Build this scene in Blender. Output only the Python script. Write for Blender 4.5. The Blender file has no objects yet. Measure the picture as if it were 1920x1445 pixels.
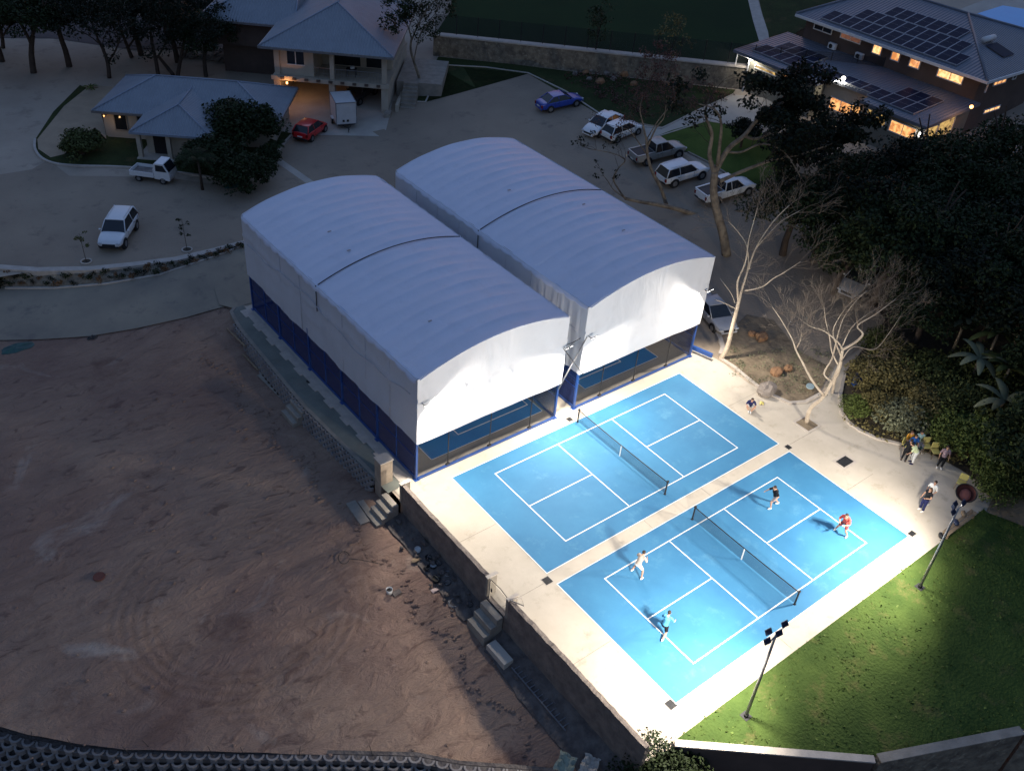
import bpy, bmesh, math, random
import numpy as np
from mathutils import Vector, Matrix
PI = math.pi
S = bpy.context.scene
COL = S.collection
rnd = random.Random(7)

# ---------------------------------------------------------------- camera
CP = (-25.04753852793675, -23.566429470509433, 35.82525122325498)
YAW, PIT, ROL, FPX = 0.8569742791123952, -0.6507740977809459, 0.09136201401153463, 1769.448
def _basis():
    f = Vector((math.cos(PIT)*math.cos(YAW), math.cos(PIT)*math.sin(YAW), math.sin(PIT)))
    r = Vector((math.sin(YAW), -math.cos(YAW), 0)); u = r.cross(f)
    c, s = math.cos(ROL), math.sin(ROL)
    return c*r+s*u, -s*r+c*u, f
CR, CU, CF = _basis()
cam_d = bpy.data.cameras.new('camera'); cam = bpy.data.objects.new('camera', cam_d); COL.objects.link(cam)
m = Matrix((CR, CU, -CF)).transposed().to_4x4(); m.translation = Vector(CP); cam.matrix_world = m
cam_d.sensor_width = 36; cam_d.lens = FPX/1920*36; cam_d.clip_end = 3000; cam_d.clip_start = 0.5
S.camera = cam
# ---------------------------------------------------------------- dusk sky
SUN_ROT = math.radians(40)
w = bpy.data.worlds.new('World'); S.world = w; w.use_nodes = True
wn = w.node_tree; bg = wn.nodes['Background']
sky = wn.nodes.new('ShaderNodeTexSky'); sky.sky_type = 'NISHITA'; sky.sun_disc = False
sky.sun_elevation = math.radians(2.0); sky.sun_rotation = SUN_ROT; sky.air_density = 1.2; sky.dust_density = 0.6; sky.ozone_density = 3.0
tint = wn.nodes.new('ShaderNodeMix'); tint.data_type = 'RGBA'; tint.blend_type = 'MULTIPLY'; tint.inputs[0].default_value = 1; tint.inputs[7].default_value = (1.32, 1.0, 1.02, 1)
wn.links.new(sky.outputs[0], tint.inputs[6])
# the horizon glow is dulled, as by the surrounding hills and dusk haze
gm = wn.nodes.new('ShaderNodeNewGeometry'); sz = wn.nodes.new('ShaderNodeSeparateXYZ'); wn.links.new(gm.outputs['Incoming'], sz.inputs[0])
mr = wn.nodes.new('ShaderNodeMapRange'); mr.inputs[1].default_value = -0.1; mr.inputs[2].default_value = -0.75; mr.inputs[3].default_value = 0.22; mr.inputs[4].default_value = 1.0; wn.links.new(sz.outputs[2], mr.inputs[0])
mm = wn.nodes.new('ShaderNodeVectorMath'); mm.operation = 'SCALE'; wn.links.new(tint.outputs[2], mm.inputs[0]); wn.links.new(mr.outputs[0], mm.inputs['Scale'])
wn.links.new(mm.outputs[0], bg.inputs[0]); bg.inputs[1].default_value = 0.69
sd = bpy.data.lights.new('sun', 'SUN'); sd.energy = 0.05; sd.angle = math.radians(25); sd.color = (0.75, 0.8, 1.0)
sun = bpy.data.objects.new('sun', sd); COL.objects.link(sun); sun.rotation_euler = (math.radians(50), 0, math.radians(145))
S.view_settings.view_transform = 'Standard'; S.view_settings.look = 'None'; S.view_settings.exposure = 0.0; S.view_settings.gamma = 1.0
S.render.resolution_x = 1024; S.render.resolution_y = 770
S.cycles.max_bounces = 5; S.cycles.transparent_max_bounces = 12

# ---------------------------------------------------------------- terrain heights (metres)
def hz(x, y):                      # the upper ground: flat at the courts, climbing to the right
    s = min((x-22)/3., 30)
    t = max(0., min(1., (x-18.5)/5.)); return t*t*(3-2*t)*min(0.125*3*math.log1p(math.exp(s)), 9)
def ss(a, b, t):
    t = max(0., min(1., (t-a)/(b-a))); return t*t*(3-2*t)
def zlow(x, y):                    # the lower ground: earth field and the dipping road
    z = -0.95
    z -= 0.75*ss(6, -9, y)
    k = ss(22.5, 29, y)
    z = z*(1-k*ss(-17, -3.5, x))-0.04*k*ss(-17, -3.5, x)
    return z
def flat0(x, y): return 0.0
def ray(px, py):
    return CF+CR*((px-960)/FPX)-CU*((py-722.5)/FPX)
def GZ(px, py, z=0.):              # where the line of sight through a photo pixel meets height z
    d = ray(px, py); t = (z-CP[2])/d.z
    return Vector(CP)+d*t
def GX(px, py, x):                 # ... meets the wall plane at x
    d = ray(px, py); t = (x-CP[0])/d.x
    return Vector(CP)+d*t
def GP(px, py, p0, n):             # ... meets any plane
    d = ray(px, py); t = (Vector(p0)-Vector(CP)).dot(n)/d.dot(n)
    return Vector(CP)+d*t
def GH(px, py, off=0., f=hz):      # ... meets the terrain
    z = 0.
    for i in range(30):
        g = GZ(px, py, z+off); z = 0.5*z+0.5*f(g.x, g.y)
    return Vector((g.x, g.y, f(g.x, g.y)+off))

# ---------------------------------------------------------------- object helpers
def link(o, parent=None):
    COL.objects.link(o)
    if parent is not None: o.parent = parent
    return o
def tag(o, label=None, cat=None, group=None, kind=None):
    if label: o['label'] = label
    if cat: o['category'] = cat
    if group: o['group'] = group
    if kind: o['kind'] = kind
    return o
def empty(name, loc=(0, 0, 0), rz=0., label=None, cat=None, group=None, sc=1.):
    o = bpy.data.objects.new(name, None); o.location = loc; o.rotation_euler = (0, 0, rz); o.empty_display_size = 0.2
    o.scale = (sc, sc, sc)
    link(o); return tag(o, label, cat, group)
def copy_tree(o, parent=None):
    c = o.copy(); COL.objects.link(c)
    if parent is not None: c.parent = parent
    for ch in list(o.children): copy_tree(ch, c)
    return c
class MB:
    def __init__(s): s.v = []; s.f = []; s.m = []; s.sm = []; s.uv = []; s.mi = 0; s.s = False
    def add(s, vs, fs, uvs=None, smooth=None):
        b = len(s.v); s.v += [tuple(v) for v in vs]
        for i, f in enumerate(fs):
            s.f.append([b+k for k in f]); s.m.append(s.mi); s.sm.append(s.s if smooth is None else smooth)
            s.uv.append(uvs[i] if uvs else None)
        return s
    def box(s, x0, x1, y0, y1, z0, z1):
        v = [(x0,y0,z0),(x1,y0,z0),(x1,y1,z0),(x0,y1,z0),(x0,y0,z1),(x1,y0,z1),(x1,y1,z1),(x0,y1,z1)]
        return s.add(v, [(3,2,1,0),(4,5,6,7),(0,1,5,4),(1,2,6,5),(2,3,7,6),(3,0,4,7)], smooth=False)
    def obox(s, p, q, w, z0, z1):   # box along a line p-q (2-D), width w
        p = Vector((p[0], p[1])); q = Vector((q[0], q[1])); d = (q-p).normalized(); n = Vector((-d.y, d.x))*w/2
        c = [p-n, q-n, q+n, p+n]
        v = [(a.x, a.y, z0) for a in c]+[(a.x, a.y, z1) for a in c]
        return s.add(v, [(3,2,1,0),(4,5,6,7),(0,1,5,4),(1,2,6,5),(2,3,7,6),(3,0,4,7)], smooth=False)
    def prism(s, pts, z0, z1):
        n = len(pts); a = sum(pts[i][0]*pts[(i+1)%n][1]-pts[(i+1)%n][0]*pts[i][1] for i in range(n))
        if a < 0: pts = pts[::-1]
        v = [(p[0], p[1], z0) for p in pts]+[(p[0], p[1], z1) for p in pts]
        return s.add(v, [tuple(range(n-1, -1, -1)), tuple(range(n, 2*n))]+[(i, (i+1)%n, n+(i+1)%n, n+i) for i in range(n)], smooth=False)
    def tube(s, pts, rs, n=6, cap=True):
        pts = [Vector(p) for p in pts]
        if not hasattr(rs, '__len__'): rs = [rs]*len(pts)
        vs = []; prev = None
        for i, p in enumerate(pts):
            d = (pts[min(i+1, len(pts)-1)]-pts[max(i-1, 0)])
            if d.length < 1e-6: d = Vector((0, 0, 1))
            d.normalize()
            if prev is None:
                a = Vector((1, 0, 0)) if abs(d.x) < 0.8 else Vector((0, 1, 0)); a = (a-d*a.dot(d)).normalized()
            else: a = (prev-d*prev.dot(d)); a = a.normalized() if a.length > 1e-6 else Vector((1, 0, 0))
            prev = a; b = d.cross(a)
            for k in range(n):
                t = 2*PI*k/n; vs.append(p+(a*math.cos(t)+b*math.sin(t))*rs[i])
        fs = [(i*n+k, i*n+(k+1)%n, (i+1)*n+(k+1)%n, (i+1)*n+k) for i in range(len(pts)-1) for k in range(n)]
        if cap: fs += [tuple(range(n-1, -1, -1)), tuple((len(pts)-1)*n+k for k in range(n))]
        return s.add(vs, fs, smooth=True)
    def cyl(s, c, r, z0, z1, n=16, r2=None):
        r2 = r if r2 is None else r2
        v = [(c[0]+r*math.cos(2*PI*k/n), c[1]+r*math.sin(2*PI*k/n), z0) for k in range(n)]+[(c[0]+r2*math.cos(2*PI*k/n), c[1]+r2*math.sin(2*PI*k/n), z1) for k in range(n)]
        s.add(v, [(k, (k+1)%n, n+(k+1)%n, n+k) for k in range(n)], smooth=n > 8)
        return s.add(v, [tuple(range(n-1, -1, -1)), tuple(range(n, 2*n))], smooth=False)
    def ell(s, c, r, n=8, m_=6, jit=0., rd=None):
        vs = [(c[0], c[1], c[2]-r[2])]
        for i in range(1, m_):
            t = PI*i/m_
            for k in range(n):
                j = 1+(rd.uniform(-jit, jit) if rd else 0)
                a = 2*PI*k/n; vs.append((c[0]+j*r[0]*math.sin(t)*math.cos(a), c[1]+j*r[1]*math.sin(t)*math.sin(a), c[2]-j*r[2]*math.cos(t)))
        vs.append((c[0], c[1], c[2]+r[2])); L = len(vs)-1
        fs = [(0, 1+(k+1)%n, 1+k) for k in range(n)]
        for i in range(m_-2):
            fs += [(1+i*n+k, 1+i*n+(k+1)%n, 1+(i+1)*n+(k+1)%n, 1+(i+1)*n+k) for k in range(n)]
        fs += [(L, 1+(m_-2)*n+k, 1+(m_-2)*n+(k+1)%n) for k in range(n)]
        return s.add(vs, fs, smooth=(jit == 0))
    def xf(s, M, start=0):
        for i in range(start, len(s.v)): s.v[i] = tuple(M @ Vector(s.v[i]))
        return s
    def mesh(s, name, mats):
        me = bpy.data.meshes.new(name); me.from_pydata(s.v, [], s.f)
        for mt in (mats if isinstance(mats, (list, tuple)) else [mats]): me.materials.append(mt)
        me.polygons.foreach_set('material_index', s.m); me.polygons.foreach_set('use_smooth', s.sm)
        if any(u is not None for u in s.uv):
            ul = me.uv_layers.new(name='UVMap')
            for p, u in zip(me.polygons, s.uv):
                if u:
                    for k, li in enumerate(p.loop_indices): ul.data[li].uv = u[k]
        me.update(); return me
    def build(s, name, mats, parent=None, label=None, cat=None, group=None, kind=None, bevel=0, loc=None):
        o = bpy.data.objects.new(name, s.mesh(name, mats)); link(o, parent)
        if loc is not None: o.location = loc
        if bevel:
            b = o.modifiers.new('bevel', 'BEVEL'); b.width = bevel; b.segments = 2; b.limit_method = 'ANGLE'
        return tag(o, label, cat, group, kind)

def drape(name, pts, off, mat, f=hz, step=2.0, kind='structure', xr=None):
    """a thin ground sheet: polygon pts (x,y) cut on a grid and laid on the terrain f"""
    bm = bmesh.new(); vs = [bm.verts.new((p[0], p[1], 0)) for p in pts]
    bm.faces.new(vs); bmesh.ops.triangulate(bm, faces=bm.faces[:])
    xs = [p[0] for p in pts]; ys = [p[1] for p in pts]
    lx0, lx1 = max(min(xs), -60), min(max(xs), 130); ly0, ly1 = max(min(ys), -60), min(max(ys), 130)
    if f is not flat0:
        x = math.ceil(lx0/step)*step
        while x < lx1:
            bmesh.ops.bisect_plane(bm, geom=bm.verts[:]+bm.edges[:]+bm.faces[:], plane_co=(x, 0, 0), plane_no=(1, 0, 0)); x += step
        if f is not hz:
            y = math.ceil(ly0/step)*step
            while y < ly1:
                bmesh.ops.bisect_plane(bm, geom=bm.verts[:]+bm.edges[:]+bm.faces[:], plane_co=(0, y, 0), plane_no=(0, 1, 0)); y += step
    for v in bm.verts: v.co.z = f(v.co.x, v.co.y)+off
    bmesh.ops.recalc_face_normals(bm, faces=bm.faces[:])
    for fc in bm.faces:
        if fc.normal.z < 0: fc.normal_flip()
        fc.smooth = True
    me = bpy.data.meshes.new(name); bm.to_mesh(me); bm.free(); me.materials.append(mat)
    o = bpy.data.objects.new(name, me); link(o)
    if kind: o['kind'] = kind
    return o
def curve_pts(pts, n=6):           # Catmull-Rom through 2-D / 3-D points
    P_ = [Vector(p) for p in pts]; out = []
    for i in range(len(P_)-1):
        a = P_[max(i-1, 0)]; b = P_[i]; c = P_[i+1]; d = P_[min(i+2, len(P_)-1)]
        for k in range(n):
            t = k/n; out.append(0.5*((2*b)+(c-a)*t+(2*a-5*b+4*c-d)*t*t+(3*b-a-3*c+d)*t**3))
    out.append(P_[-1]); return out
def kerb(pts, wd, hgt, f=hz, off=0., mb=None):
    mb = mb or MB(); pts = [Vector((p[0], p[1])) for p in pts]; n = len(pts); vs = []
    for i, p in enumerate(pts):
        d = (pts[min(i+1, n-1)]-pts[max(i-1, 0)]).normalized(); nn = Vector((-d.y, d.x))*wd/2
        z = f(p.x, p.y)+off
        for q, zz in ((p-nn, z-0.3), (p-nn, z+hgt), (p+nn, z+hgt), (p+nn, z-0.3)): vs.append((q.x, q.y, zz))
    fs = []
    for i in range(n-1):
        for k in range(3): fs.append((i*4+k, (i+1)*4+k, (i+1)*4+k+1, i*4+k+1))
    fs += [(0, 1, 2, 3), ((n-1)*4+3, (n-1)*4+2, (n-1)*4+1, (n-1)*4)]
    return mb.add(vs, fs, smooth=False)
# ---------------------------------------------------------------- materials
def mat(name, c1, c2=None, rough=0.85, nscale=1.0, metal=0., bump=0., bscale=None, spec=0.3, detail=6, obj=True, c3=None, s3=6., emit=None, est=0., mix=(0.35, 0.65), trans=0.):
    M = bpy.data.materials.new(name); M.use_nodes = True; N = M.node_tree.nodes; L = M.node_tree.links
    b = N['Principled BSDF']; b.inputs['Roughness'].default_value = rough; b.inputs['Metallic'].default_value = metal
    b.inputs['Specular IOR Level'].default_value = spec
    tc = N.new('ShaderNodeTexCoord'); co = tc.outputs['Object']
    c2 = c2 or tuple(x*0.82 for x in c1)
    n = N.new('ShaderNodeTexNoise'); n.inputs['Scale'].default_value = nscale; n.inputs['Detail'].default_value = detail; n.inputs['Roughness'].default_value = 0.62
    L.new(co, n.inputs['Vector'])
    r = N.new('ShaderNodeMapRange'); r.inputs[1].default_value = mix[0]; r.inputs[2].default_value = mix[1]; L.new(n.outputs[0], r.inputs[0])
    mx = N.new('ShaderNodeMix'); mx.data_type = 'RGBA'; mx.inputs[6].default_value = (*c1, 1); mx.inputs[7].default_value = (*c2, 1); L.new(r.outputs[0], mx.inputs[0])
    out = mx.outputs[2]
    if c3:
        n3 = N.new('ShaderNodeTexNoise'); n3.inputs['Scale'].default_value = s3; n3.inputs['Detail'].default_value = 8; n3.inputs['Roughness'].default_value = 0.7; L.new(co, n3.inputs['Vector'])
        r3 = N.new('ShaderNodeMapRange'); r3.inputs[1].default_value = 0.55; r3.inputs[2].default_value = 0.72; L.new(n3.outputs[0], r3.inputs[0])
        m3 = N.new('ShaderNodeMix'); m3.data_type = 'RGBA'; m3.inputs[7].default_value = (*c3, 1); L.new(out, m3.inputs[6]); L.new(r3.outputs[0], m3.inputs[0]); out = m3.outputs[2]
    L.new(out, b.inputs['Base Color'])
    if bump:
        bn = N.new('ShaderNodeTexNoise'); bn.inputs['Scale'].default_value = bscale or nscale*8; bn.inputs['Detail'].default_value = 8; L.new(co, bn.inputs['Vector'])
        bp = N.new('ShaderNodeBump'); bp.inputs['Strength'].default_value = 1.0; bp.inputs['Distance'].default_value = bump; L.new(bn.outputs[0], bp.inputs['Height']); L.new(bp.outputs[0], b.inputs['Normal'])
    if emit: b.inputs['Emission Color'].default_value = (*emit, 1); b.inputs['Emission Strength'].default_value = est
    return M
def nodes(M): return M.node_tree.nodes, M.node_tree.links, M.node_tree.nodes['Principled BSDF']
M = {}
M['ground'] = mat('sandy_ground', (0.44,0.36,0.28), (0.34,0.275,0.215), nscale=0.12, bump=0.05, bscale=1.5, c3=(0.24,0.195,0.155), s3=0.5)
M['lot'] = mat('worn_parking_surface', (0.34,0.27,0.20), (0.26,0.205,0.155), nscale=0.09, bump=0.035, bscale=6, c3=(0.20,0.16,0.125), s3=0.6)
M['road'] = mat('concrete_road', (0.30,0.255,0.19), (0.22,0.19,0.15), nscale=0.25, bump=0.01, bscale=12, c3=(0.15,0.13,0.115), s3=0.6)
M['pave'] = mat('pale_concrete_paving', (0.53,0.47,0.39), (0.46,0.405,0.33), nscale=0.5, bump=0.006, bscale=20, c3=(0.37,0.32,0.25), s3=1.1)
M['walk'] = mat('greenish_concrete_walk', (0.21,0.22,0.19), (0.155,0.165,0.145), nscale=0.8, bump=0.008, bscale=20, c3=(0.2,0.175,0.14), s3=0.6)
M['kerb'] = mat('pale_kerb_concrete', (0.52,0.46,0.40), (0.42,0.37,0.32), nscale=2.0, bump=0.01, bscale=18)
M['concrete'] = mat('weathered_concrete', (0.34,0.30,0.25), (0.24,0.21,0.175), nscale=1.4, bump=0.015, bscale=14)
M['slab'] = mat('driveway_concrete', (0.50,0.45,0.38), (0.42,0.37,0.32), nscale=0.6, bump=0.006, bscale=14)
M['stone'] = mat('rubble_stone', (0.27,0.23,0.17), (0.12,0.10,0.08), nscale=1.6, bump=0.1, bscale=3.5, c3=(0.42,0.37,0.28), s3=2.6)
M['render'] = mat('rough_brown_render', (0.26,0.215,0.18), (0.16,0.13,0.115), nscale=1.6, bump=0.07, bscale=5, c3=(0.12,0.10,0.09), s3=2.8)
M['darkstone'] = mat('dark_rubble', (0.16,0.135,0.12), (0.085,0.07,0.065), nscale=2.2, bump=0.12, bscale=4)
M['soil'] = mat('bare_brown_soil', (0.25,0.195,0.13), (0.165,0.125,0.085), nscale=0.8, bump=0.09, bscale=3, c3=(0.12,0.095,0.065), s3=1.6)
M['darksoil'] = mat('dark_leafy_soil', (0.075,0.058,0.042), (0.04,0.035,0.025), nscale=0.8, bump=0.08, bscale=3)
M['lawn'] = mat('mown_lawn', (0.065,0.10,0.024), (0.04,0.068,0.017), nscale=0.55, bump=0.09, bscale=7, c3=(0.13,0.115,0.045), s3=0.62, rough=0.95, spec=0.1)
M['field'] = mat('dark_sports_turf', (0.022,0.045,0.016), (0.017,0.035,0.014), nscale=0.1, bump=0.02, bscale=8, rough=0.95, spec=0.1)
M['verge'] = mat('verge_grass', (0.045,0.06,0.022), (0.03,0.04,0.017), nscale=0.6, bump=0.05, bscale=8, c3=(0.11,0.08,0.04), s3=0.5, rough=0.95, spec=0.1)
M['gardenlawn'] = mat('garden_lawn', (0.09,0.13,0.03), (0.065,0.1,0.022), nscale=0.4, bump=0.05, bscale=8, c3=(0.05,0.07,0.02), s3=0.4, rough=0.95, spec=0.1)
M['bluecourt'] = mat('blue_acrylic_court', (0.05,0.205,0.37), (0.036,0.16,0.31), nscale=0.28, bump=0.002, bscale=30, rough=0.7, c3=(0.075,0.235,0.385), s3=0.7)
M['bluepadel'] = mat('dark_blue_court', (0.03,0.22,0.55), (0.025,0.18,0.47), nscale=0.3, bump=0.002, bscale=30, rough=0.75)
M['line'] = mat('white_line_paint', (0.8,0.8,0.78), (0.74,0.74,0.72), nscale=2, rough=0.7)
M['padelfloor'] = mat('grey_brown_court_surround', (0.32,0.285,0.25), (0.27,0.24,0.21), nscale=0.5, bump=0.004, bscale=20)
M['steel_blue'] = mat('blue_powder_coated_steel', (0.018,0.07,0.27), (0.015,0.06,0.23), nscale=3, rough=0.42, spec=0.5)
M['blackmetal'] = mat('black_metal', (0.02,0.02,0.022), (0.03,0.03,0.032), nscale=4, rough=0.5)
M['greymetal'] = mat('grey_metal', (0.3,0.3,0.31), (0.22,0.22,0.23), nscale=4, rough=0.45, metal=0.6)
M['whitemetal'] = mat('white_painted_metal', (0.72,0.72,0.72), (0.62,0.62,0.62), nscale=3, rough=0.45)
M['lampback'] = mat('navy_lamp_housing', (0.025,0.035,0.07), (0.035,0.045,0.09), nscale=4, rough=0.45)
M['bark'] = mat('dark_bark', (0.085,0.06,0.045), (0.05,0.037,0.03), nscale=3, bump=0.03, bscale=9)
M['palebark'] = mat('pale_smooth_bark', (0.52,0.43,0.33), (0.36,0.29,0.22), nscale=1.6, bump=0.015, bscale=9)
M['greybark'] = mat('mottled_grey_bark', (0.30,0.24,0.17), (0.13,0.10,0.075), nscale=2.2, bump=0.02, bscale=9)
M['twig'] = mat('grey_brown_twigs', (0.2,0.155,0.12), (0.14,0.11,0.085), nscale=2)
M['creamwall'] = mat('cream_plaster', (0.47,0.41,0.33), (0.4,0.35,0.28), nscale=0.9, bump=0.008, bscale=12)
M['greywall'] = mat('grey_green_plaster', (0.22,0.21,0.17), (0.18,0.17,0.14), nscale=0.7, bump=0.008, bscale=12)
M['brownwall'] = mat('brown_plaster', (0.12,0.085,0.07), (0.09,0.065,0.055), nscale=0.7, bump=0.008, bscale=12)
M['dark'] = mat('near_black_brown', (0.03,0.025,0.025), (0.02,0.018,0.018), nscale=1)  # even near-black tone of the porch door and bucket contents
M['glassdark'] = mat('dark_window_glass', (0.018,0.022,0.028), (0.014,0.017,0.022), nscale=1, rough=0.08, spec=0.6)
M['rubber'] = mat('tyre_rubber', (0.016,0.016,0.017), (0.024,0.024,0.025), nscale=8, rough=0.8)
M['rim'] = mat('alloy_rim', (0.35,0.35,0.36), (0.2,0.2,0.2), nscale=9, rough=0.4, metal=0.6)
M['plasticblk'] = mat('black_plastic', (0.018,0.018,0.02), (0.03,0.03,0.032), nscale=6, rough=0.5)
M['whiteplastic'] = mat('white_plastic', (0.7,0.7,0.68), (0.6,0.6,0.58), nscale=5, rough=0.45)
M['redlens'] = mat('red_tail_lens', (0.25,0.012,0.012), (0.18,0.01,0.01), nscale=5, rough=0.2)
M['clearlens'] = mat('headlight_lens', (0.55,0.57,0.6), (0.35,0.36,0.38), nscale=9, rough=0.15)
M['wood'] = mat('weathered_wood', (0.33,0.24,0.15), (0.22,0.155,0.1), nscale=3, bump=0.01, bscale=20)
M['yellow'] = mat('pale_yellow_plastic', (0.66,0.58,0.2), (0.58,0.5,0.17), nscale=4, rough=0.5)
M['teal'] = mat('teal_plastic', (0.035,0.10,0.09), (0.03,0.07,0.07), nscale=2, rough=0.5)
M['boulder'] = mat('ochre_boulder', (0.30,0.17,0.09), (0.2,0.11,0.065), nscale=1.4, bump=0.06, bscale=5)
M['greyboulder'] = mat('grey_boulder', (0.27,0.23,0.2), (0.17,0.145,0.13), nscale=1.4, bump=0.06, bscale=5)
M['maroon'] = mat('maroon_fabric', (0.09,0.028,0.025), (0.06,0.02,0.02), nscale=4)
M['paleblue'] = mat('pale_blue_plastic', (0.45,0.58,0.6), (0.4,0.52,0.55), nscale=3, rough=0.4)
M['water'] = mat('pool_water_added_glow', (0.01,0.12,0.22), (0.01,0.08,0.17), nscale=0.6, rough=0.05, spec=0.8, emit=(0.0,0.10,0.42), est=0.42)  # blue emission added to deepen the water colour; there is no pool lamp
def paint(name, c): 
    m_ = mat(name, c, tuple(x*0.93 for x in c), nscale=2, rough=0.32, spec=0.6)
    nodes(m_)[2].inputs['Coat Weight'].default_value = 0.6; nodes(m_)[2].inputs['Coat Roughness'].default_value = 0.08
    return m_
M['p_white'] = paint('white_car_paint', (0.74,0.75,0.76)); M['p_blue'] = paint('deep_blue_car_paint', (0.012,0.05,0.36)); M['p_red'] = paint('red_car_paint', (0.62,0.008,0.014))
M['p_silver'] = paint('silver_car_paint', (0.42,0.42,0.44)); M['p_grey'] = paint('grey_beige_car_paint', (0.30,0.28,0.25)); M['p_dark'] = paint('charcoal_car_paint', (0.035,0.035,0.04))

# earth of the field: red patches, tyre arcs, ruts
def earth_mat():
    M_ = mat('churned_red_earth', (0.39,0.27,0.195), (0.22,0.14,0.115), nscale=0.11, rough=0.95, spec=0.1, c3=(0.19,0.115,0.09), s3=0.3, mix=(0.3, 0.7))
    N, L, b = nodes(M_); tc = [n for n in N if n.type == 'TEX_COORD'][0].outputs['Object']
    def noise(sc, det=8, ro=0.65, vec=None, dist=0.):
        n = N.new('ShaderNodeTexNoise'); n.inputs['Scale'].default_value = sc; n.inputs['Detail'].default_value = det; n.inputs['Roughness'].default_value = ro; n.inputs['Distortion'].default_value = dist
        L.new(vec or tc, n.inputs['Vector']); return n.outputs[0]
    def rings(cx, cy, sc, r0, r1):   # concentric tyre tracks round a turning point
        mp = N.new('ShaderNodeMapping'); mp.inputs['Location'].default_value = (-cx, -cy, 0); L.new(tc, mp.inputs[0])
        sx = N.new('ShaderNodeSeparateXYZ'); L.new(mp.outputs[0], sx.inputs[0]); cb = N.new('ShaderNodeCombineXYZ'); L.new(sx.outputs[0], cb.inputs[0]); L.new(sx.outputs[1], cb.inputs[1])
        ln = N.new('ShaderNodeVectorMath'); ln.operation = 'LENGTH'; L.new(cb.outputs[0], ln.inputs[0])
        wv = N.new('ShaderNodeTexWave'); wv.wave_type = 'RINGS'; wv.rings_direction = 'Z'; wv.inputs['Scale'].default_value = sc; wv.inputs['Distortion'].default_value = 2.2; wv.inputs['Detail'].default_value = 3; wv.inputs['Detail Scale'].default_value = 0.6; L.new(cb.outputs[0], wv.inputs[0])
        a = N.new('ShaderNodeMapRange'); a.interpolation_type = 'SMOOTHSTEP'; a.inputs[1].default_value = r0; a.inputs[2].default_value = r0+1.2; L.new(ln.outputs['Value'], a.inputs[0])
        c = N.new('ShaderNodeMapRange'); c.interpolation_type = 'SMOOTHSTEP'; c.inputs[1].default_value = r1; c.inputs[2].default_value = r1-1.2; L.new(ln.outputs['Value'], c.inputs[0])
        m1 = N.new('ShaderNodeMath'); m1.operation = 'MULTIPLY'; L.new(a.outputs[0], m1.inputs[0]); L.new(c.outputs[0], m1.inputs[1])
        nz = N.new('ShaderNodeMapRange'); nz.inputs[1].default_value = 0.42; nz.inputs[2].default_value = 0.6; L.new(noise(0.35), nz.inputs[0])
        m3 = N.new('ShaderNodeMath'); m3.operation = 'MULTIPLY'; L.new(m1.outputs[0], m3.inputs[0]); L.new(nz.outputs[0], m3.inputs[1])
        m2 = N.new('ShaderNodeMath'); m2.operation = 'MULTIPLY'; L.new(m3.outputs[0], m2.inputs[0]); L.new(wv.outputs['Fac'], m2.inputs[1]); return m2.outputs[0]
    r1 = rings(-15.2, 6.3, 0.62, 3.0, 7.0)
    ad = N.new('ShaderNodeMath'); ad.operation = 'MULTIPLY'; L.new(r1, ad.inputs[0]); ad.inputs[1].default_value = 0.7
    st = N.new('ShaderNodeMapping'); st.inputs['Rotation'].default_value = (0, 0, 0.9); st.inputs['Scale'].default_value = (0.6, 1.4, 1); L.new(tc, st.inputs[0])
    n1 = noise(1.1, 10, 0.68, st.outputs[0], 0.9); n2 = noise(3.2, 8, 0.7)
    # colour: dark crumbs and pale scraped patches
    cr = N.new('ShaderNodeMapRange'); cr.inputs[1].default_value = 0.56; cr.inputs[2].default_value = 0.66; L.new(n1, cr.inputs[0])
    base = b.inputs['Base Color'].links[0].from_socket
    mx = N.new('ShaderNodeMix'); mx.data_type = 'RGBA'; mx.inputs[7].default_value = (0.10,0.058,0.052,1); mf = N.new('ShaderNodeMath'); mf.operation = 'MULTIPLY'; mf.inputs[1].default_value = 0.6; L.new(cr.outputs[0], mf.inputs[0]); L.new(mf.outputs[0], mx.inputs[0]); L.new(base, mx.inputs[6])
    pr = N.new('ShaderNodeMapRange'); pr.inputs[1].default_value = 0.6; pr.inputs[2].default_value = 0.75; L.new(noise(0.22, 9, 0.6, None, 1.), pr.inputs[0])
    mx2 = N.new('ShaderNodeMix'); mx2.data_type = 'RGBA'; mx2.inputs[7].default_value = (0.44,0.36,0.30,1); L.new(pr.outputs[0], mx2.inputs[0]); L.new(mx.outputs[2], mx2.inputs[6])
    mx3 = N.new('ShaderNodeMix'); mx3.data_type = 'RGBA'; mx3.blend_type = 'MULTIPLY'; mx3.inputs[7].default_value = (0.8,0.77,0.74,1); L.new(ad.outputs[0], mx3.inputs[0]); L.new(mx2.outputs[2], mx3.inputs[6])
    L.new(mx3.outputs[2], b.inputs['Base Color'])
    a1 = N.new('ShaderNodeMath'); a1.operation = 'MULTIPLY_ADD'; a1.inputs[1].default_value = -0.14; L.new(ad.outputs[0], a1.inputs[0]); L.new(n1, a1.inputs[2])
    a2 = N.new('ShaderNodeMath'); a2.operation = 'MULTIPLY_ADD'; a2.inputs[1].default_value = 0.35; L.new(n2, a2.inputs[0]); L.new(a1.outputs[0], a2.inputs[2])
    bp = N.new('ShaderNodeBump'); bp.inputs['Strength'].default_value = 1; bp.inputs['Distance'].default_value = 0.27; L.new(a2.outputs[0], bp.inputs['Height']); L.new(bp.outputs[0], b.inputs['Normal'])
    return M_
M['earth'] = earth_mat()
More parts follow.
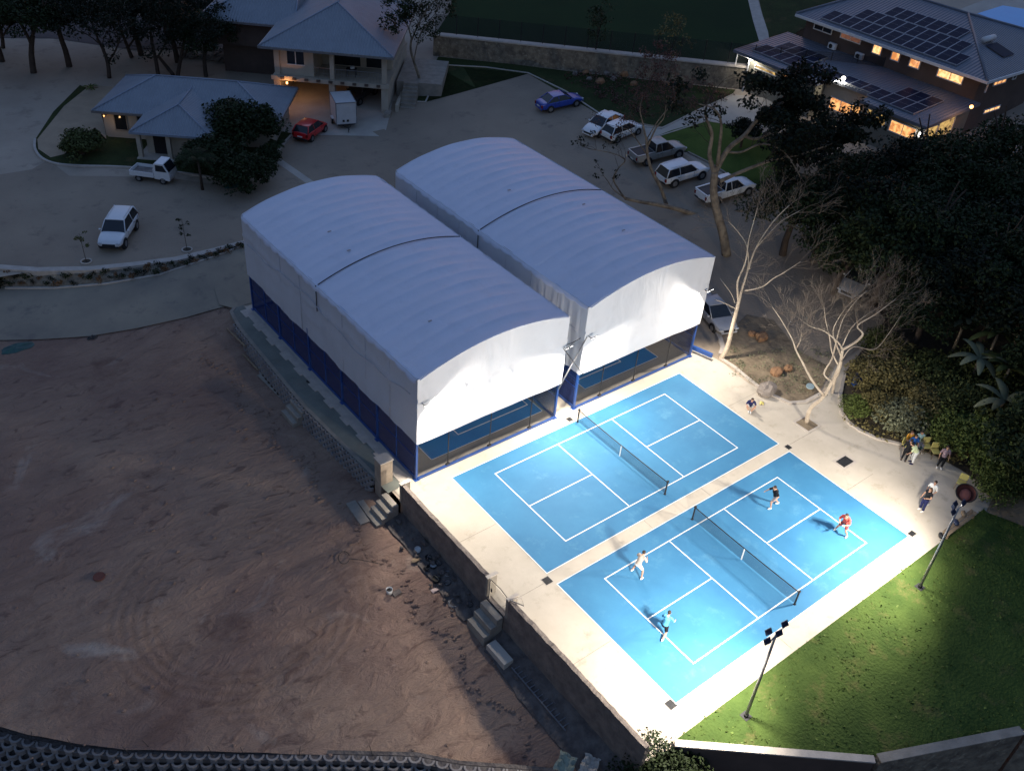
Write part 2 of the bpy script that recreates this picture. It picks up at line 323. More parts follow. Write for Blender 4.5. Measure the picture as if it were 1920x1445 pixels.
# corrugated metal roof, ribs run down the slope (UV.x counts metres along the eave)
def roof_mat(name, c, pitch=0.28, metal=0.25, rough=0.42):
    M_ = mat(name, c, tuple(x*0.88 for x in c), nscale=0.8, rough=rough, metal=metal, spec=0.5)
    N, L, b = nodes(M_); uv = N.new('ShaderNodeUVMap')
    sx = N.new('ShaderNodeSeparateXYZ'); L.new(uv.outputs[0], sx.inputs[0])
    m1 = N.new('ShaderNodeMath'); m1.operation = 'MULTIPLY'; m1.inputs[1].default_value = 2*PI/pitch; L.new(sx.outputs[0], m1.inputs[0])
    sn = N.new('ShaderNodeMath'); sn.operation = 'SINE'; L.new(m1.outputs[0], sn.inputs[0])
    bp = N.new('ShaderNodeBump'); bp.inputs['Distance'].default_value = 0.035; L.new(sn.outputs[0], bp.inputs['Height']); L.new(bp.outputs[0], b.inputs['Normal'])
    return M_
M['roof'] = roof_mat('blue_grey_corrugated_roof', (0.26,0.29,0.33), 0.28, 0.03, 0.6); M['roof2'] = roof_mat('grey_metal_roof', (0.15,0.165,0.20), 0.35, 0.08, 0.42)
M['ridge'] = mat('roof_ridge_metal', (0.27,0.32,0.40), (0.24,0.28,0.35), nscale=2, rough=0.5, metal=0.2)
# tent fabric: slightly creased PVC; weave sag handled in geometry
def fabric(name, c, tr=0.12, creases=0.5):
    M_ = mat(name, c, tuple(x*0.955 for x in c), nscale=0.6, rough=0.55, spec=0.25, c3=tuple(x*0.9 for x in c), s3=1.3)
    N, L, b = nodes(M_); tc = [n for n in N if n.type == 'TEX_COORD'][0].outputs['Object']
    mp = N.new('ShaderNodeMapping'); mp.inputs['Scale'].default_value = (0.5, 0.5, 0.22); mp.inputs['Rotation'].default_value = (0.3, 0.25, 0.5); L.new(tc, mp.inputs[0])
    n = N.new('ShaderNodeTexNoise'); n.inputs['Scale'].default_value = 1.0; n.inputs['Detail'].default_value = 3; n.inputs['Roughness'].default_value = 0.45; n.inputs['Distortion'].default_value = 1.2; L.new(mp.outputs[0], n.inputs['Vector'])
    bp = N.new('ShaderNodeBump'); bp.inputs['Distance'].default_value = creases; bp.inputs['Strength'].default_value = 0.5; L.new(n.outputs[0], bp.inputs['Height']); L.new(bp.outputs[0], b.inputs['Normal'])
    t = N.new('ShaderNodeBsdfTranslucent'); t.inputs[0].default_value = (0.8, 0.82, 0.85, 1); ms = N.new('ShaderNodeMixShader'); ms.inputs[0].default_value = tr
    L.new(b.outputs[0], ms.inputs[1]); L.new(t.outputs[0], ms.inputs[2]); L.new(ms.outputs[0], N['Material Output'].inputs[0]); return M_
M['tent'] = fabric('white_pvc_roof_fabric', (0.74,0.755,0.86), 0.08, 0.10); M['seam'] = mat('fabric_seam', (0.54,0.54,0.58), nscale=2); M['skirt'] = fabric('white_pvc_skirt_fabric', (0.68,0.68,0.71), 0.08, 0.14)
def alpha_mat(name, base, a):      # open-weave mesh or thin glass: share a of the light is stopped by it
    N, L, b = nodes(base); t = N.new('ShaderNodeBsdfTransparent'); ms = N.new('ShaderNodeMixShader'); ms.inputs[0].default_value = a
    L.new(t.outputs[0], ms.inputs[1]); L.new(b.outputs[0], ms.inputs[2]); L.new(ms.outputs[0], N['Material Output'].inputs[0]); base.name = name; return base
M['mesh_blue'] = alpha_mat('blue_wire_mesh', mat('mb', (0.012,0.035,0.16), nscale=3), 0.62)
M['glass'] = alpha_mat('clear_glass_panel', mat('gl', (0.02,0.025,0.03), nscale=3, rough=0.04, spec=0.9), 0.13)
M['net'] = alpha_mat('black_net', mat('nt', (0.02,0.025,0.05), nscale=3), 0.42)
M['fence'] = alpha_mat('dark_mesh_fence', mat('fm', (0.02,0.024,0.03), nscale=3), 0.45)
def glow(name, c, st, c2=None, sc=3.):
    M_ = bpy.data.materials.new(name); M_.use_nodes = True; N, L, b = nodes(M_)
    tc = N.new('ShaderNodeTexCoord'); n = N.new('ShaderNodeTexNoise'); n.inputs['Scale'].default_value = sc; n.inputs['Detail'].default_value = 3; L.new(tc.outputs['Object'], n.inputs['Vector'])
    r = N.new('ShaderNodeMapRange'); r.inputs[1].default_value = 0.42; r.inputs[2].default_value = 0.6; L.new(n.outputs[0], r.inputs[0])
    mx = N.new('ShaderNodeMix'); mx.data_type = 'RGBA'; mx.inputs[6].default_value = (*c, 1); mx.inputs[7].default_value = (*(c2 or c), 1); L.new(r.outputs[0], mx.inputs[0])
    b.inputs['Base Color'].default_value = (0.05, 0.05, 0.05, 1); b.inputs['Roughness'].default_value = 0.2
    L.new(mx.outputs[2], b.inputs['Emission Color']); b.inputs['Emission Strength'].default_value = st; return M_
M['win_warm'] = glow('warm_lit_window', (1.0,0.50,0.18), 1.4, (0.55,0.2,0.06), 2.2)
M['win_bright'] = glow('bright_lit_window', (1.0,0.62,0.28), 1.6, (0.8,0.34,0.11), 3.0)
M['win_dim'] = glow('dim_lit_window', (0.22,0.09,0.05), 0.8, (0.12,0.05,0.035), 1.6)
M['win_yellow'] = glow('yellowish_lit_window', (0.6,0.38,0.12), 1.2, (0.14,0.08,0.035), 1.6)
M['lamp_white'] = glow('white_lamp_lens', (1,0.97,0.9), 9); M['lamp_orange'] = glow('orange_lamp_lens', (1,0.42,0.13), 5)
def leafmat(name, c, var=0.45, rough=0.6):
    M_ = bpy.data.materials.new(name); M_.use_nodes = True; N, L, b = nodes(M_)
    ge = N.new('ShaderNodeNewGeometry'); oi = N.new('ShaderNodeObjectInfo')
    ad = N.new('ShaderNodeMath'); ad.operation = 'ADD'; L.new(ge.outputs['Random Per Island'], ad.inputs[0]); L.new(oi.outputs['Random'], ad.inputs[1])
    fr = N.new('ShaderNodeMath'); fr.operation = 'FRACT'; L.new(ad.outputs[0], fr.inputs[0])
    mx = N.new('ShaderNodeMix'); mx.data_type = 'RGBA'; mx.inputs[6].default_value = (*[x*(1-var) for x in c], 1); mx.inputs[7].default_value = (*[min(1, x*(1+var)) for x in c], 1)
    L.new(fr.outputs[0], mx.inputs[0]); L.new(mx.outputs[2], b.inputs['Base Color']); b.inputs['Roughness'].default_value = rough; b.inputs['Specular IOR Level'].default_value = 0.12; return M_
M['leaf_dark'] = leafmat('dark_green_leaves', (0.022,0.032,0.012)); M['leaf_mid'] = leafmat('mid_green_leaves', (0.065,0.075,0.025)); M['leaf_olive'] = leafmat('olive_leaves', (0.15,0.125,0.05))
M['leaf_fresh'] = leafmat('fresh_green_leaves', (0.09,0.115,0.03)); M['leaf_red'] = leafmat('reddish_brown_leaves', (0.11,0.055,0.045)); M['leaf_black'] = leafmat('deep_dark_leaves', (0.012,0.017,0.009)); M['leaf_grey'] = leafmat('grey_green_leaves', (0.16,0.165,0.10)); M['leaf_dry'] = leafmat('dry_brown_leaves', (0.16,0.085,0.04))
# ================================================================ GROUND, ROAD, COURTS
pk = [(-60,502),(0,502),(70,507),(170,505),(250,497),(330,487),(400,471),(462,455)]
pkw = [GZ(*p).xy for p in pk]
hi = [(-900, 60), (-60, 46), (-30, 43)]+[(p.x, p.y) for p in pkw[2:]]+[(1.2, 33.5), (0.2, 29.1), (-5.0, 29.0), (-5.5, 26), (-5.8, 17), (-5.6, 12), (-5.5, 8), (-5.5, -11.3), (-3.7, -11.6), (2.8, -17.0), (9.3, -19.9), (20, -30), (300, -400), (900, -900), (900, 900), (-900, 900)]
drape('ground', hi, -0.03, M['ground'], step=3.0)
lowp = [(-900, 60), (-60, 45.8), (-30, 42.8)]+[(p.x, p.y) for p in pkw[2:]]+[(1.4, 33.5), (0.4, 28.9), (-4.6, 28.8), (-5.3, 26), (-5.5, 8), (-5.2, -11.3), (-3.3, -11.4), (3.1, -16.7), (9.5, -19.6), (20.2, -29.8), (300, -400), (-900, -900)]
def zearth(x, y):                  # mounds and ruts pushed up by machines, calm near the walls
    z = zlow(x, y)-0.06; a = ss(-7.2, -10, x)*(1-ss(25, 28, y))
    if a > 0: z += a*(0.10*math.sin(x*0.8+1.3*math.sin(y*0.5))*math.cos(y*0.65+x*0.2)+0.05*math.sin(2.3*x+y)*math.sin(1.9*y-x*0.6))
    # falls away beyond the block retaining wall
    k = 0
    if y < 6.5 and x < -9: k = 0
    return z
def cut_edge(px):                  # the crest line of the block wall, photo-left to right
    return px
crest = [GZ(px, py, -1.5).xy for px, py in [(-120,1355),(0,1372),(60,1390),(150,1402),(240,1411),(400,1414),(600,1416),(780,1420),(860,1436),(960,1443),(1060,1452)]]
low2 = [(-900, 60), (-60, 45.8), (-30, 42.8)]+[(p.x, p.y) for p in pkw[2:]]+[(1.4, 33.5), (0.4, 28.9), (-4.6, 28.8), (-5.3, 26), (-5.5, 8), (-5.2, -11.2)]+[(p.x, p.y) for p in crest[::-1]]+[(-60, 25), (-900, 30)]
drape('earth_field', low2, 0.0, M['earth'], f=zearth, step=0.8)
drape('lower_ground', [(-900, 40), (-900, -900), (300, -900), (300, -400), (20, -28), (9.3, -18), (2.8, -15), (-3, -10), (-12, 2), (-30, 14)], -4.6, M['darksoil'], f=flat0)
rU = [(-80,540),(0,540),(100,540),(200,532),(300,515),(400,482),(440,468),(475,455)]; rL = [(-80,640),(0,638),(60,637),(170,630),(260,615),(350,595),(425,574)]
rUw = [GH(*p, f=zlow).xy for p in rU]; rLw = [GH(*p, f=zlow).xy for p in rL]
roadp = [tuple(p) for p in rUw]+[(0.8, 34.5), (1.3, 33.0), (0.3, 29.0), (-4.5, 28.7)]+[tuple(p) for p in rLw[::-1]]
drape('road', roadp, 0.02, M['road'], f=zlow, step=1.0)
drape('road_junction', [(0.3, 36.2), (4, 35.0), (4.0, 28.9), (-5.0, 28.9), (-5.6, 29.8), (-5.0, 32.0), (-2.5, 34.8)], 0.05, M['road'], f=lambda x, y: max(zlow(x, y), -0.05), step=1.0)
kerb([GH(px, py, f=zlow).xy for px, py in [(10,541),(100,541),(200,533),(300,516),(400,483),(462,459)]], 0.14, 0.10, f=zlow).build('road_kerb', M['kerb'], kind='structure')
lot_px = [(462,455),(330,487),(170,503),(70,505),(-80,500),(-80,340),(60,318),(90,300),(130,330),(300,332),(440,350),(545,262),(600,160),(720,165),(735,190),(768,190),(778,180),(830,122),(990,138),(1130,218),(1250,236),(1240,262),(1300,300),(1400,352),(1440,372),(1500,430),(1580,480),(1660,540),(1680,600),(1560,690),(1500,720)]
lotw = [GH(*p).xy for p in lot_px]
drape('parking_lot', [tuple(p) for p in lotw]+[(19.6, 2.5), (19.0, 8.5), (18.6, 28.4), (4, 28.4), (2, 32.5), (1.5, 34)], 0.012, M['lot'], step=3)
# broad pale kerb along the lot edge and the stone bank below it
kerb([p for p in pkw], 0.55, 0.10).build('lot_kerb', M['kerb'], kind='structure')
mb = MB(); A = curve_pts([(p.x, p.y) for p in pkw[1:]], 5); Bq = [GH(px, py, f=zlow).xy for px, py in [(0,540),(70,541),(170,536),(250,525),(330,507),(400,483),(462,460)]]
Bq = curve_pts([(p.x, p.y) for p in Bq], 5); n = len(A); vs = []
for i in range(n):
    a = A[i]; b = Bq[min(i, len(Bq)-1)]; zb = zlow(b.x, b.y)+0.0
    for k in range(5):
        t = k/4; p = a.lerp(b, t**0.8); vs.append((p.x, p.y, 0.03*(1-t)+zb*t**0.7-0.02+rnd.uniform(-.04, .04)))
fs = [(i*5+k, (i+1)*5+k, (i+1)*5+k+1, i*5+k+1) for i in range(n-1) for k in range(4)]
mb.add(vs, fs, smooth=False); mb.build('stone_bank', M['stone'], label='rubble stone bank with small shrubs between parking lot and road', cat='retaining wall')
BANK = (A, Bq)

# top-left sandy yard is the ground itself; dark strip of track beyond it
drape('dirt_track', [tuple(GH(*p).xy) for p in [(-120,70),(100,72),(260,95),(440,90),(500,120),(500,60),(430,20),(250,30),(-100,20)]], 0.01, mat('dark_track', (0.10,0.085,0.085), (0.075,0.065,0.065), nscale=0.3, bump=0.05, bscale=2), step=6)
drape('far_yard', [tuple(GH(*p).xy) for p in [(330,-6),(500,-6),(500,40),(430,40),(360,30)]], 0.02, mat('reddish_yard', (0.19,0.13,0.12), (0.14,0.1,0.095), nscale=0.3), step=6)

# paving slab under the courts
pave = [(-5.35,-11.35),(-5.35,8.05),(-5.1,8.05),(-4.3,28.6),(-3.6,28.7),(4.0,28.5),(6.0,28.4),(18.6,28.4),(19.2,8.0),(19.3,6.8),(19.05,5.2),(18.95,3.9),(19.3,2.4)]+[tuple(GH(*p).xy) for p in [(1440,738),(1480,756),(1520,752),(1550,730),(1560,700),(1570,678),(1585,690),(1572,740),(1578,775),(1605,800),(1640,820),(1690,832),(1745,850),(1800,880),(1850,905),(1866,928),(1848,960)]]
drape('court_paving', pave, 0.0, M['pave'], step=1.5)
kerb([GH(*p).xy for p in [(1350,672),(1378,690),(1404,712),(1428,730),(1440,738),(1480,756),(1510,754),(1540,738)]], 0.22, 0.10).build('paving_kerb', M['kerb'], kind='structure')
kerb([GH(*p).xy for p in [(1583,700),(1575,740),(1578,775),(1590,792),(1612,808),(1645,823),(1690,834)]], 0.22, 0.10).build('paving_kerb', M['kerb'], kind='structure')
kerb([GZ(*p).xy for p in [(1322,560),(1335,610),(1350,640),(1354,655),(1350,668)]], 0.3, 0.25, f=flat0).build('paving_kerb', M['kerb'], kind='structure')
drape('soil_bed', [tuple(GH(*p).xy) for p in [(1355,672),(1404,712),(1440,738),(1480,756),(1530,745),(1560,690),(1500,660),(1450,600),(1400,590),(1370,620)]], 0.03, M['soil'], step=1.5)
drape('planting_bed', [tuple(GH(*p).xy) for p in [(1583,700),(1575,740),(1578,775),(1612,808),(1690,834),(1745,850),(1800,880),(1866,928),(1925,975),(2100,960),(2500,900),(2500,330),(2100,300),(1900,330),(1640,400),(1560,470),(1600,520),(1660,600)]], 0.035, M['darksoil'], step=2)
drape('dirt_patch', [tuple(GH(*p).xy) for p in [(1866,925),(1850,958),(1930,992),(2050,1040),(2100,900),(1900,890)]], 0.045, M['soil'], step=2)
drape('grass_lawn', [(-3.6,-11.42),(21.25,-11.42)]+[tuple(GH(*p).xy) for p in [(1850,960),(1930,990),(2060,1050)]]+[(30,-30),(20,-29),(9.3,-19.7),(2.9,-16.9)], 0.015, M['lawn'], step=2)
drape('walkway', [(-5.75,8.05),(-5.05,8.1),(-4.45,8.1),(-4.3,28.4),(-4.3,28.9),(-5.0,28.95),(-5.45,28.3),(-5.75,26),(-6.05,17)], 0.004, M['walk'], f=flat0)
# kerb pads along the tent side
mb = MB(); mb.box(-4.62, -4.22, 8.2, 28.3, 0.0, 0.05)
for k in range(11): mb.box(-4.80, -4.62, 8.4+k*1.9, 9.3+k*1.9, 0.0, 0.05)
mb.build('tent_footing_kerb', M['kerb'], kind='structure')
# courts
def court(bx0, bx1, by0, by1, ox, oy, name):
    z = 0.010
    drape(name, [(bx0, by0), (bx1, by0), (bx1, by1), (bx0, by1)], z, M['bluecourt'], f=flat0)
    mb = MB(); L_, B_, K_ = 13.41, 6.096, 2.134; zz = 0.0145; t = 0.06
    def ln(x0, x1, y0, y1): mb.add([(x0,y0,zz),(x1,y0,zz),(x1,y1,zz),(x0,y1,zz)], [(0,1,2,3)])
    for y in (oy, oy+B_): ln(ox-t/2, ox+L_+t/2, y-t/2, y+t/2)
    for x in (ox, ox+L_/2-K_, ox+L_/2+K_, ox+L_): ln(x-t/2, x+t/2, oy+t/2, oy+B_-t/2)
    ln(ox+t/2, ox+L_/2-K_-t/2, oy+B_/2-t/2, oy+B_/2+t/2); ln(ox+L_/2+K_+t/2, ox+L_-t/2, oy+B_/2-t/2, oy+B_/2+t/2)
    e = 0.05
    for a in ((bx0-e, bx1+e, by0-e, by0), (bx0-e, bx1+e, by1, by1+e), (bx0-e, bx0, by0, by1), (bx1, bx1+e, by0, by1)): ln(*a)
    mb.build(name.replace('court', 'court_lines'), M['line'], kind='structure')
court(-2.18, 15.81, -1.12, 7.14, 0, 0, 'pickleball_court')
court(-2.2, 15.8, -10.15, -1.98, -0.01, -9.137, 'pickleball_court')
def net(x, y0, y1, label):
    e = empty('court_net', (x, (y0+y1)/2, 0), 0, label, 'net', 'nets across the outdoor courts')
    h_ = (y1-y0)/2
    for s in (-1, 1):
        p = MB(); p.cyl((0, s*h_), 0.045, 0, 0.98, 12); p.box(-0.07, 0.07, s*h_-0.07, s*h_+0.07, 0.004, 0.02); p.box(-0.06, 0.06, s*h_-0.05, s*h_+0.05, 0.9, 1.0); p.build('post', M['blackmetal'], e)
    nb = MB(); N_ = 16; vs = []
    for i in range(N_+1):
        t = -1+2*i/N_; z = 0.914-0.05*(1-t*t); vs += [(0, t*(h_-0.05), 0.06), (0, t*(h_-0.05), z)]
    nb.add(vs, [(2*i, 2*i+2, 2*i+3, 2*i+1) for i in range(N_)]); nb.build('mesh', M['net'], e)
    tb = MB(); tb.tube([(0, (-1+2*i/N_)*(h_-0.05), 0.90-0.05*(1-(-1+2*i/N_)**2)) for i in range(N_+1)], 0.028, 6); tb.build('top_tape', M['blackmetal'], e)
    cb = MB(); cb.box(-0.012, 0.012, -0.03, 0.03, 0.05, 0.87); cb.build('centre_strap', M['line'], e)
net(6.9, -0.4, 7.02, 'black net across the blue court beside the white marquees')
net(6.76, -9.6, -2.62, 'black net across the blue court where four people play')

# drains and grates
def grate(px, py, sx, sy, frame, label):
    g = GZ(px, py, 0.0); e = empty('drain_grate', (g.x, g.y, 0.0), 0, label, 'drain')
    m1 = MB(); m1.box(-sx/2-frame, sx/2+frame, -sy/2-frame, sy/2+frame, -0.02, 0.006); m1.build('frame', M['kerb'], e)
    m2 = MB(); n_ = 6
    for k in range(n_): m2.box(-sx/2+sx*k/n_, -sx/2+sx*(k+0.7)/n_, -sy/2, sy/2, 0.006, 0.016)
    m2.box(-sx/2, sx/2, -sy/2, sy/2, 0.006, 0.009); m2.build('grille', M['plasticblk'], e)
for a in [(1068,786,.34,.34,.04,'small drain grate at the foot of the marquee gap near net post'),(1026,1088,.42,.42,.04,'drain grate between the two courts near the parapet gate'),(1478,838,.34,.34,.04,'drain grate between the two courts on the tree side'),(1584,865,.95,.6,.16,'large dark drain grate in a pale frame on the paving'),(1710,1000,.42,.3,.04,'drain grate at the far right corner of the blue court'),(1258,1320,.42,.42,.05,'drain grate at the bottom corner of the blue court by the lawn')]: grate(*a)
g = GH(810, 276); mb = MB(); mb.box(-.4,.4,-.4,.4,0,.03)
for k in range(5): mb.box(-.36+k*.15, -.28+k*.15, -.36, .36, .03, .045)
mb.build('drain_grate', M['plasticblk'], None, 'dark drain grate in the parking lot behind the marquees', 'drain', loc=(g.x, g.y, 0.012))
# drain channel line across the lot
mb = MB(); a = GH(718,222); b = GH(812,278); mb.obox(a.xy, b.xy, 0.16, 0.0, 0.02); mb.build('drain_channel', M['concrete'], kind='structure')

# ================================================================ PARAPET AND PLATFORM WALLS
def parapet(x, y0, y1, zt, label, zb=-2.0):
    mb = MB(); n = int(abs(y1-y0)/0.35); jit = random.Random(int(y0*10))
    vs = []
    for i in range(n+1):
        y = y0+(y1-y0)*i/n; j = jit.uniform(-0.05, 0.03) if 0 < i < n else 0.03; xo = x-0.02+jit.uniform(-0.012, 0.012)
        vs += [(xo, y, zb), (xo, y, zt+j), (x+0.2, y, zt+j+0.01), (x+0.2, y, zb)]
    fs = [(i*4+k, i*4+k+1, (i+1)*4+k+1, (i+1)*4+k) for i in range(n) for k in range(3)]+[(0,3,2,1), (n*4, n*4+1, n*4+2, n*4+3)]
    e = MB().add(vs, fs, smooth=False); mbm = e
    o = mbm.build('parapet_wall', M['render'], None, label, 'wall'); return o
PX_ = -5.52
w1 = parapet(PX_, -0.62, 7.15, 1.25, 'brown rendered parapet from the pillar steps to the middle gate')
w2 = parapet(PX_-0.02, -11.4, -2.15, 1.25, 'brown rendered parapet from the middle gate to the bottom shrub')
for o_, ys in ((w1, ((7.0, 7.17), (-0.64, -0.5))), (w2, ((-2.25, -2.12),))):
    for ya, yb in ys:
        m1 = MB(); m1.box(PX_-0.06, PX_+0.5, ya, yb, 0.0, 1.3); m1.build('end_pier', M['concrete'], o_)
        m1 = MB(); m1.box(PX_-0.1, PX_+0.54, ya-0.03, yb+0.03, 1.3, 1.36); m1.build('cap', M['kerb'], o_)
# platform face under the gate and stepped stones
mb = MB(); mb.box(-5.58, -5.3, -2.2, -0.55, -2.0, -0.006); mb.box(-5.2, -4.9, -11.4, -11.36, -1, -0.006); mb.build('platform_edge_wall', M['render'], None, 'short brown platform wall under the gate opening', 'wall')
# gate: two posts and a thin top rail, leaf ajar
e = empty('gate', (-5.5, -0.75, 0), 0, 'light framed gate standing in the parapet opening', 'gate')
m1 = MB(); m1.box(-.04,.04,-.04,.04,0,1.35); m1.build('post', M['concrete'], e)
m1 = MB(); m1.box(-.04,.04,-1.36,-1.28,0,1.3); m1.build('post', M['concrete'], e)
m1 = MB(); m1.tube([(0,-0.03,1.32),(0.05,-0.7,1.3),(0,-1.3,1.27)], 0.02); m1.build('rail', M['blackmetal'], e)
m1 = MB(); m1.box(-.01,.01,-1.26,-.06,.12,1.18); m1.build('panel', M['glass'], e)
m1 = MB(); m1.box(-.04,-.012,-.2,-.1,.6,.8); m1.build('latch_box', M['blackmetal'], e)
# little triangular bracket on the second pier
m1 = MB(); m1.tube([(-5.55,-2.3,1.4),(-5.0,-2.45,1.35),(-5.2,-2.9,1.35),(-5.55,-2.3,1.4)], 0.03); m1.build('wall_bracket', M['kerb'], None, 'pale triangular bracket on the parapet end by the gate', 'bracket')

def stairs(x1, y0, y1, n, z0, z1, label, mt='concrete', tread=0.36, grp=None):
    """flight going down towards -x from x1"""
    e = empty('stairs', (x1, (y0+y1)/2, z0), 0, label, 'steps', grp); w_ = (y1-y0)/2; dz = (z1-z0)/n
    for k in range(n):
        m1 = MB(); m1.box(-(k+1)*tread, -k*tread, -w_, w_, -0.4, z1-z0-(k+0.02)*dz if k else z1-z0); m1.build('step', M[mt], e, bevel=0.015)
    return e
stairs(-5.64, -2.05, -0.7, 3, -1.2, -0.05, 'three wide grey concrete steps below the parapet gate', tread=0.36)
stairs(-5.75, 7.0, 8.2, 4, -1.1, -0.05, 'pale concrete steps between the brick pillar and parapet end', tread=0.34)
stairs(-6.05, 16.7, 18.2, 3, -1.0, -0.12, 'three rough concrete steps halfway along the marquee walkway', tread=0.3)
mb = MB(); mb.box(-6.75, -6.2, -3.7, -2.3, -1.7, -1.0); mb.build('concrete_block', M['slab'], None, 'long pale concrete block beside the gate steps', 'concrete block', bevel=0.02)
mb = MB(); mb.obox((-7.3, 9.4), (-7.45, 7.6), 0.55, -1.05, -0.9); mb.obox((-6.8, 9.2), (-6.9, 7.8), 0.35, -1.05, -0.93); mb.build('concrete_pad', M['concrete'], None, 'sloping concrete slabs beside the pillar steps', 'slab')
# meter pillar
e = empty('brick_pillar', (-5.35, 9.05, 0), 0, 'cream brick pillar with open cabinet at the marquee corner', 'pillar')
m1 = MB(); m1.box(-.42,.32,-.32,.32,-1.0,1.52); m1.build('shaft', mat('cream_brick', (0.45,0.36,0.27), (0.33,0.26,0.2), nscale=2, bump=0.02, bscale=10), e)
m1 = MB(); m1.box(-.46,.36,-.36,.36,1.52,1.6); m1.build('cap', M['kerb'], e)
m1 = MB(); m1.box(.325,.36,-.2,.3,.1,1.35); m1.build('cabinet_door', M['whitemetal'], e)

# retaining wall of hollow concrete blocks, reused in several places
def block_wall(name, pts, ztop, zbot, label, cat='retaining wall', pitch=0.58, row=0.27, batter=0.12, soil='blocksoil', side=1):
    """hollow blocks, each a half ring open at the top, in stepped staggered rows"""
    mb = MB(); P_ = [Vector((p[0], p[1])) for p in pts]; cum = [0]
    for a, b in zip(P_[:-1], P_[1:]): cum.append(cum[-1]+(b-a).length)
    def at(s):
        for i in range(len(P_)-1):
            if s <= cum[i+1] or i == len(P_)-2:
                d = (P_[i+1]-P_[i]); l = d.length; return P_[i]+d*((s-cum[i])/l), d/l
    z0 = ztop if callable(ztop) else (lambda s: ztop); rows = 0; rr = random.Random(3)
    nrow = int((z0(0)-zbot)/row)+1
    for r in range(nrow):
        s = (r % 2)*pitch/2
        while s < cum[-1]:
            p, d = at(s); n_ = Vector((d.y, -d.x))*side; z = z0(s)-r*row
            if z < zbot: break
            c = p+n_*(batter*r+0.02); R = pitch*0.47; K = 7; ro = []; ri = []
            for k in range(K+1):
                a = -PI/2*1.05+PI*1.05*k/K; q = n_*math.cos(a)+d*math.sin(a)
                ro.append(c+q*R); ri.append(c+q*(R-0.09))
            vs = [(q.x, q.y, z-row) for q in ro]+[(q.x, q.y, z) for q in ro]+[(q.x, q.y, z) for q in ri]+[(q.x, q.y, z-0.2) for q in ri]
            n1 = K+1; fs = []
            for k in range(K): fs += [(k, k+1, n1+k+1, n1+k), (n1+k, n1+k+1, 2*n1+k+1, 2*n1+k), (2*n1+k, 2*n1+k+1, 3*n1+k+1, 3*n1+k)]
            mb.mi = 0; mb.add(vs, fs, smooth=False)
            mb.mi = 1; mb.add([(q.x, q.y, z-0.17) for q in ri], [tuple(range(n1))], smooth=False)
            s += pitch
    # backing face behind the rings
    mb.mi = 1; N_ = max(2, int(cum[-1])); vs = []
    for i in range(N_+1):
        p, d = at(cum[-1]*i/N_); n_ = Vector((d.y, -d.x))*side; zz = z0(cum[-1]*i/N_)
        q = p-n_*0.06; q2 = p+n_*(batter*(zz-zbot)/row-0.06); vs += [(q.x, q.y, zz-0.02), (q2.x, q2.y, zbot-0.2)]
    mb.add(vs, [(2*i, 2*i+2, 2*i+3, 2*i+1) for i in range(N_)], smooth=False)
    return mb.build(name, [M['blockc'], M[soil]], None, label, cat)
M['blocksoil'] = mat('block_fill_earth', (0.10,0.08,0.07), (0.06,0.05,0.045), nscale=2)
M['blockc'] = mat('grey_concrete_block', (0.30,0.27,0.25), (0.21,0.185,0.175), nscale=1.2, bump=0.01, bscale=14)
block_wall('block_retaining_wall', [(-5.66, 27.0), (-5.72, 26), (-6.03, 17), (-5.85, 13), (-5.68, 9.5)], -0.02, -1.15, 'block retaining wall along the marquee walkway', pitch=0.44, row=0.22, batter=0.05, side=1)
mb = MB(); kerb([(-4.9, 28.93), (-5.3, 28.6), (-5.55, 27.2), (-5.66, 26), (-5.97, 17), (-5.79, 13), (-5.62, 9.5)], 0.22, 0.03, f=flat0, mb=mb); mb.build('walkway_kerb', M['concrete'], kind='structure')
cz = lambda s: -1.42
block_wall('block_retaining_wall', [tuple(p) for p in crest], cz, -4.6, 'stepped hollow block retaining wall at the bottom left edge of the earth field', pitch=0.60, row=0.27, batter=0.19)
kerb([tuple(p) for p in crest], 0.5, 0.0, f=lambda x, y: -1.46).build('earth_crest', M['darkstone'], kind='structure')
# marking rods along the crest
for k, (px, py, tx) in enumerate([(5,1372,-2),(56,1388,6),(140,1404,-4),(246,1414,-7),(287,1405,-9),(402,1418,-5),(458,1414,-3),(560,1415,3),(700,1416,-4)]):
    g = GZ(px, py, -1.45); d = CR*(tx/27.)
    MB().tube([(0,0,-.2),(d.x, d.y, 0.55+0.1*(k%3))], 0.012, 5).build('marker_rod', M['blackmetal'], None, 'thin dark steel rod on the block wall crest, %s from the left end' % ['first','second','third','fourth','fifth','sixth','seventh','eighth','ninth'][k], 'rod', 'steel rods along the block wall crest', loc=(g.x, g.y, -1.42))

# dark rubble footing below the parapet, stones heaped on it
mb = MB(); rr = random.Random(11); vs = []; NN = 40
for i in range(NN+1):
    y = 7.0-18.6*i/NN; zb = zlow(-7, y); wv = 1.15+0.4*ss(4, -9, y)
    if -2.2 < y < -0.6: wv = 0.3
    for k in range(5):
        t = k/4; vs.append((PX_+0.02-wv*t+rr.uniform(-.07, .07), y, zb+0.02+(1-t)*(0.28+0.45*ss(2, -9, y))+rr.uniform(-.05, .05)))
mb.add(vs, [(i*5+k, (i+1)*5+k, (i+1)*5+k+1, i*5+k+1) for i in range(NN) for k in range(4)], smooth=False)
for k in range(95):
    y = rr.uniform(-11, 6.8)
    if -2.6 < y < -0.4: continue
    t = rr.random(); r_ = rr.uniform(.05, .16); mb.ell((PX_-0.1-1.3*t, y, zlow(-7, y)+0.35*(1-t)+0.05), (r_, r_*1.2, r_*.7), 6, 4, .25, rr)
mb.build('rubble_footing', M['darkstone'], kind='structure')
mb = MB(); rr = random.Random(12)           # loose crumbs and a broken berm along the earth
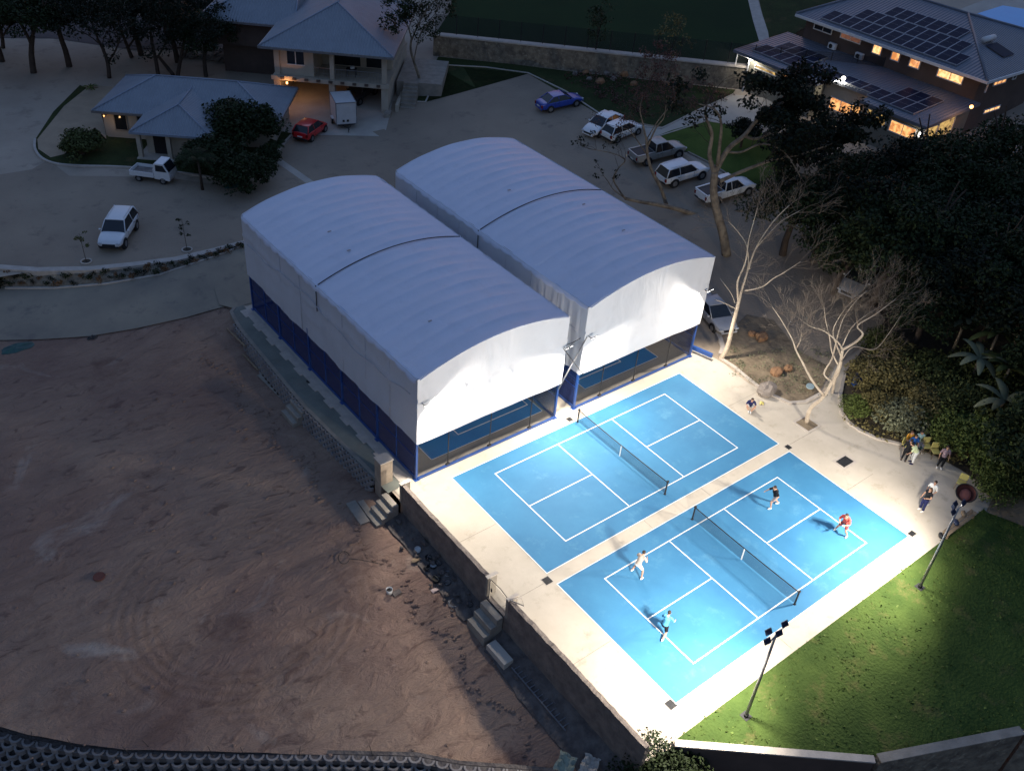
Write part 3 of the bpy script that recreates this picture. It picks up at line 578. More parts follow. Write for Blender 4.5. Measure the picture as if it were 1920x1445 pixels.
for k in range(520):
    y = rr.uniform(-11, 26); off = 2.6+0.5*math.sin(y*1.3)+rr.gauss(0, .18); r_ = rr.uniform(.025, .11)
    if rr.random() < .45: off = rr.uniform(1.6, 22); r_ *= .8
    x = PX_-off; mb.ell((x, y, zearth(x, y)+r_*.2), (r_*1.4, r_, r_*.7), 6, 4, .3, rr)
mb.build('loose_clods', M['earth'], kind='stuff'); bpy.data.objects['loose_clods']['label'] = 'loose clods scattered over the earth field'

# lawn boundary wall at the bottom
a = (-3.75, -11.55); b = (2.75, -17.05); c = (9.4, -20.1); d = (20.0, -30.2)
e = empty('lawn_wall', (0, 0, 0), 0, 'long dark boundary wall with pale coping below the lawn', 'wall')
m1 = MB(); m1.obox(a, b, 0.22, -4.6, 0.12); m1.build('wall_face', M['brownwall'], e)
m1 = MB(); m1.obox(a, b, 0.34, 0.12, 0.2); m1.build('coping', M['kerb'], e)
e = empty('lawn_wall', (0, 0, 0), 0, 'thick stone wall climbing along the bottom right corner', 'wall')
m1 = MB(); m1.obox((b[0]+0.15, b[1]-0.1), c, 0.32, -4.6, 0.2); m1.build('wall_face', M['stone'], e)
m1 = MB(); m1.obox((b[0]+0.15, b[1]-0.1), c, 0.42, 0.2, 0.26); m1.build('coping', M['concrete'], e)
# joints sawn in the paving
m1 = MB()
for a_, b_ in (((-5.2,-10.9),(-2.4,-10.2)), ((-5.3,-1.55),(-2.3,-1.55)), ((-5.3,3.0),(-2.3,3.0)), ((-5.3,-6.0),(-2.3,-6.0)), ((16.0,-1.55),(18.9,-1.55)), ((16.0,-6),(21,-6)), ((16,3),(18.9,3)), ((0,-10.25),(0,-11.3)), ((4.5,-10.25),(4.5,-11.3)), ((9,-10.25),(9,-11.3)), ((13.5,-10.25),(13.5,-11.3)), ((4.5,-1.9),(4.5,-1.2)), ((9,-1.9),(9,-1.2))): m1.obox(a_, b_, .02, 0.0, .0045)
m1.build('paving_joints', M['concrete'], kind='structure')

e = empty('lawn_wall', (0, 0, 0), 0, 'boundary wall continuing past the bottom right corner', 'wall')
m1 = MB(); m1.obox((9.55, -20.25), (20.0, -30.2), 0.3, -4.6, 0.15); m1.obox((20.1, -30.3), (90, -122), 0.3, -4.6, 0.15); m1.build('wall_face', M['stone'], e)
# ================================================================ MARQUEES (covered padel courts)
def lerp3(a, b, t): return tuple(a[i]+(b[i]-a[i])*t for i in range(3))
def marquee(x0, x1, y0, y1, label, seed, zl=7.0, zr_=7.38, rise=0.86, zs=2.68):
    rr = random.Random(seed); W_ = x1-x0; L_ = y1-y0
    e = empty('marquee', (x0, y0, 0), 0, label, 'marquee', 'white arched marquees')
    ze = (zl+zr_)/2
    def arch(t): return zl+(zr_-zl)*t+rise*4*t*(1-t)
    nb = 20; ny = nb*8; nx = 28; vs = []; off = [rr.uniform(-.05, .05) for _ in range(nb+1)]
    def scallop(j):                # edge pulled in between the roof hoops
        s = j/8.; f_ = s-math.floor(s); return 4*f_*(1-f_)
    for j in range(ny+1):
        y = L_*j/ny; sc = scallop(j); bi = int(j/8); ye_ = -.2 if j == 0 else L_+.2 if j == ny else y
        for i in range(nx+1):
            t = i/nx; z = arch(t)-0.075*sc*(0.6+0.5*math.sin(t*7+bi*1.7)**2)*(0.35+0.65*min(1, 4*t*(1-t)*1.6))
            z += 0.02*math.sin(t*9+bi*2.1)*math.sin(y*1.1)+0.012*math.sin(t*23+bi)*math.sin(y*2.7)
            vs.append((W_*t, ye_, z))
    fs = [(j*(nx+1)+i, j*(nx+1)+i+1, (j+1)*(nx+1)+i+1, (j+1)*(nx+1)+i) for j in range(ny) for i in range(nx)]
    mb = MB().add(vs, fs, smooth=True)
    mb.build('roof_fabric', M['tent'], e)
    for k in range(3):
        t = rr.uniform(.2, .8); y = rr.uniform(3, L_-3); pm = MB(); pm.box(W_*t-.12, W_*t+.12, y-.05, y+.05, arch(t)+.0, arch(t)+.012); pm.build('patch', M['greymetal'], e)
    # dark seam cord over the middle hoop
    ys = L_*0.5+0.35; MB().tube([(W_*k/24, ys, arch(k/24)+0.01) for k in range(25)], 0.03, 5).build('seam_cord', M['blackmetal'], e)
    for xx in (-0.14, W_+0.14): zc_ = zl if xx < 1 else zr_; MB().tube([(xx, ys, zc_), (xx, ys, zc_-1.75)], 0.03, 5).build('seam_cord', M['blackmetal'], e)
    # four fabric walls: (origin, direction, outward normal)
    def wall(p, q, n, name, edge, arched=False, seam=True):
        p = Vector(p); q = Vector(q); n = Vector(n); Lw = (q-p).length; nu = max(30, int(Lw*10)); nv = 22; vs = []
        ph = rr.uniform(0, 6)
        for i in range(nu+1):
            t = i/nu; s = t*Lw
            zt = arch(t)-.01 if arched else (zl if p.x < 1 else zr_)-0.01
            zb = zs-0.03*math.sin(PI*t)-0.015*math.sin(s*1.7+ph)*math.sin(PI*t)
            for k in range(nv+1):
                v = k/nv; z = zt+(zb-zt)*v
                w_ = min(1, v*3)*min(1, t*12)*min(1, (1-t)*12)
                o_ = 0.10+w_*((0.012 if arched else 0.03)*math.sin(s*2.1+ph+v*2)+(0.004 if arched else 0.014)*math.sin(s*5.3-v*5+ph)+0.03*math.sin(0.7*s+2.2*v+ph))
                # diagonal tension folds running down to the lower corners
                o_ += 0.022*w_*math.exp(-((v-0.25-0.7*t)**2)/0.004)+0.02*w_*math.exp(-((v-0.45-0.45*(1-t))**2)/0.003)
                if not arched and seed == 9 and p.x < 1: o_ += w_*math.exp(-s/5)*(0.07*math.sin(s*9+2*v)+0.04*math.sin(s*17+v*6))
                if seam and abs(z-5.45+0.25*math.sin(s*.5+ph)) < 0.12: o_ += 0.05
                c = p+(q-p)*t+n*o_; vs.append((c.x, c.y, z))
        fs = [(i*(nv+1)+k, i*(nv+1)+k+1, (i+1)*(nv+1)+k+1, (i+1)*(nv+1)+k) for i in range(nu) for k in range(nv)]
        MB().add(vs, fs, smooth=True).build(name, M['skirt'], e)
    wall((-.1,0,0), (W_+.1,0,0), (0,-1,0), 'front_skirt', False, True)
    wall((-.1,L_,0), (W_+.1,L_,0), (0,1,0), 'rear_skirt', False, True)
    wall((0,-.1,0), (0,L_+.1,0), (-1,0,0), 'side_skirt', True)
    wall((W_,-.1,0), (W_,L_+.1,0), (1,0,0), 'side_skirt', True)
    for xx, zt_ in ((-0.125, zl), (W_+0.125, zr_)):
        for k in range(1, 8):
            if abs(k*2.5-L_/2) > .6: MB().tube([(xx, k*2.5, zt_-.4), (xx, k*2.5+.02, zs+.06)], 0.016, 4).build('panel_seam', M['seam'], e)
        MB().tube([(xx-.03*(1 if xx < 1 else -1), L_*k/40, 5.45-.25*math.sin(L_*k/40*.5+seed)+.1*math.sin(k*.9)) for k in range(1, 40)], 0.03, 5).build('fold_seam', M['seam'], e)
    # valance of the roof sheet, scalloped where it folds over each side
    for s, xx in ((-1, -0.15), (1, W_+0.15)):
        vs = []; 
        for j in range(ny+1):
            y = L_*j/ny; sc = scallop(j); dz = 0.15+0.10*sc*(.4+.6*math.sin(int(j/8)*2.3+seed)**2)+0.16*math.sin(y*.55+seed)**2; xo = xx+s*0.05*sc
            vs += [(xx*0.0+(0 if s < 0 else W_), y, (zl if s < 0 else zr_)+0.004-0.03*sc), (xo, y, (zl if s < 0 else zr_)-0.08), (xo, y, (zl if s < 0 else zr_)-dz)]
        MB().add(vs, [(j*3+k, (j+1)*3+k, (j+1)*3+k+1, j*3+k+1) for j in range(ny) for k in range(2)], smooth=True).build('roof_valance', M['tent'], e)
    # steel posts and beams
    for xx in (0.0, W_):
        for k in range(6):
            y = 0.06+(L_-0.12)*k/5
            p = MB(); p.box(xx-.06, xx+.06, y-.06, y+.06, 0.0, 3.1); p.box(xx-.15, xx+.15, y-.15, y+.15, 0.0, 0.03); p.build('post', M['steel_blue'], e)
    for yy in (0.0, L_):
        p = MB(); p.box(0.07, W_-0.07, yy-.05, yy+.05, 0.02, 0.16); p.build('base_beam', M['steel_blue'], e)
        xs = [0.08, 2.05, 4.95, 7.9, W_-0.08]
        for a, b in zip(xs[:-1], xs[1:]):
            p = MB(); p.box(a+.02, b-.02, yy-.008, yy+.008, 0.16, 3.05); p.build('glass_panel', M['glass'], e)
        for a in xs[1:-1]:
            p = MB(); p.box(a-.018, a+.018, yy-.025, yy+.025, 0.16, 3.05); p.box(a-.12, a+.12, yy-.06, yy+.06, 0.16, 0.24); p.build('glass_joint', M['blackmetal'], e)
    for xx in (0.0, W_):
        p = MB(); p.box(xx-.04, xx+.04, 0.13, L_-.13, 0.02, 0.2); p.build('base_beam', M['steel_blue'], e)
        for k in range(10):
            a = 0.06+(L_-.12)*k/10
            p = MB(); p.box(xx-.006, xx+.006, a+.05, a+(L_-.12)/10-.05, .2, 3.0); p.build('mesh_panel', M['mesh_blue'], e)
            if k % 2: p = MB(); p.box(xx-.03, xx+.03, a-.03, a+.03, .2, 3.0); p.build('stile', M['steel_blue'], e)
        p = MB(); p.box(xx-.02, xx+.02, .1, L_-.1, 1.55, 1.58); p.build('rail', M['steel_blue'], e)
    # floor with its own blue court
    drape('marquee_floor', [(x0+.02, y0+.05), (x1-.02, y0+.05), (x1-.02, y1-.05), (x0+.02, y1-.05)], 0.006, M['padelfloor'], f=flat0)
    return e
T1X, T2X, TY = (-3.92, 5.95), (7.56, 17.83), 8.05
t1 = marquee(T1X[0], T1X[1], TY, TY+20.1, 'left white arched marquee over blue courts, beside the earth field', 5)
t2 = marquee(T2X[0], T2X[1], TY+0.05, TY+20.15, 'right white arched marquee over blue courts, beside the bare trees', 9, 7.41, 7.68)
for x0, x1, lx0, lx1, ly, n_ in ((-2.3, 5.75, 0.17, 4.57+0.9, 9.95, 0), (9.45, 15.9, 8.6, 13.45, 10.2, 1)):
    yb = 9.0+0.25*n_
    drape('marquee_court', [(x0, yb), (x1, yb), (x1, 26.4), (x0, 26.4)], 0.010, M['bluepadel'], f=flat0)
    mb = MB(); t = 0.06; z = 0.014
    def ln(a, b, c, d): mb.add([(a, c, z), (b, c, z), (b, d, z), (a, d, z)], [(0, 1, 2, 3)])
    if n_ == 0: lx0, lx1 = 0.17, 5.4
    else: lx0, lx1 = 9.6, 13.45
    ln(lx0, lx1, ly-t/2, ly+t/2); ln(lx0, lx0+t, ly+t/2, 24); ln(lx1-t, lx1, ly+t/2, 24); ln(lx0+t, lx1-t, 16, 16.06)
    ln(x0, x1, yb-.04, yb); ln(x0-.04, x0, yb, 26.4); ln(x1, x1+.04, yb, 26.4)
    mb.build('marquee_court_lines', M['line'], kind='structure')
# crossed braces in the gap, and the cloth hung between the two marquees
e = empty('cross_brace', (6.75, 7.95, 0), 0, 'crossed grey braces strung across the gap between the marquees', 'brace')
MB().tube([(-0.9, 0.0, 2.3), (0.9, 0.05, 5.35)], 0.045, 6).build('strut', M['greymetal'], e)
MB().tube([(0.95, -0.05, 2.7), (-0.95, 0, 5.3)], 0.025, 6).build('cable', M['blackmetal'], e)
MB().tube([(-0.9, 0.3, 5.2), (0, .3, 5.1), (0.9, 0.3, 5.25)], 0.02, 6).build('cable', M['blackmetal'], e)
# low blue beam at the tree side of the right marquee
mb = MB(); mb.obox((18.0, 9.4), (18.7, 7.0), 0.16, 0.25, 0.55); mb.build('blue_beam', M['steel_blue'], None, 'low blue steel beam lying beside the silver car', 'beam')
mb = MB(); mb.obox((18.35, 12.5), (18.45, 9.5), 0.16, 0.25, 0.55); mb.build('blue_beam', M['steel_blue'], None, 'low blue steel rail behind the glass of the right marquee', 'beam')

# ================================================================ FLOODLIGHTS
def spot(loc, tgt, watt, ang, col, rad=0.12, blend=0.6, name='floodlight_beam', parent=None):
    d = bpy.data.lights.new(name, 'SPOT'); d.energy = watt; d.spot_size = math.radians(ang); d.spot_blend = blend; d.color = col; d.shadow_soft_size = rad
    o = bpy.data.objects.new(name, d); COL.objects.link(o); o.location = loc
    o.rotation_euler = (Vector(tgt)-Vector(loc)).to_track_quat('-Z', 'Y').to_euler()
    return o
WARM = (1.0, 0.92, 0.80); POLE_W = 4800; TENT_W = 2500
def flood_head(parent, c, aim, s=1.):
    """lamp housing: shallow finned box, lens on the side it aims at"""
    aim = Vector(aim).normalized(); q = aim.to_track_quat('-Z', 'Y').to_matrix().to_4x4(); Mx = Matrix.Translation(c) @ q
    m1 = MB(); m1.box(-.21*s, .21*s, -.15*s, .15*s, 0, .06*s)
    for k in range(5): m1.box((-.16+k*.075)*s, (-.14+k*.075)*s, -.13*s, .13*s, .06*s, .10*s)
    m1.xf(Mx); h_ = m1.build('lamp_head', M['lampback'], parent)
    m1 = MB(); m1.box(-.18*s, .18*s, -.12*s, .12*s, -.012, -.002); m1.xf(Mx); m1.build('lens', M['lamp_white'], h_)
def pole(x, y, aim, label, heads):
    e = empty('floodlight_pole', (x, y, 0), 0, label, 'floodlight', 'floodlight poles on the lawn edge'); H_ = 5.55
    MB().tube([(0,0,0),(0.02,0.02,3),(0.03,0.05,H_)], [0.075,0.065,0.05], 10).build('pole', M['greymetal'], e)
    m1 = MB(); m1.box(-.2,.2,-.2,.2,0,.03); m1.cyl((0,0), .11, .03, .16, 10); m1.build('base', M['blackmetal'], e)
    MB().tube([(-.5,.0,H_-.12),(0.03,.05,H_-.02),(.62,.12,H_+.02)], 0.035, 6).build('cross_arm', M['greymetal'], e)
    for hx, hy, hz_ in heads: flood_head(e, (hx, hy, H_+hz_), aim, .8)
    return e
pole(-0.11, -12.4, (0.12, 1, -0.75), 'floodlight pole near the lower left end of the lawn', [(-.55,.05,.05),(-.2,.3,.12),(.2,.05,.0),(.62,.15,.18)])
pole(13.11, -12.6, (-0.1, 1, -0.8), 'floodlight pole near the upper right end of the lawn', [(-.45,.05,.05),(-.05,.25,.2),(.1,.3,-.12),(.5,.1,.1)])
for (x, y), t in (((-0.11, -12.4), (2.0, -2.0, 0)), ((13.11, -12.6), (11.0, -2.0, 0))):
    spot((x-.3, y+.75, 5.45), (x-6.0, y+(6.0 if x < 5 else 10.0), 0), POLE_W*1.15, 176, WARM, .18, .5)
    spot((x+.4, y+.75, 5.45), (x+(1.5 if x < 5 else -2.0), y+7.0, 0), POLE_W, 166, WARM, .18, 1.0)
for k, (x, lab, tx) in enumerate([(-3.7, 'floodlight cluster at the outer corner of the left marquee', 2), (5.85, 'floodlight cluster at the inner corner of the left marquee', 3), (7.8, 'floodlight cluster at the inner corner of the right marquee', 10), (17.6, 'floodlight cluster at the outer corner of the right marquee', 12)]):
    zc = 5.35; y = TY-0.35
    e = empty('floodlight', (x, y, zc), 0, lab, 'floodlight', 'floodlights at the marquee corners')
    MB().tube([(0,.35,0),(0,0,0),(.35,0,.05)], 0.025, 6).build('bracket', M['blackmetal'], e)
    flood_head(e, (0,-.05,.05), (0.1*(1 if x < 8 else -1), -1, -0.9), .45); flood_head(e, (.32,-.05,.1), (0.1, -1, -1.0), .45)
    spot((x, y-.22, zc-.1), (tx, 1.5, 0), TENT_W, 176, WARM, .12, 0.35)
# ================================================================ BUILDINGS
def frame(ox, oy, ang):
    c, s = math.cos(ang), math.sin(ang)
    return Matrix(((c, -s, 0, ox), (s, c, 0, oy), (0, 0, 1, 0), (0, 0, 0, 1)))
def add_roof_face(mb, pts, ed=None):
    """planar roof face, first edge is the eave; UV.x = metres along it"""
    P_ = [Vector(p) for p in pts]; u = (P_[1]-P_[0]).normalized() if ed is None else Vector(ed).normalized(); nrm = (P_[1]-P_[0]).cross(P_[2]-P_[1]).normalized(); v = nrm.cross(u)
    mb.add(P_, [tuple(range(len(P_)))], uvs=[[((p-P_[0]).dot(u), (p-P_[0]).dot(v)) for p in P_]], smooth=False)
def hip_roof(parent, x0, x1, y0, y1, z, rise, mt, ridge_along='x', fascia='ridge', inset0=None, inset1=None, name='roof'):
    mb = MB(); w_ = (y1-y0)/2 if ridge_along == 'x' else (x1-x0)/2
    i0 = w_ if inset0 is None else inset0; i1 = w_ if inset1 is None else inset1
    a, b, c, d = (x0, y0, z), (x1, y0, z), (x1, y1, z), (x0, y1, z)
    if ridge_along == 'x':
        ym = (y0+y1)/2; r0, r1 = (x0+i0, ym, z+rise), (x1-i1, ym, z+rise)
        F = [(a, b, r1, r0), (b, c, r1), (c, d, r0, r1), (d, a, r0)]; rid = [(r0, r1), (a, r0), (d, r0), (b, r1), (c, r1)]
    else:
        xm = (x0+x1)/2; r0, r1 = (xm, y0+i0, z+rise), (xm, y1-i1, z+rise)
        F = [(a, b, r0), (b, c, r1, r0), (c, d, r1), (d, a, r0, r1)]; rid = [(r0, r1), (a, r0), (b, r0), (c, r1), (d, r1)]
    for f_ in F: add_roof_face(mb, f_)
    o = mb.build(name, M[mt], parent)
    m1 = MB()
    for p, q in rid: m1.tube([Vector(p)+Vector((0,0,.03)), Vector(q)+Vector((0,0,.03))], 0.07, 6)
    m1.build('ridge_cap', M['ridge'], o)
    m1 = MB(); t = 0.07
    m1.box(x0-t, x1+t, y0-t, y0, z-.22, z-.01); m1.box(x0-t, x1+t, y1, y1+t, z-.22, z-.01); m1.box(x0-t, x0, y0, y1, z-.22, z-.01); m1.box(x1, x1+t, y0, y1, z-.22, z-.01)
    m1.box(x0, x1, y0, y1, z-.10, z-.05)
    m1.build('gutter', M['greymetal'], o); return o
ANG = math.radians(-40.5)
VO = GZ(484, 86, 5.95); VO = Vector((VO.x+.2*math.cos(ANG), VO.y+.2*math.sin(ANG)))
LO_ = GZ(172, 207, 2.6)
# ---- two-storey house with veranda over garages
B = empty('veranda_house', (VO.x, VO.y, 0), ANG, 'two-storey cream house with open veranda above two garage bays', 'house')
def LB(px, py, z=0.): return B_inv @ GZ(px, py, z)
B_inv = frame(VO.x, VO.y, ANG).inverted()
Wd = 10.9; bz = 3.0
for u0, u1 in ((0.75, 1.35), (6.05, 6.6), (11.1, 11.75)): p = MB(); p.box(u0, u1, 0.9, 1.5, 0, bz-.35); p.build('column', M['creamwall'], B)
p = MB(); p.box(0.7, 11.8, .8, 14, bz-.35, bz); p.box(0.6, 11.9, .7, .8, bz-.38, bz+.02); p.build('floor_slab', M['creamwall'], B)
for k in range(9): u = 1.5+k*1.15; p = MB(); p.box(u, u+.35, .52, .70, bz-.22, bz-.02); p.build('beam_end', M['brownwall'], B)
p = MB(); p.box(.75, 1.05, 1.5, 14, 0, bz-.36); p.box(11.4, 11.74, 1.5, 14, 0, bz-.36); p.box(1.05, 11.4, 8.2, 8.5, 0, bz-.36); p.build('garage_walls', M['creamwall'], B)
p = MB(); p.box(0.9, 1.4, 1.0, 1.5, bz+.02, 5.75); p.build('veranda_pier', M['creamwall'], B)
p = MB(); p.box(6.2, 6.6, .95, 1.35, bz+.02, 5.75); p.build('veranda_pier', M['creamwall'], B)
p = MB(); p.box(11.15, 11.6, .95, 1.4, bz+.02, 5.75); p.build('veranda_pier', M['creamwall'], B)
p = MB(); p.box(1.4, 4.6, 1.25, 1.45, bz+.02, bz+1.05); p.box(1.4, 2.1, 1.25, 1.45, bz+1.05, 5.75); p.box(3.7, 4.6, 1.25, 1.45, bz+1.05, 5.75); p.box(4.4, 4.6, 1.45, 5.0, bz+.02, 5.75); p.box(4.6, 11.5, 5.0, 5.2, bz+.02, 5.75); p.box(1.0,1.2,1.5,14,bz+.02,5.75); p.box(11.35,11.55,5.2,14,bz+.02,5.75); p.build('wall', M['creamwall'], B)
w_ = MB(); w_.box(2.1, 3.7, 1.35, 1.38, bz+1.05, 5.3); wo = w_.build('window', M['glassdark'], B)
w_ = MB(); w_.box(2.05, 3.75, 1.2, 1.33, bz+1.0, bz+1.06); w_.box(2.85, 2.93, 1.28, 1.34, bz+1.06, 5.3); w_.build('frame', M['whitemetal'], wo)
w_ = MB(); w_.box(5.6, 8.4, 4.97, 4.99, bz+.1, 5.1); w_.box(9.0, 10.8, 4.97, 4.99, bz+.1, 5.1); w_.build('sliding_door', M['glassdark'], B)
p = MB(); p.tube([(4.6,1.1,bz+1.0),(11.2,1.1,bz+1.0)], .03, 6); p.tube([(4.6,1.1,bz+.5),(11.2,1.1,bz+.5)], .015, 5)
for k in range(24): p.tube([(4.75+k*.28,1.1,bz+.02),(4.75+k*.28,1.1,bz+1.0)], .012, 4)
p.build('balustrade', M['greymetal'], B)
hip_roof(B, -0.2, 12.4, 0.0, 17, 5.95, 2.75, 'roof', 'y', inset0=6.2, inset1=6.2)
p = MB(); p.box(-7.5, -0.4, 8.2, 16, 3.0, 5.6); p.box(-6.5, 0, 9, 16, 0, 3.0); p.build('rear_wing_wall', M['brownwall'], B)
hip_roof(B, -8.3, 1.5, 7.2, 16.5, 5.7, 2.2, 'roof', 'x', inset1=0.5)
p = MB(); p.box(12.4, 12.7, 1.2, 6.6, 0, 1.0); p.build('stair_wall', M['creamwall'], B)
for k in range(8):
    p = MB(); p.box(12.75, 14.2, 1.5+k*.42, 1.92+k*.42, 0, 0.26*(k+1)); p.build('step', M['concrete'], B)
p = MB(); p.box(12.0, 16.5, 4.9, 12, -.2, 2.02); p.box(11.5, 12.1, -0.2, 0.9, 0, .55); p.build('terrace', M['concrete'], B)
# items on the veranda and in the garage
mx = frame(VO.x, VO.y, ANG)
def wl(u, v, z=0.): return (mx @ Vector((u, v, z)))
o = wl(8.0, 2.4, bz); e = empty('veranda_table', o, ANG, 'small dark table with a pale box on the upper veranda', 'table')
p = MB(); p.box(-.5,.5,-.35,.35,.7,.75); p.build('tabletop', M['plasticblk'], e)
for sx in (-.42,.42):
    for sy in (-.28,.28): p = MB(); p.box(sx-.03,sx+.03,sy-.03,sy+.03,.01,.70); p.build('leg', M['plasticblk'], e)
p = MB(); p.box(-.2,.15,-.15,.15,0,.2); p.build('pale_box', M['whiteplastic'], None, 'pale box lying on the veranda table', 'box', loc=wl(8.1, 2.4, bz+.755))
# garage apron
drape('garage_apron', [tuple(wl(u, v).xy) for u, v in ((0.9, 8.2), (0.4, 0.5), (0.2, -4.6), (4.5, -5.6), (12.2, -4.3), (12.0, 0), (11.5, 8.2))], 0.03, M['slab'], step=3)
ol = wl(3.3, 0.35, 2.3)
# warm light under the slab
def point(loc, watt, col, rad=0.08, name='lamp_glow'):
    d = bpy.data.lights.new(name, 'POINT'); d.energy = watt; d.color = col; d.shadow_soft_size = rad
    o = bpy.data.objects.new(name, d); COL.objects.link(o); o.location = loc; return o
e = empty('wall_lamp', wl(2.1, 0.62, 2.45), ANG, 'orange wall lamp under the veranda beam by the garage', 'lamp')
MB().box(-.08,.08,-.12,.0,-.1,.1).build('lens', M['lamp_orange'], e); MB().box(-.1,.1,0,.05,-.12,.12).build('bracket', M['blackmetal'], e)
point(wl(2.1, 0.25, 2.45), 36, (1, .45, .16)); point(wl(2.6, 3.0, 2.35), 22, (1, .55, .25))

# ---- low house with hip roof and front wing
E_ = empty('low_house', (LO_.x, LO_.y, 0), ANG+math.radians(2), 'single-storey cream house with blue-grey hip roof and front wing', 'house')
p = MB(); p.box(.6, 15.2, .6, 8.1, 0, 2.45); p.build('wall', M['creamwall'], E_)
p = MB(); p.box(5.2, 10.0, -2.3, .58, 0, 2.3); p.build('wing_wall', M['creamwall'], E_)
hip_roof(E_, 0, 16.0, 0, 8.8, 2.6, 1.85, 'roof', 'x')
# front wing roof
mb = MB(); zz = 2.5; a, b = (4.4, -3.6, zz), (11.2, -3.6, zz); ap = (7.8, -0.6, 3.95); rj = (7.8, 3.7, 3.95)
add_roof_face(mb, (a, b, ap)); add_roof_face(mb, (b, (11.2, .02, zz+.1), (7.8, 3.7, 3.95), ap)); add_roof_face(mb, ((4.4, .02, zz+.1), a, ap, rj))
o = mb.build('roof', M['roof'], E_); m1 = MB()
for q_, r_ in ((a, ap), (b, ap), (ap, rj)): m1.tube([Vector(q_)+Vector((0,0,.03)), Vector(r_)+Vector((0,0,.03))], .07, 6)
m1.box(4.33, 11.27, -3.67, -3.6, zz-.2, zz); m1.box(4.33, 4.4, -3.6, 0, zz-.2, zz); m1.build('ridge_cap', M['ridge'], o)
for u0, u1, v in ((1.6, 2.6, .57), (3.6, 4.7, .57)):
    w_ = MB(); w_.box(u0, u1, v-.02, v, .8, 2.1); wo = w_.build('window', M['glassdark'], E_)
    w_ = MB(); w_.box(u0-.08, u1+.08, v-.06, v-.02, .7, .8); w_.box(u0-.08, u0, v-.06, v-.02, .8, 2.15); w_.box(u1, u1+.08, v-.06, v-.02, .8, 2.15); w_.build('frame', M['concrete'], wo)
for u in (4.7, 7.2, 10.6):
    p = MB(); p.box(u, u+.35, -3.3, -2.95, 0, 2.45); p.build('porch_column', M['creamwall'], E_)
p = MB(); p.box(4.6, 11.1, -3.5, -.0, -.1, .12); p.build('porch_floor', M['slab'], E_)
p = MB(); p.box(5.8, 7.0, -2.34, -2.31, .13, 2.1); p.build('door', M['dark'], E_)
point((LO_.x+1.0, LO_.y-1.4, 1.5), 7, (1, .62, .28)); 
e = empty('wall_lamp', (LO_.x+.8, LO_.y-.4, 2.1), 0, 'small warm wall lamp at the left end of the low house', 'lamp'); MB().cyl((0,0), .05, -.05, .05, 8).build('lens', M['lamp_orange'], e); MB().box(-.02,.3,-.02,.02,.05,.08).build('bracket', M['blackmetal'], e)

# ---- solar-roofed house on the hill, walls parallel to the courts
ZL, ZI, ZU, ZR = 7.35, 8.05, 10.15, 12.3; ZB = 3.6
g1 = GZ(1380, 92, ZL); g2 = GZ(1733, 240, ZL); g3 = GZ(1820, 180, ZI); g0 = GZ(1500, 62, ZI)
XF = (g1.x+g2.x)/2; YB = g1.y; YA = g2.y; XI = (g0.x+g3.x)/2+0.0
u1 = GZ(1492, 26, ZU); u2 = GZ(1852, 152, ZU); XE = (u1.x+u2.x)/2; YE0 = u2.y; YE1 = u1.y
XW = XE+0.75
H = empty('hillside_house', (0, 0, 0), 0, 'large grey house with rows of solar panels and warm lit windows', 'house')
ny1 = GX(1535, 150, XF).y; ny2 = GX(1612, 190, XF).y    # the notch between the two eaves
XN = XF+1.75
# lower roof: mono-pitch rising to the upper wall
def zr(x): return ZL+(ZI-ZL)*(x-XF)/(XI-XF)
def lroof(xa, xb, ya, yb, nm='roof'):
    mb = MB(); add_roof_face(mb, ((xa, yb, zr(xa)), (xa, ya, zr(xa)), (xb, ya, zr(xb)), (xb, yb, zr(xb))))
    v = [(xa, ya), (xb, ya), (xb, yb), (xa, yb)]
    for i in range(4):
        q, r_ = v[i], v[(i+1) % 4]; mb.add([(q[0], q[1], zr(q[0])-.25), (r_[0], r_[1], zr(r_[0])-.25), (r_[0], r_[1], zr(r_[0])), (q[0], q[1], zr(q[0]))], [(0, 1, 2, 3)], uvs=[[(0, 0)]*4], smooth=False)
    mb.add([(q[0], q[1], zr(q[0])-.25) for q in v], [(3, 2, 1, 0)], uvs=[[(0, 0)]*4], smooth=False)
    return mb.build(nm, M['roof2'], H)
lroof(XN, XW, YA, YB); lroof(XF, XN-.002, ny1, YB); lroof(XF, XN-.002, YA, ny2)
# lower walls
def wallx(x, ya, yb, za, zb_, mt='greywall', th=.25): p = MB(); p.box(x, x+th, ya, yb, za, zb_); return p.build('wall', M[mt], H)
wallx(XF+.75, ny1+.6, YB-1.6, ZB-1.2, ZL-.22); wallx(XF+.75, YA+.7, ny2-.3, ZB-1.2, ZL-.22); wallx(XN+.5, ny2-.3, ny1+.6, ZB-1.2, ZL-.05, 'creamwall')
for ww in ((XF+1.0, XW, YA+.7, YA+.95, ZB-1.2, ZL-.2), (XF+1.0, XN+.5, ny2-.55, ny2-.3, ZB-1.2, ZL-.22), (XF+1.0, XN+.5, ny1+.6, ny1+.85, ZB-1.2, ZL-.22)): p = MB(); p.box(*ww); p.build('wall', M['greywall'], H)
p = MB(); p.box(XF+1.0, XW, YB-1.6, YB-1.35, ZB-1.2, ZL-.2); p.build('wall', M['greywall'], H)
# notch gable infill, lit by the lamp
# upper storey
p = MB(); p.box(XW, XW+.3, YE0+.9, YE1-.9, ZB-.5, ZU-.15); p.box(XW+.3, XW+16, YE0+.9, YE0+1.2, ZB-2, ZU-.15); p.box(XW+.3, XW+9, YE1-1.2, YE1-.9, ZB-2, ZU-.15); p.build('upper_wall', M['brownwall'], H)
ux1 = XE+22.0; xm = GZ(1815, 28, ZR).x; RW = (YE1-YE0)/2
rg = GZ(1815, 26, ZR)
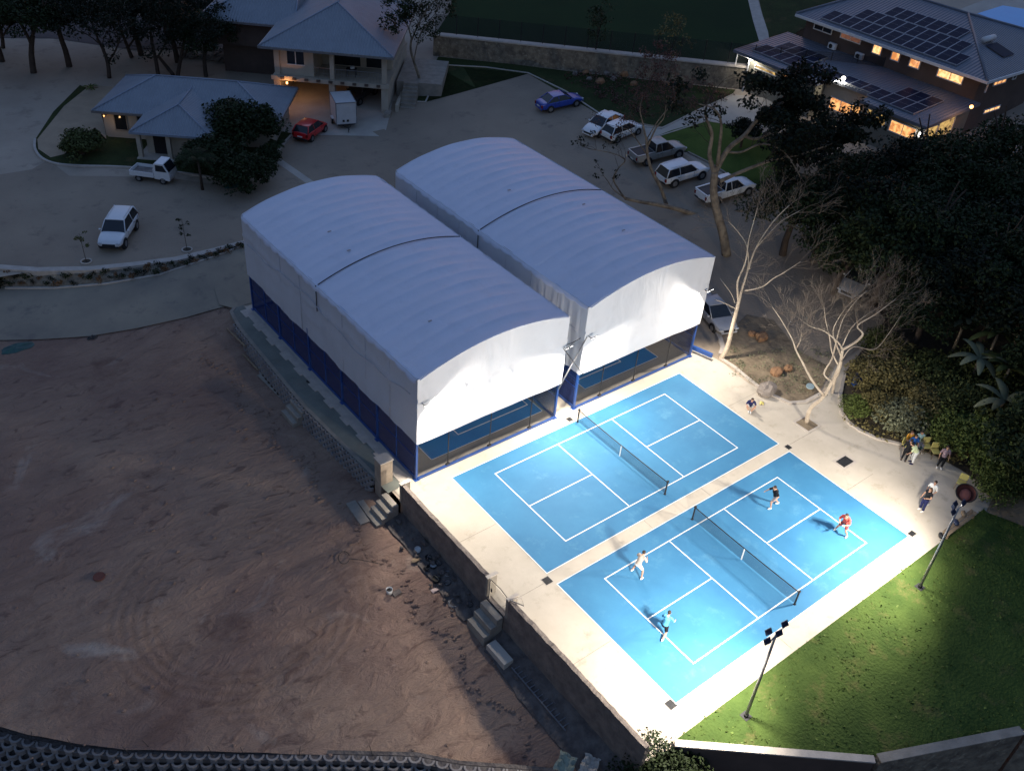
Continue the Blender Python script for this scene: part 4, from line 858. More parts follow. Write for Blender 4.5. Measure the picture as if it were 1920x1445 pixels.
# main roof: front slope plus right hip, ridge runs along y then back
mb = MB(); r1 = (rg.x, rg.y, ZR); r0 = (rg.x, YE1-3, ZR)
add_roof_face(mb, ((XE, YE1, ZU), (XE, YE0, ZU), r1, r0)); e2 = (2*rg.x-XE, YE0, ZU); e3 = (rg.x+2.6, YE1, ZU); add_roof_face(mb, ((XE, YE0, ZU), e2, r1))
add_roof_face(mb, (e2, e3, r0, r1)); add_roof_face(mb, (e3, (XE, YE1, ZU), r0))
ro = mb.build('roof', M['roof2'], H); m1 = MB()
for q_, r_ in (((XE, YE0, ZU), r1), (e2, r1), (r1, r0), ((XE, YE1, ZU), r0)): m1.tube([Vector(q_)+Vector((0,0,.04)), Vector(r_)+Vector((0,0,.04))], .12, 6)
m1.build('ridge_cap', M['roof2'], ro)
m1 = MB(); m1.box(XE-.12, XE, YE0-.1, YE1, ZU-.25, ZU-.01); m1.box(XE, e2[0], YE0-.12, YE0, ZU-.25, ZU-.01); m1.build('gutter', M['whitemetal'], ro)
# solar panels: lay each on its slope
M['panel'] = mat('solar_panel_glass', (0.012,0.016,0.035), (0.016,0.02,0.045), nscale=1.2, rough=0.35, spec=0.03); M['panelframe'] = mat('panel_frame', (0.4,0.42,0.46), nscale=3, rough=0.4, metal=0.5)
def panel(x, y, w, d, zf):          # corner x,y ; w along y, d along x
    mb = MB(); g_ = .035
    c = [(x+g_, y-g_), (x+g_, y-w+g_), (x+d-g_, y-w+g_), (x+d-g_, y-g_)]
    mb.mi = 0; mb.add([(a, b, zf(a, b)+.14) for a, b in c], [(0, 1, 2, 3)], smooth=False)
    mb.mi = 1; c2 = [(x, y), (x, y-w), (x+d, y-w), (x+d, y)]
    for i in range(4):
        j = (i+1) % 4; mb.add([(*c2[i], zf(*c2[i])+.145), (*c2[j], zf(*c2[j])+.145), (*c[j], zf(*c[j])+.142), (*c[i], zf(*c[i])+.142)], [(0, 1, 2, 3)], smooth=False)
        mb.add([(*c2[i], zf(*c2[i])+.04), (*c2[j], zf(*c2[j])+.04), (*c2[j], zf(*c2[j])+.145), (*c2[i], zf(*c2[i])+.145)], [(0, 1, 2, 3)], smooth=False)
    mx_ = x+d/2; mb.add([(mx_-.01, y-g_, zf(mx_, y)+.144), (mx_-.01, y-w+g_, zf(mx_, y-w)+.144), (mx_+.01, y-w+g_, zf(mx_, y-w)+.144), (mx_+.01, y-g_, zf(mx_, y)+.144)], [(0, 1, 2, 3)], smooth=False)
    mb.build('solar_panel', [M['panel'], M['panelframe']], H)
zlo = lambda x, y: zr(x)
pa = GZ(1420, 90, ZL+.25); pb = GZ(1585, 135, ZL+.4); pw = (pa.y-pb.y)/7.3; pd = 2.25
x0 = XF+1.15; yy = pa.y; npan = int((yy-YA-1.1)/pw)
for k in range(npan):
    panel(x0 if (yy-k*pw > ny1+.3 or yy-(k+1)*pw < ny2-.2) else XN+.15, yy-k*pw, pw-.03, pd if (yy-k*pw > ny1+.3 or yy-(k+1)*pw < ny2-.2) else pd-1.0+.35, zlo)
for k in range(4): panel(x0+pd+.05, yy-.9-k*pw, pw-.03, pd, zlo)
for k in range(3): panel(x0+pd+.05, yy-(npan-3-k)*pw-pw*0 if False else yy-(npan-1-k)*pw, pw-.03, pd, zlo)
sl = (ZR-ZU)/(rg.x-XE); zup = lambda x, y: ZU+sl*(x-XE)
q0 = GZ(1540, 30, ZU+.4); dx_ = 2.05; wpn = 1.16
for row, (ys, n_) in enumerate(((q0.y, 15), (q0.y-2.2, 13), (q0.y-4.0, 10))):
    for k in range(n_):
        xx = XE+.55+row*(dx_+.1); y_ = ys-k*wpn; lim = YE0+(xx+dx_-XE)*(rg.y-YE0)/(rg.x-XE)+.2
        if y_-wpn < lim: break
        panel(xx, y_, wpn-.03, dx_, zup)
# solar water heater on the right hip
nh = Vector((0, -(ZR-ZU), rg.y-YE0)).normalized(); zh = lambda x, y: ZU+(ZR-ZU)*(y-YE0)/(rg.y-YE0)
hw = GZ(1858, 62, ZR-.2); hy = min(rg.y-1.2, max(YE0+1.2, hw.y)); hx = hw.x
m1 = MB(); m1.tube([(hx-.9, hy, zh(0, hy)+.35), (hx+.9, hy, zh(0, hy)+.35)], .27, 14); m1.build('water_tank', M['whitemetal'], H)
m1 = MB(); m1.add([(hx-1, hy-.4, zh(0, hy-.4)+.1), (hx+1, hy-.4, zh(0, hy-.4)+.1), (hx+1, hy-2.4, zh(0, hy-2.4)+.1), (hx-1, hy-2.4, zh(0, hy-2.4)+.1)], [(3, 2, 1, 0)]); m1.build('collector', M['panel'], H)
# windows
def win_x(x, px0, py0, px1, py1, mt, div=0, parent=None):
    a = GX(px0, py0, x); b = GX(px1, py1, x); y0_, y1_ = sorted((a.y, b.y)); z0_, z1_ = sorted((a.z, b.z))
    p = MB(); p.box(x-.03, x, y0_, y1_, z0_, z1_); wo = p.build('window', M[mt], H)
    f_ = MB(); t = .09
    f_.box(x-.08, x-.001, y0_-t, y0_, z0_-t, z1_+t); f_.box(x-.08, x-.001, y1_, y1_+t, z0_-t, z1_+t); f_.box(x-.08, x-.001, y0_, y1_, z0_-t, z0_); f_.box(x-.08, x-.001, y0_, y1_, z1_, z1_+t)
    for k in range(div): yk = y0_+(y1_-y0_)*(k+1)/(div+1); f_.box(x-.06, x-.031, yk-.03, yk+.03, z0_, z1_)
    f_.build('frame', M['whitemetal'], wo); return wo
def win_y(y, px0, py0, px1, py1, mt, div=0):
    n = Vector((0, 1, 0)); a = GP(px0, py0, (0, y, 0), n); b = GP(px1, py1, (0, y, 0), n); x0_, x1_ = sorted((a.x, b.x)); z0_, z1_ = sorted((a.z, b.z))
    p = MB(); p.box(x0_, x1_, y-.03, y, z0_, z1_); wo = p.build('window', M[mt], H)
    f_ = MB(); t = .09
    f_.box(x0_-t, x0_, y-.08, y-.001, z0_-t, z1_+t); f_.box(x1_, x1_+t, y-.08, y-.001, z0_-t, z1_+t); f_.box(x0_, x1_, y-.08, y-.001, z0_-t, z0_); f_.box(x0_, x1_, y-.08, y-.001, z1_, z1_+t)
    for k in range(div): xk = x0_+(x1_-x0_)*(k+1)/(div+1); f_.box(xk-.03, xk+.03, y-.06, y-.031, z0_, z1_)
    f_.build('frame', M['whitemetal'], wo); return wo
for a in [(1529,45,1558,64,'glassdark',1),(1580,58,1612,82,'win_dim',1),(1640,84,1650,103,'win_bright',0),(1675,97,1684,115,'win_warm',0),(1709,110,1722,129,'win_warm',0),(1762,129,1802,158,'win_bright',1)]: win_x(XW-.01, *a)
XL = XF+.74
for a in [(1418,122,1455,142,'win_yellow',1),(1468,138,1492,152,'win_warm',0),(1628,204,1658,237,'win_yellow',1),(1673,225,1712,262,'win_warm',1)]: win_x(XL, *a)
win_x(XN+.49, 1560, 182, 1592, 217, 'win_warm', 1)
win_x(XL, 1600, 195, 1612, 214, 'win_warm', 0)
YS = YA+.7
for a in [(1735,242,1752,255,'win_yellow',0),(1762,226,1780,248,'win_yellow',0)]: win_y(YS-.01, *a)
YU = YE0+.9
for a in [(1846,172,1852,158,'win_bright',0),(1862,160,1886,148,'win_warm',2),(1844,212,1874,198,'win_bright',2),(1898,148,1908,134,'glassdark',0),(1908,222,1922,190,'win_warm',1)]: win_y(YU-.01, *a)
# lamps of the house
def house_lamp(px, py, x, watt, col, mt, lab, s=.13):
    g = GX(px, py, x); e = empty('wall_lamp', g, 0, lab, 'lamp', 'outdoor lamps of the hillside house')
    MB().ell((-.12, 0, 0), (s, s, s), 10, 8).build('lens', M[mt], e); MB().box(-.06, .04, -.06, .06, -.1, .1).build('bracket', M['blackmetal'], e)
    point((g.x-.45, g.y, g.z-.05), watt, col, .1)
house_lamp(1413, 109, XF+.6, 170, (1,.93,.8), 'lamp_white', 'bright white lamp under the left corner of the hillside house eave', .2)
house_lamp(1583, 147, XN+.4, 240, (1,.9,.72), 'lamp_white', 'bright white lamp in the recess between the two low eaves', .2)
house_lamp(1823, 200, XF+4.5, 150, (1,.45,.18), 'lamp_orange', 'orange lamp at the right end of the hillside house', .16)
g = GX(1724, 253, XF+.3); e = empty('wall_lamp', (g.x, g.y, g.z), 0, 'white lamp at the front corner window of the hillside house', 'lamp', 'outdoor lamps of the hillside house'); MB().ell((0,0,0), (.1,.1,.25), 8, 6).build('lens', M['lamp_white'], e); MB().box(.05,.3,-.03,.03,0,.05).build('bracket', M['blackmetal'], e); point((g.x-.3, g.y+.1, g.z), 14, (1,.9,.7), .1)
# AC units on the lower roof
for px, py in ((1563, 76), (1614, 94)):
    g = GX(px, py, XW-.5); e = empty('aircon_unit', (XW-.45, g.y, zr(XW-.45)), 0, 'pale air conditioning unit on the low roof %s' % ('near the dark upper window' if px < 1600 else 'beside the dim upper window'), 'air conditioner')
    MB().box(-.16,.16,-.42,.42,.08,.66).build('casing', M['whitemetal'], e, bevel=.02)
    c = MB(); c.cyl((0,0), .22, 0, .01, 16); c.xf(Matrix.Translation((-.165, .1, .36)) @ Matrix.Rotation(-PI/2, 4, 'Y')); c.build('fan_grille', M['plasticblk'], e)
# pergola frame at the left end
e = empty('patio_frame', (XF+.4, YB-.3, ZB), 0, 'white slender patio frame at the left end of the hillside house', 'pergola'); 
for dx, dy in ((0, 0), (0, -1.6)):
    MB().box(dx-.05, dx+.05, dy-.05, dy+.05, -1.0, ZL-ZB-.3).build('post', M['whitemetal'], e)
MB().box(-.05, .05, -1.54, -.06, ZL-ZB-.42, ZL-ZB-.32).build('beam', M['whitemetal'], e)

# ---- swimming pool
pc = GH(1925, 22)
drape('pool_deck', [tuple(GH(*q).xy) for q in [(1795,20),(1868,-8),(1990,10),(1990,80),(1900,75)]], 0.04, M['slab'], step=3)
drape('pool_water', [tuple(GH(*q).xy) for q in [(1832,27),(1880,12),(1990,30),(1990,64),(1915,56)]], 0.08, M['water'], step=3)
# ================================================================ SPORTS FIELD AND ITS WALL
WB = [GH(*q).xy for q in [(812,104),(830,106),(960,119),(1100,136),(1240,151),(1378,166)]]
m1 = MB(); n = 24; vs = []; a = Vector(WB[0]); b = Vector(WB[-1]); dr = (b-a).normalized(); nn = Vector((-dr.y, dr.x)); WH = 2.1
ext = (b-a).length+14
rr = random.Random(4)
fw = empty('field_wall', (0, 0, 0), 0, 'long pale stone retaining wall with white coping below the sports field', 'wall')
for i in range(n+1):
    p = a+dr*ext*i/n; z = hz(p.x, p.y); vs += [(p.x, p.y, z-.5), (p.x, p.y, z+WH), (p.x+nn.x*.4, p.y+nn.y*.4, z+WH), (p.x+nn.x*.4, p.y+nn.y*.4, z-.5)]
m1.add(vs, [(i*4+k, i*4+k+1, (i+1)*4+k+1, (i+1)*4+k) for i in range(n) for k in range(3)]+[(0,3,2,1)], smooth=False); m1.build('stone_face', M['stone'], fw)
m1 = MB(); vs = []
for i in range(n+1):
    p = a+dr*ext*i/n; z = hz(p.x, p.y)+WH
    for q, zz in ((p-nn*.1, z+.005), (p-nn*.1, z+.14), (p+nn*.95, z+.14), (p+nn*.95, z+.005)): vs.append((q.x, q.y, zz))
m1.add(vs, [(i*4+k, i*4+k+1, (i+1)*4+k+1, (i+1)*4+k) for i in range(n) for k in range(3)], smooth=False); m1.build('coping', M['kerb'], fw)
fe = empty('mesh_fence', (0, 0, 0), 0, 'dark mesh fence standing on the white coping of the field wall', 'fence')
np_ = int(ext/2.4); tops = []
for i in range(np_+1):
    p = a+dr*(i*2.4)+nn*.55; z = hz(p.x, p.y)+WH+.14; tops.append((p, z)); MB().box(p.x-.03, p.x+.03, p.y-.03, p.y+.03, z, z+2.0).build('post', M['blackmetal'], fe)
m1 = MB(); vs = []
for p, z in tops: vs += [(p.x, p.y, z+.05), (p.x, p.y, z+1.95)]
m1.add(vs, [(2*i, 2*i+2, 2*i+3, 2*i+1) for i in range(len(tops)-1)]); m1.build('mesh', M['fence'], fe)
far = lambda x, y: hz(x, y)+WH
c0 = a+nn*.4; c1 = a+dr*ext+nn*.4
rp = [GH(*q, off=WH).xy for q in [(1432,120),(1424,80),(1412,40),(1400,-10)]]
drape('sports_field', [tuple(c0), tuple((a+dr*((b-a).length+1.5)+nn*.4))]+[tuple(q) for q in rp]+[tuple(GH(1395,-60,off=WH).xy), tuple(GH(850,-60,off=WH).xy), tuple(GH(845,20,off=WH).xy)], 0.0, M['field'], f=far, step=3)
drape('field_path', [tuple(q) for q in rp]+[tuple(GH(*q, off=WH).xy) for q in [(1418,-10),(1430,30),(1440,60),(1446,100)]], 0.02, M['kerb'], f=far, step=3)
drape('house_garden', [tuple(GH(*q, off=WH).xy) for q in [(1446,110),(1430,30),(1418,-20),(1700,-20),(1560,20),(1480,70)]], 0.01, M['verge'], f=far, step=3)
# verges, rock garden, paths
vg = [(760,190),(778,192),(800,188),(828,123),(990,140),(1130,220),(1240,240),(1300,210),(1372,182),(1380,168),(1240,152),(1100,137),(960,120),(815,105)]
drape('grass_verge', [tuple(GH(*q).xy) for q in [(770,191),(798,192),(832,124),(990,139),(1130,219),(1242,238),(1310,206),(1370,182),(1379,169),(1240,153),(1100,138),(960,121),(822,107)]], 0.03, M['verge'], step=2)
kerb([GH(*q).xy for q in [(766,191),(798,192),(815,155),(832,123),(910,127),(990,138),(1060,172),(1130,218),(1180,236)]], .16, .1).build('lot_edging', M['kerb'], kind='structure')
drape('garden_lawn', [tuple(GH(*q).xy) for q in [(1215,262),(1260,245),(1320,228),(1420,240),(1470,300),(1450,360),(1400,352),(1330,305),(1290,285),(1240,282)]], 0.05, M['gardenlawn'], step=2)
kerb([GH(*q).xy for q in [(1290,286),(1330,306),(1400,350),(1440,372)]], .16, .1).build('lot_edging', M['concrete'], kind='structure')
drape('garden_path', [tuple(GH(*q).xy) for q in [(1190,232),(1240,243),(1310,208),(1375,178),(1440,185),(1480,230),(1420,243),(1325,226),(1262,246),(1215,262),(1205,240)]], 0.04, M['slab'], step=2)
kerb([GH(*q).xy for q in [(1180,236),(1240,242),(1310,207),(1375,178)]], .14, .1).build('lot_edging', M['kerb'], kind='structure')
kerb([GH(*q).xy for q in [(1215,263),(1262,248),(1325,228),(1420,243)]], .14, .1).build('lot_edging', M['kerb'], kind='structure')
isl = [(66,262),(66,280),(78,297),(105,308),(150,312),(225,314),(300,320),(360,328),(430,337),(475,325),(510,300),(528,275),(546,255)]
iw = curve_pts([GH(*q).xy for q in isl], 4)
kerb(iw, .2, .12).build('island_kerb', M['kerb'], kind='structure')
drape('island_lawn', [tuple(p) for p in iw]+[tuple(GH(*q).xy) for q in [(540,220),(400,210),(280,230),(200,245),(150,200),(185,175),(150,160),(100,210)]], 0.02, M['verge'], step=2)
drape('garden_sand', [tuple(GH(*q).xy) for q in [(178,240),(200,262),(196,236),(190,215),(225,165),(170,160),(120,200),(70,262),(72,280),(95,296),(120,290)]], 0.035, mat('yellow_sand', (0.42,0.32,0.22), (0.34,0.26,0.18), nscale=.6, bump=.03, bscale=4), step=2)
# pale driveway stripe across the lot
m1 = MB(); a_ = GH(520, 300).xy; b_ = GH(585, 345).xy; m1.obox(a_, b_, .7, 0, .018); m1.build('lot_stripe', M['slab'], kind='structure')
# ================================================================ VEHICLES
CARS = {  # length, width, [ (x, top z, half-width factor) ... ], cabin (rear base, rear top, front top, front base), roof z, clearance
 'sedan': dict(L=4.6, W=1.78, prof=[(-.5,.62,.80),(-.485,.93,.88),(-.40,.98,.97),(-.28,.97,1),(0,.94,1),(.18,.93,1),(.34,.84,.97),(.455,.72,.88),(.5,.55,.74)], cab=(-.39,-.20,.04,.24), rz=1.43, belt=.93, wr=.32, wb=(-.30,.31)),
 'suv': dict(L=4.6, W=1.86, prof=[(-.5,.75,.84),(-.49,1.05,.92),(-.42,1.08,.98),(-.28,1.07,1),(0,1.04,1),(.18,1.05,1),(.36,.98,.97),(.46,.88,.90),(.5,.66,.80)], cab=(-.485,-.40,.06,.22), rz=1.70, belt=1.03, wr=.37, wb=(-.30,.31)),
 'hatch': dict(L=4.0, W=1.72, prof=[(-.5,.66,.84),(-.49,.98,.92),(-.42,1.0,.98),(-.28,.98,1),(0,.95,1),(.20,.95,1),(.37,.85,.96),(.46,.74,.88),(.5,.55,.76)], cab=(-.48,-.36,.06,.27), rz=1.50, belt=.94, wr=.31, wb=(-.31,.32)),
 'pickup': dict(L=5.2, W=1.85, prof=[(-.5,.74,.92),(-.495,1.05,.98),(-.42,1.06,1),(-.16,1.06,1),(0,1.06,1),(.18,1.07,1),(.36,1.02,.97),(.46,.92,.90),(.5,.66,.80)], cab=(-.135,-.10,.10,.24), rz=1.76, belt=1.05, wr=.38, wb=(-.29,.32), bed=(-.485,-.145)),
}
def car(kind, front, rear, pnt, label, low=0.012, rimmat='rim', canopy=False, cat='car', name='parked_car', z=None):
    s = CARS[kind]; L_ = s['L']; W_ = s['W']/2
    a = GH(*front) if z is None else GZ(*front, z); b = GH(*rear) if z is None else GZ(*rear, z); c = (a+b)/2; h = math.atan2(a.y-b.y, a.x-b.x)
    e = empty(name, (c.x, c.y, hz(c.x, c.y)+low if z is None else z), h, label, cat)
    # pitch with the slope of the ground
    if z is None:
        f_ = Vector((math.cos(h), math.sin(h))); e.rotation_euler = (0, -math.atan2(hz(c.x+f_.x, c.y+f_.y)-hz(c.x-f_.x, c.y-f_.y), 2), h); e.rotation_mode = 'XYZ'
    mb = MB(); mb.s = True; vs = []; K = 12; zb = .24 if kind in ('sedan', 'hatch') else .34
    for x, zt, wf in s['prof']:
        w_ = W_*wf; zl = zb+(.10 if abs(x) > .45 else 0); zm = (zl+zt)/2
        ring = [(-w_*.80, zl), (-w_*.97, zl+.10), (-w_, zm), (-w_*.985, zt-.10), (-w_*.93, zt-.015), (-w_*.60, zt+.012), (w_*.60, zt+.012), (w_*.93, zt-.015), (w_*.985, zt-.10), (w_, zm), (w_*.97, zl+.10), (w_*.80, zl)]
        vs += [(x*L_, y, z_) for y, z_ in ring]
    n = len(s['prof']); fs = [(i*K+k, (i+1)*K+k, (i+1)*K+(k+1) % K, i*K+(k+1) % K) for i in range(n-1) for k in range(K)]
    fs += [tuple(range(K)), tuple((n-1)*K+k for k in range(K-1, -1, -1))]
    fs = [tuple(reversed(f)) for f in fs]
    mb.add(vs, fs); body = mb.build('body', M[pnt], e); sb_ = body.modifiers.new('sub', 'SUBSURF'); sb_.levels = 2; sb_.render_levels = 2
    # glasshouse
    x0, x1, x2, x3 = [q*L_ for q in s['cab']]; bz_ = s['belt']-.02; rz = s['rz']; wb_ = W_*.93; wt = W_*.72
    g = MB(); V = [(x0, -wb_, bz_), (x3, -wb_, bz_), (x3, wb_, bz_), (x0, wb_, bz_), (x1, -wt, rz-.04), (x2, -wt, rz-.04), (x2, wt, rz-.04), (x1, wt, rz-.04)]
    g.add(V, [(0,1,5,4), (1,2,6,5), (2,3,7,6), (3,0,4,7)], smooth=False); g.build('windows', M['glassdark'], e)
    r = MB(); nx_, ny_ = 6, 6; vs = []
    for i in range(nx_+1):
        for j in range(ny_+1):
            t = i/nx_*2-1; u = j/ny_*2-1; x = (x1-.06)+(x2-x1+.12)*i/nx_
            vs.append((x, u*(wt+.03), rz-.035+.055*(1-t*t)*1+.02*(1-u*u)-(.02*abs(u)**4)))
    r.s = True; r.add(vs, [(i*(ny_+1)+j, (i+1)*(ny_+1)+j, (i+1)*(ny_+1)+j+1, i*(ny_+1)+j+1) for i in range(nx_) for j in range(ny_)])
    r.box(x1-.05, x2+.05, -wt-.02, wt+.02, rz-.07, rz-.03)
    for sy in (-1, 1):
        r.tube([(x3+.02, sy*(wb_+.005), bz_-.02), (x2+.03, sy*(wt+.01), rz-.03)], .035, 6); r.tube([(x0-.02, sy*(wb_+.005), bz_-.02), (x1-.03, sy*(wt+.01), rz-.03)], .05 if kind != 'sedan' else .04, 6)
        xm_ = (x1+x2)/2-.05; r.tube([(xm_, sy*(wb_+.004), bz_), (xm_-.02, sy*(wt+.006), rz-.03)], .028, 6)
        if kind == 'suv': r.tube([(x1+.1, sy*wt*.9, rz+.06), (x2-.1, sy*wt*.9, rz+.06)], .022, 6)
    r.build('roof', M[pnt], e)
    wl_ = MB()
    for wx in s['wb']:
        for sy in (-1, 1):
            R = s['wr']; w1_ = MB(); q = Matrix.Translation((wx*L_, sy*(W_-.10), R)) @ Matrix.Rotation(PI/2, 4, 'X')
            w1_.cyl((0,0), R, -.11, .11, 22); w1_.xf(q); to = w1_.build('tyre', M['rubber'], e)
            w2_ = MB(); w2_.cyl((0,0), R*.62, -.118, .118, 14); w2_.xf(q); w2_.build('rim', M[rimmat], to)
            st = len(wl_.v); wl_.cyl((0,0), R*1.2, -.09, .094, 22)
            for i in range(st, len(wl_.v)): wl_.v[i] = tuple(q @ Vector(wl_.v[i]))
    wl_.build('wheel_arches', M['plasticblk'], e)
    fx, fz = s['prof'][-1][0]*L_, s['prof'][-1][1]
    for sy in (-1, 1):
        p = MB(); p.ell((fx*.955, sy*W_*.68, fz+.06), (.14, .17, .07), 10, 6); p.build('headlight', M['clearlens'], e)
        p = MB(); p.box(-L_*.5-.012, -L_*.5+.10, sy*W_*.80-.10, sy*W_*.80+.10, s['prof'][1][1]-.38, s['prof'][1][1]-.10); p.build('tail_light', M['redlens'], e, bevel=.02)
        p = MB(); p.ell((x3-.25, sy*(W_+.08), bz_+.06), (.08, .11, .07), 8, 6); p.build('wing_mirror', M[pnt], e)
    p = MB(); p.box(fx-.05, fx+.015, -W_*.48, W_*.48, fz-.12, fz+.04); p.build('grille', M['plasticblk'], e)
    p = MB(); p.box(fx-.06, fx+.03, -W_*.70, W_*.70, zb+.08, zb+.20); p.build('bumper', M['plasticblk'] if kind != 'sedan' else M[pnt], e, bevel=.02)
    p = MB(); p.box(-L_*.5-.03, -L_*.5+.06, -W_*.8, W_*.8, zb+.08, zb+.24); p.build('bumper', M['plasticblk'] if kind != 'sedan' else M[pnt], e, bevel=.02)
    p = MB(); p.box(-L_*.5-.04, -L_*.5-.02, -.24, .24, .55, .66); p.box(-L_*.5-.02,-L_*.5+.02,-.24,.24,.55,.66); p.build('number_plate', M['whiteplastic'], e)
    for sy in (-1, 1):             # door seams and handles
        p = MB()
        for xx in (x2+.2*L_*.3, (x1+x2)/2-.05, x1+.02): p.box(xx-.008, xx+.008, sy*W_-.012*sy-.006, sy*W_-.012*sy+.010, zb+.2, bz_-.04)
        p.box((x1+x2)/2-.3, (x1+x2)/2-.15, sy*W_-.012, sy*W_+.012, bz_-.17, bz_-.14); p.build('door_seams', M['plasticblk'], e)
    if 'bed' in s:
        b0, b1 = [q*L_ for q in s['bed']]; zt = s['prof'][3][1]
        if not canopy:
            p = MB(); p.box(b0+.06, b1-.03, -W_*.82, W_*.82, zt+.012, zt+.03); p.build('load_bed', M['plasticblk'], e)
            p = MB(); p.box(b0, b1, -W_*.96, -W_*.82, zt-.02, zt+.09); p.box(b0, b1, W_*.82, W_*.96, zt-.02, zt+.09); p.box(b0-.05, b0+.06, -W_*.82, W_*.82, zt-.02, zt+.09); p.build('bed_rail', M[pnt], e)
    return e
car('sedan', (1079,193), (1019,207), 'p_blue', 'deep blue sedan parked alone by the grass verge')
car('sedan', (1103,258), (1156,228), 'p_white', 'white sedan parked nose towards the marquees beside the white hatchback')
car('hatch', (1193,244), (1138,266), 'p_white', 'white compact car with black rear window beside the white sedan')
car('pickup', (1272,287), (1192,307), 'p_grey', 'beige-grey double cab pickup with an open load bed', cat='pickup truck', name='parked_pickup')
car('suv', (1307,328), (1250,345), 'p_white', 'white sport utility car between the two pickups')
car('pickup', (1400,356), (1318,381), 'p_white', 'white double cab pickup with a black load bed behind the tree trunk', cat='pickup truck', name='parked_pickup')
car('sedan', (1354,620), (1316,578), 'p_silver', 'silver car parked beside the right marquee near the pale tree', z=0.012)
car('sedan', (1588,556), (1632,512), 'p_silver', 'dusty silver car half hidden behind the bare tree branches')
car('suv', (211,468), (238,425), 'p_white', 'white sport utility car parked between the two saplings')
car('hatch', (594,246), (572,262), 'p_red', 'bright red hatchback parked beside the white box trailer')
car('suv', (664,193), (688,176), 'p_dark', 'dark car parked inside the right garage bay', low=0.045)
# small cab-over truck
a = GH(316, 340); b = GH(262, 333); c = (a+b)/2; h = math.atan2(a.y-b.y, a.x-b.x)
e = empty('mini_truck', (c.x, c.y, .012), h, 'small white truck with open dropside bed near the low house', 'truck')
mb = MB(); W_ = .74
pr = [(.42,.42),(.42,1.62),(.58,1.80),(1.30,1.80),(1.72,1.05),(1.78,.62),(1.72,.34)]
vs = [(x, -W_, z) for x, z in pr]+[(x, W_, z) for x, z in pr]; n = len(pr)
mb.add(vs, [tuple(range(n)), tuple(range(2*n-1, n-1, -1))]+[(i, n+i, n+(i+1) % n, (i+1) % n) for i in range(n)], smooth=False)
mb.build('cab', M['p_white'], e, bevel=.05)
p = MB(); p.add([(1.34,-.62,1.74),(1.70,-.66,1.10),(1.70,.66,1.10),(1.34,.62,1.74)], [(0,1,2,3)]); p.xf(Matrix.Translation((.012, 0, .008))); p.build('windscreen', M['glassdark'], e)
for sy in (-1, 1):
    p = MB(); y = sy*(W_+.006); p.add([(.62,y,1.12),(1.58,y,1.12),(1.30,y,1.66),(.66,y,1.66)], [(0,1,2,3)]); p.build('side_window', M['glassdark'], e)
    p = MB(); p.ell((1.77, sy*.56, .74), (.04, .12, .08), 8, 6); p.build('headlight', M['clearlens'], e)
p = MB(); p.box(-1.62, .38, -.72, .72, .60, .66); p.build('bed_floor', mat('rusty_truck_bed', (0.13,0.11,0.10), (0.3,0.27,0.25), nscale=1.2), e)
p = MB(); p.box(-1.64, .40, -.76, -.72, .52, .92); p.box(-1.64, .40, .72, .76, .52, .92); p.box(-1.66, -1.62, -.72, .72, .52, .92); p.box(.36, .40, -.72, .72, .66, 1.25); p.build('bed_sides', M['p_white'], e)
p = MB(); p.box(-1.5, 1.5, -.4, .4, .34, .5); p.build('chassis', M['plasticblk'], e)
for x in (-.95, 1.12):
    for sy in (-1, 1):
        w1_ = MB(); w1_.cyl((0,0), .28, -.08, .08, 18); q = Matrix.Translation((x, sy*.66, .28)) @ Matrix.Rotation(PI/2, 4, 'X'); w1_.xf(q); to = w1_.build('tyre', M['rubber'], e)
        w2_ = MB(); w2_.cyl((0,0), .16, -.085, .085, 12); w2_.xf(q); w2_.build('rim', M['rim'], to)
p = MB(); p.box(-1.70, -1.66, -.4, .4, .42, .5); p.build('bumper', M['plasticblk'], e)
# box trailer, tow bar towards the viewer
a = GH(652, 246); b = GH(637, 218); c = (a+b)/2; h = math.atan2(a.y-b.y, a.x-b.x)
e = empty('box_trailer', (c.x, c.y, .03), h, 'tall white box trailer standing before the garage bays', 'trailer')
p = MB(); p.box(-1.45, 1.45, -.95, .95, .50, 2.55); p.build('box_body', mat('white_trailer_panels', (0.62,0.60,0.59), (0.56,0.54,0.53), nscale=1.5, rough=.5), e, bevel=.03)
p = MB()
for x in (-1.45, 1.45):
    for y in (-.95, .95): p.box(x-.035, x+.035, y-.035, y+.035, .5, 2.57)
for z in (.5, 2.54): p.box(-1.41, 1.41, -.985, -.93, z-.03, z+.03); p.box(-1.41, 1.41, .93, .985, z-.03, z+.03); p.box(-1.485, -1.43, -.91, .91, z-.03, z+.03); p.box(1.43, 1.485, -.91, .91, z-.03, z+.03)
p.build('edge_trim', M['greymetal'], e)
p = MB(); p.tube([(1.45,-.5,.45),(2.3,0,.42)], .04, 6); p.tube([(1.45,.5,.45),(2.3,0,.42)], .04, 6); p.tube([(2.25,0,.0),(2.25,0,.6)], .035, 6); p.tube([(2.3,0,.42),(2.55,0,.42)], .05, 6); p.build('tow_bar', M['blackmetal'], e)
p = MB(); p.box(-1.4, 1.5, -.8, .8, .40, .5); p.build('chassis', M['blackmetal'], e)
for y in (-.28, .12): p = MB(); p.box(1.452, 1.475, y-.1, y+.1, .72, .92); p.build('vent', M['plasticblk'], e)
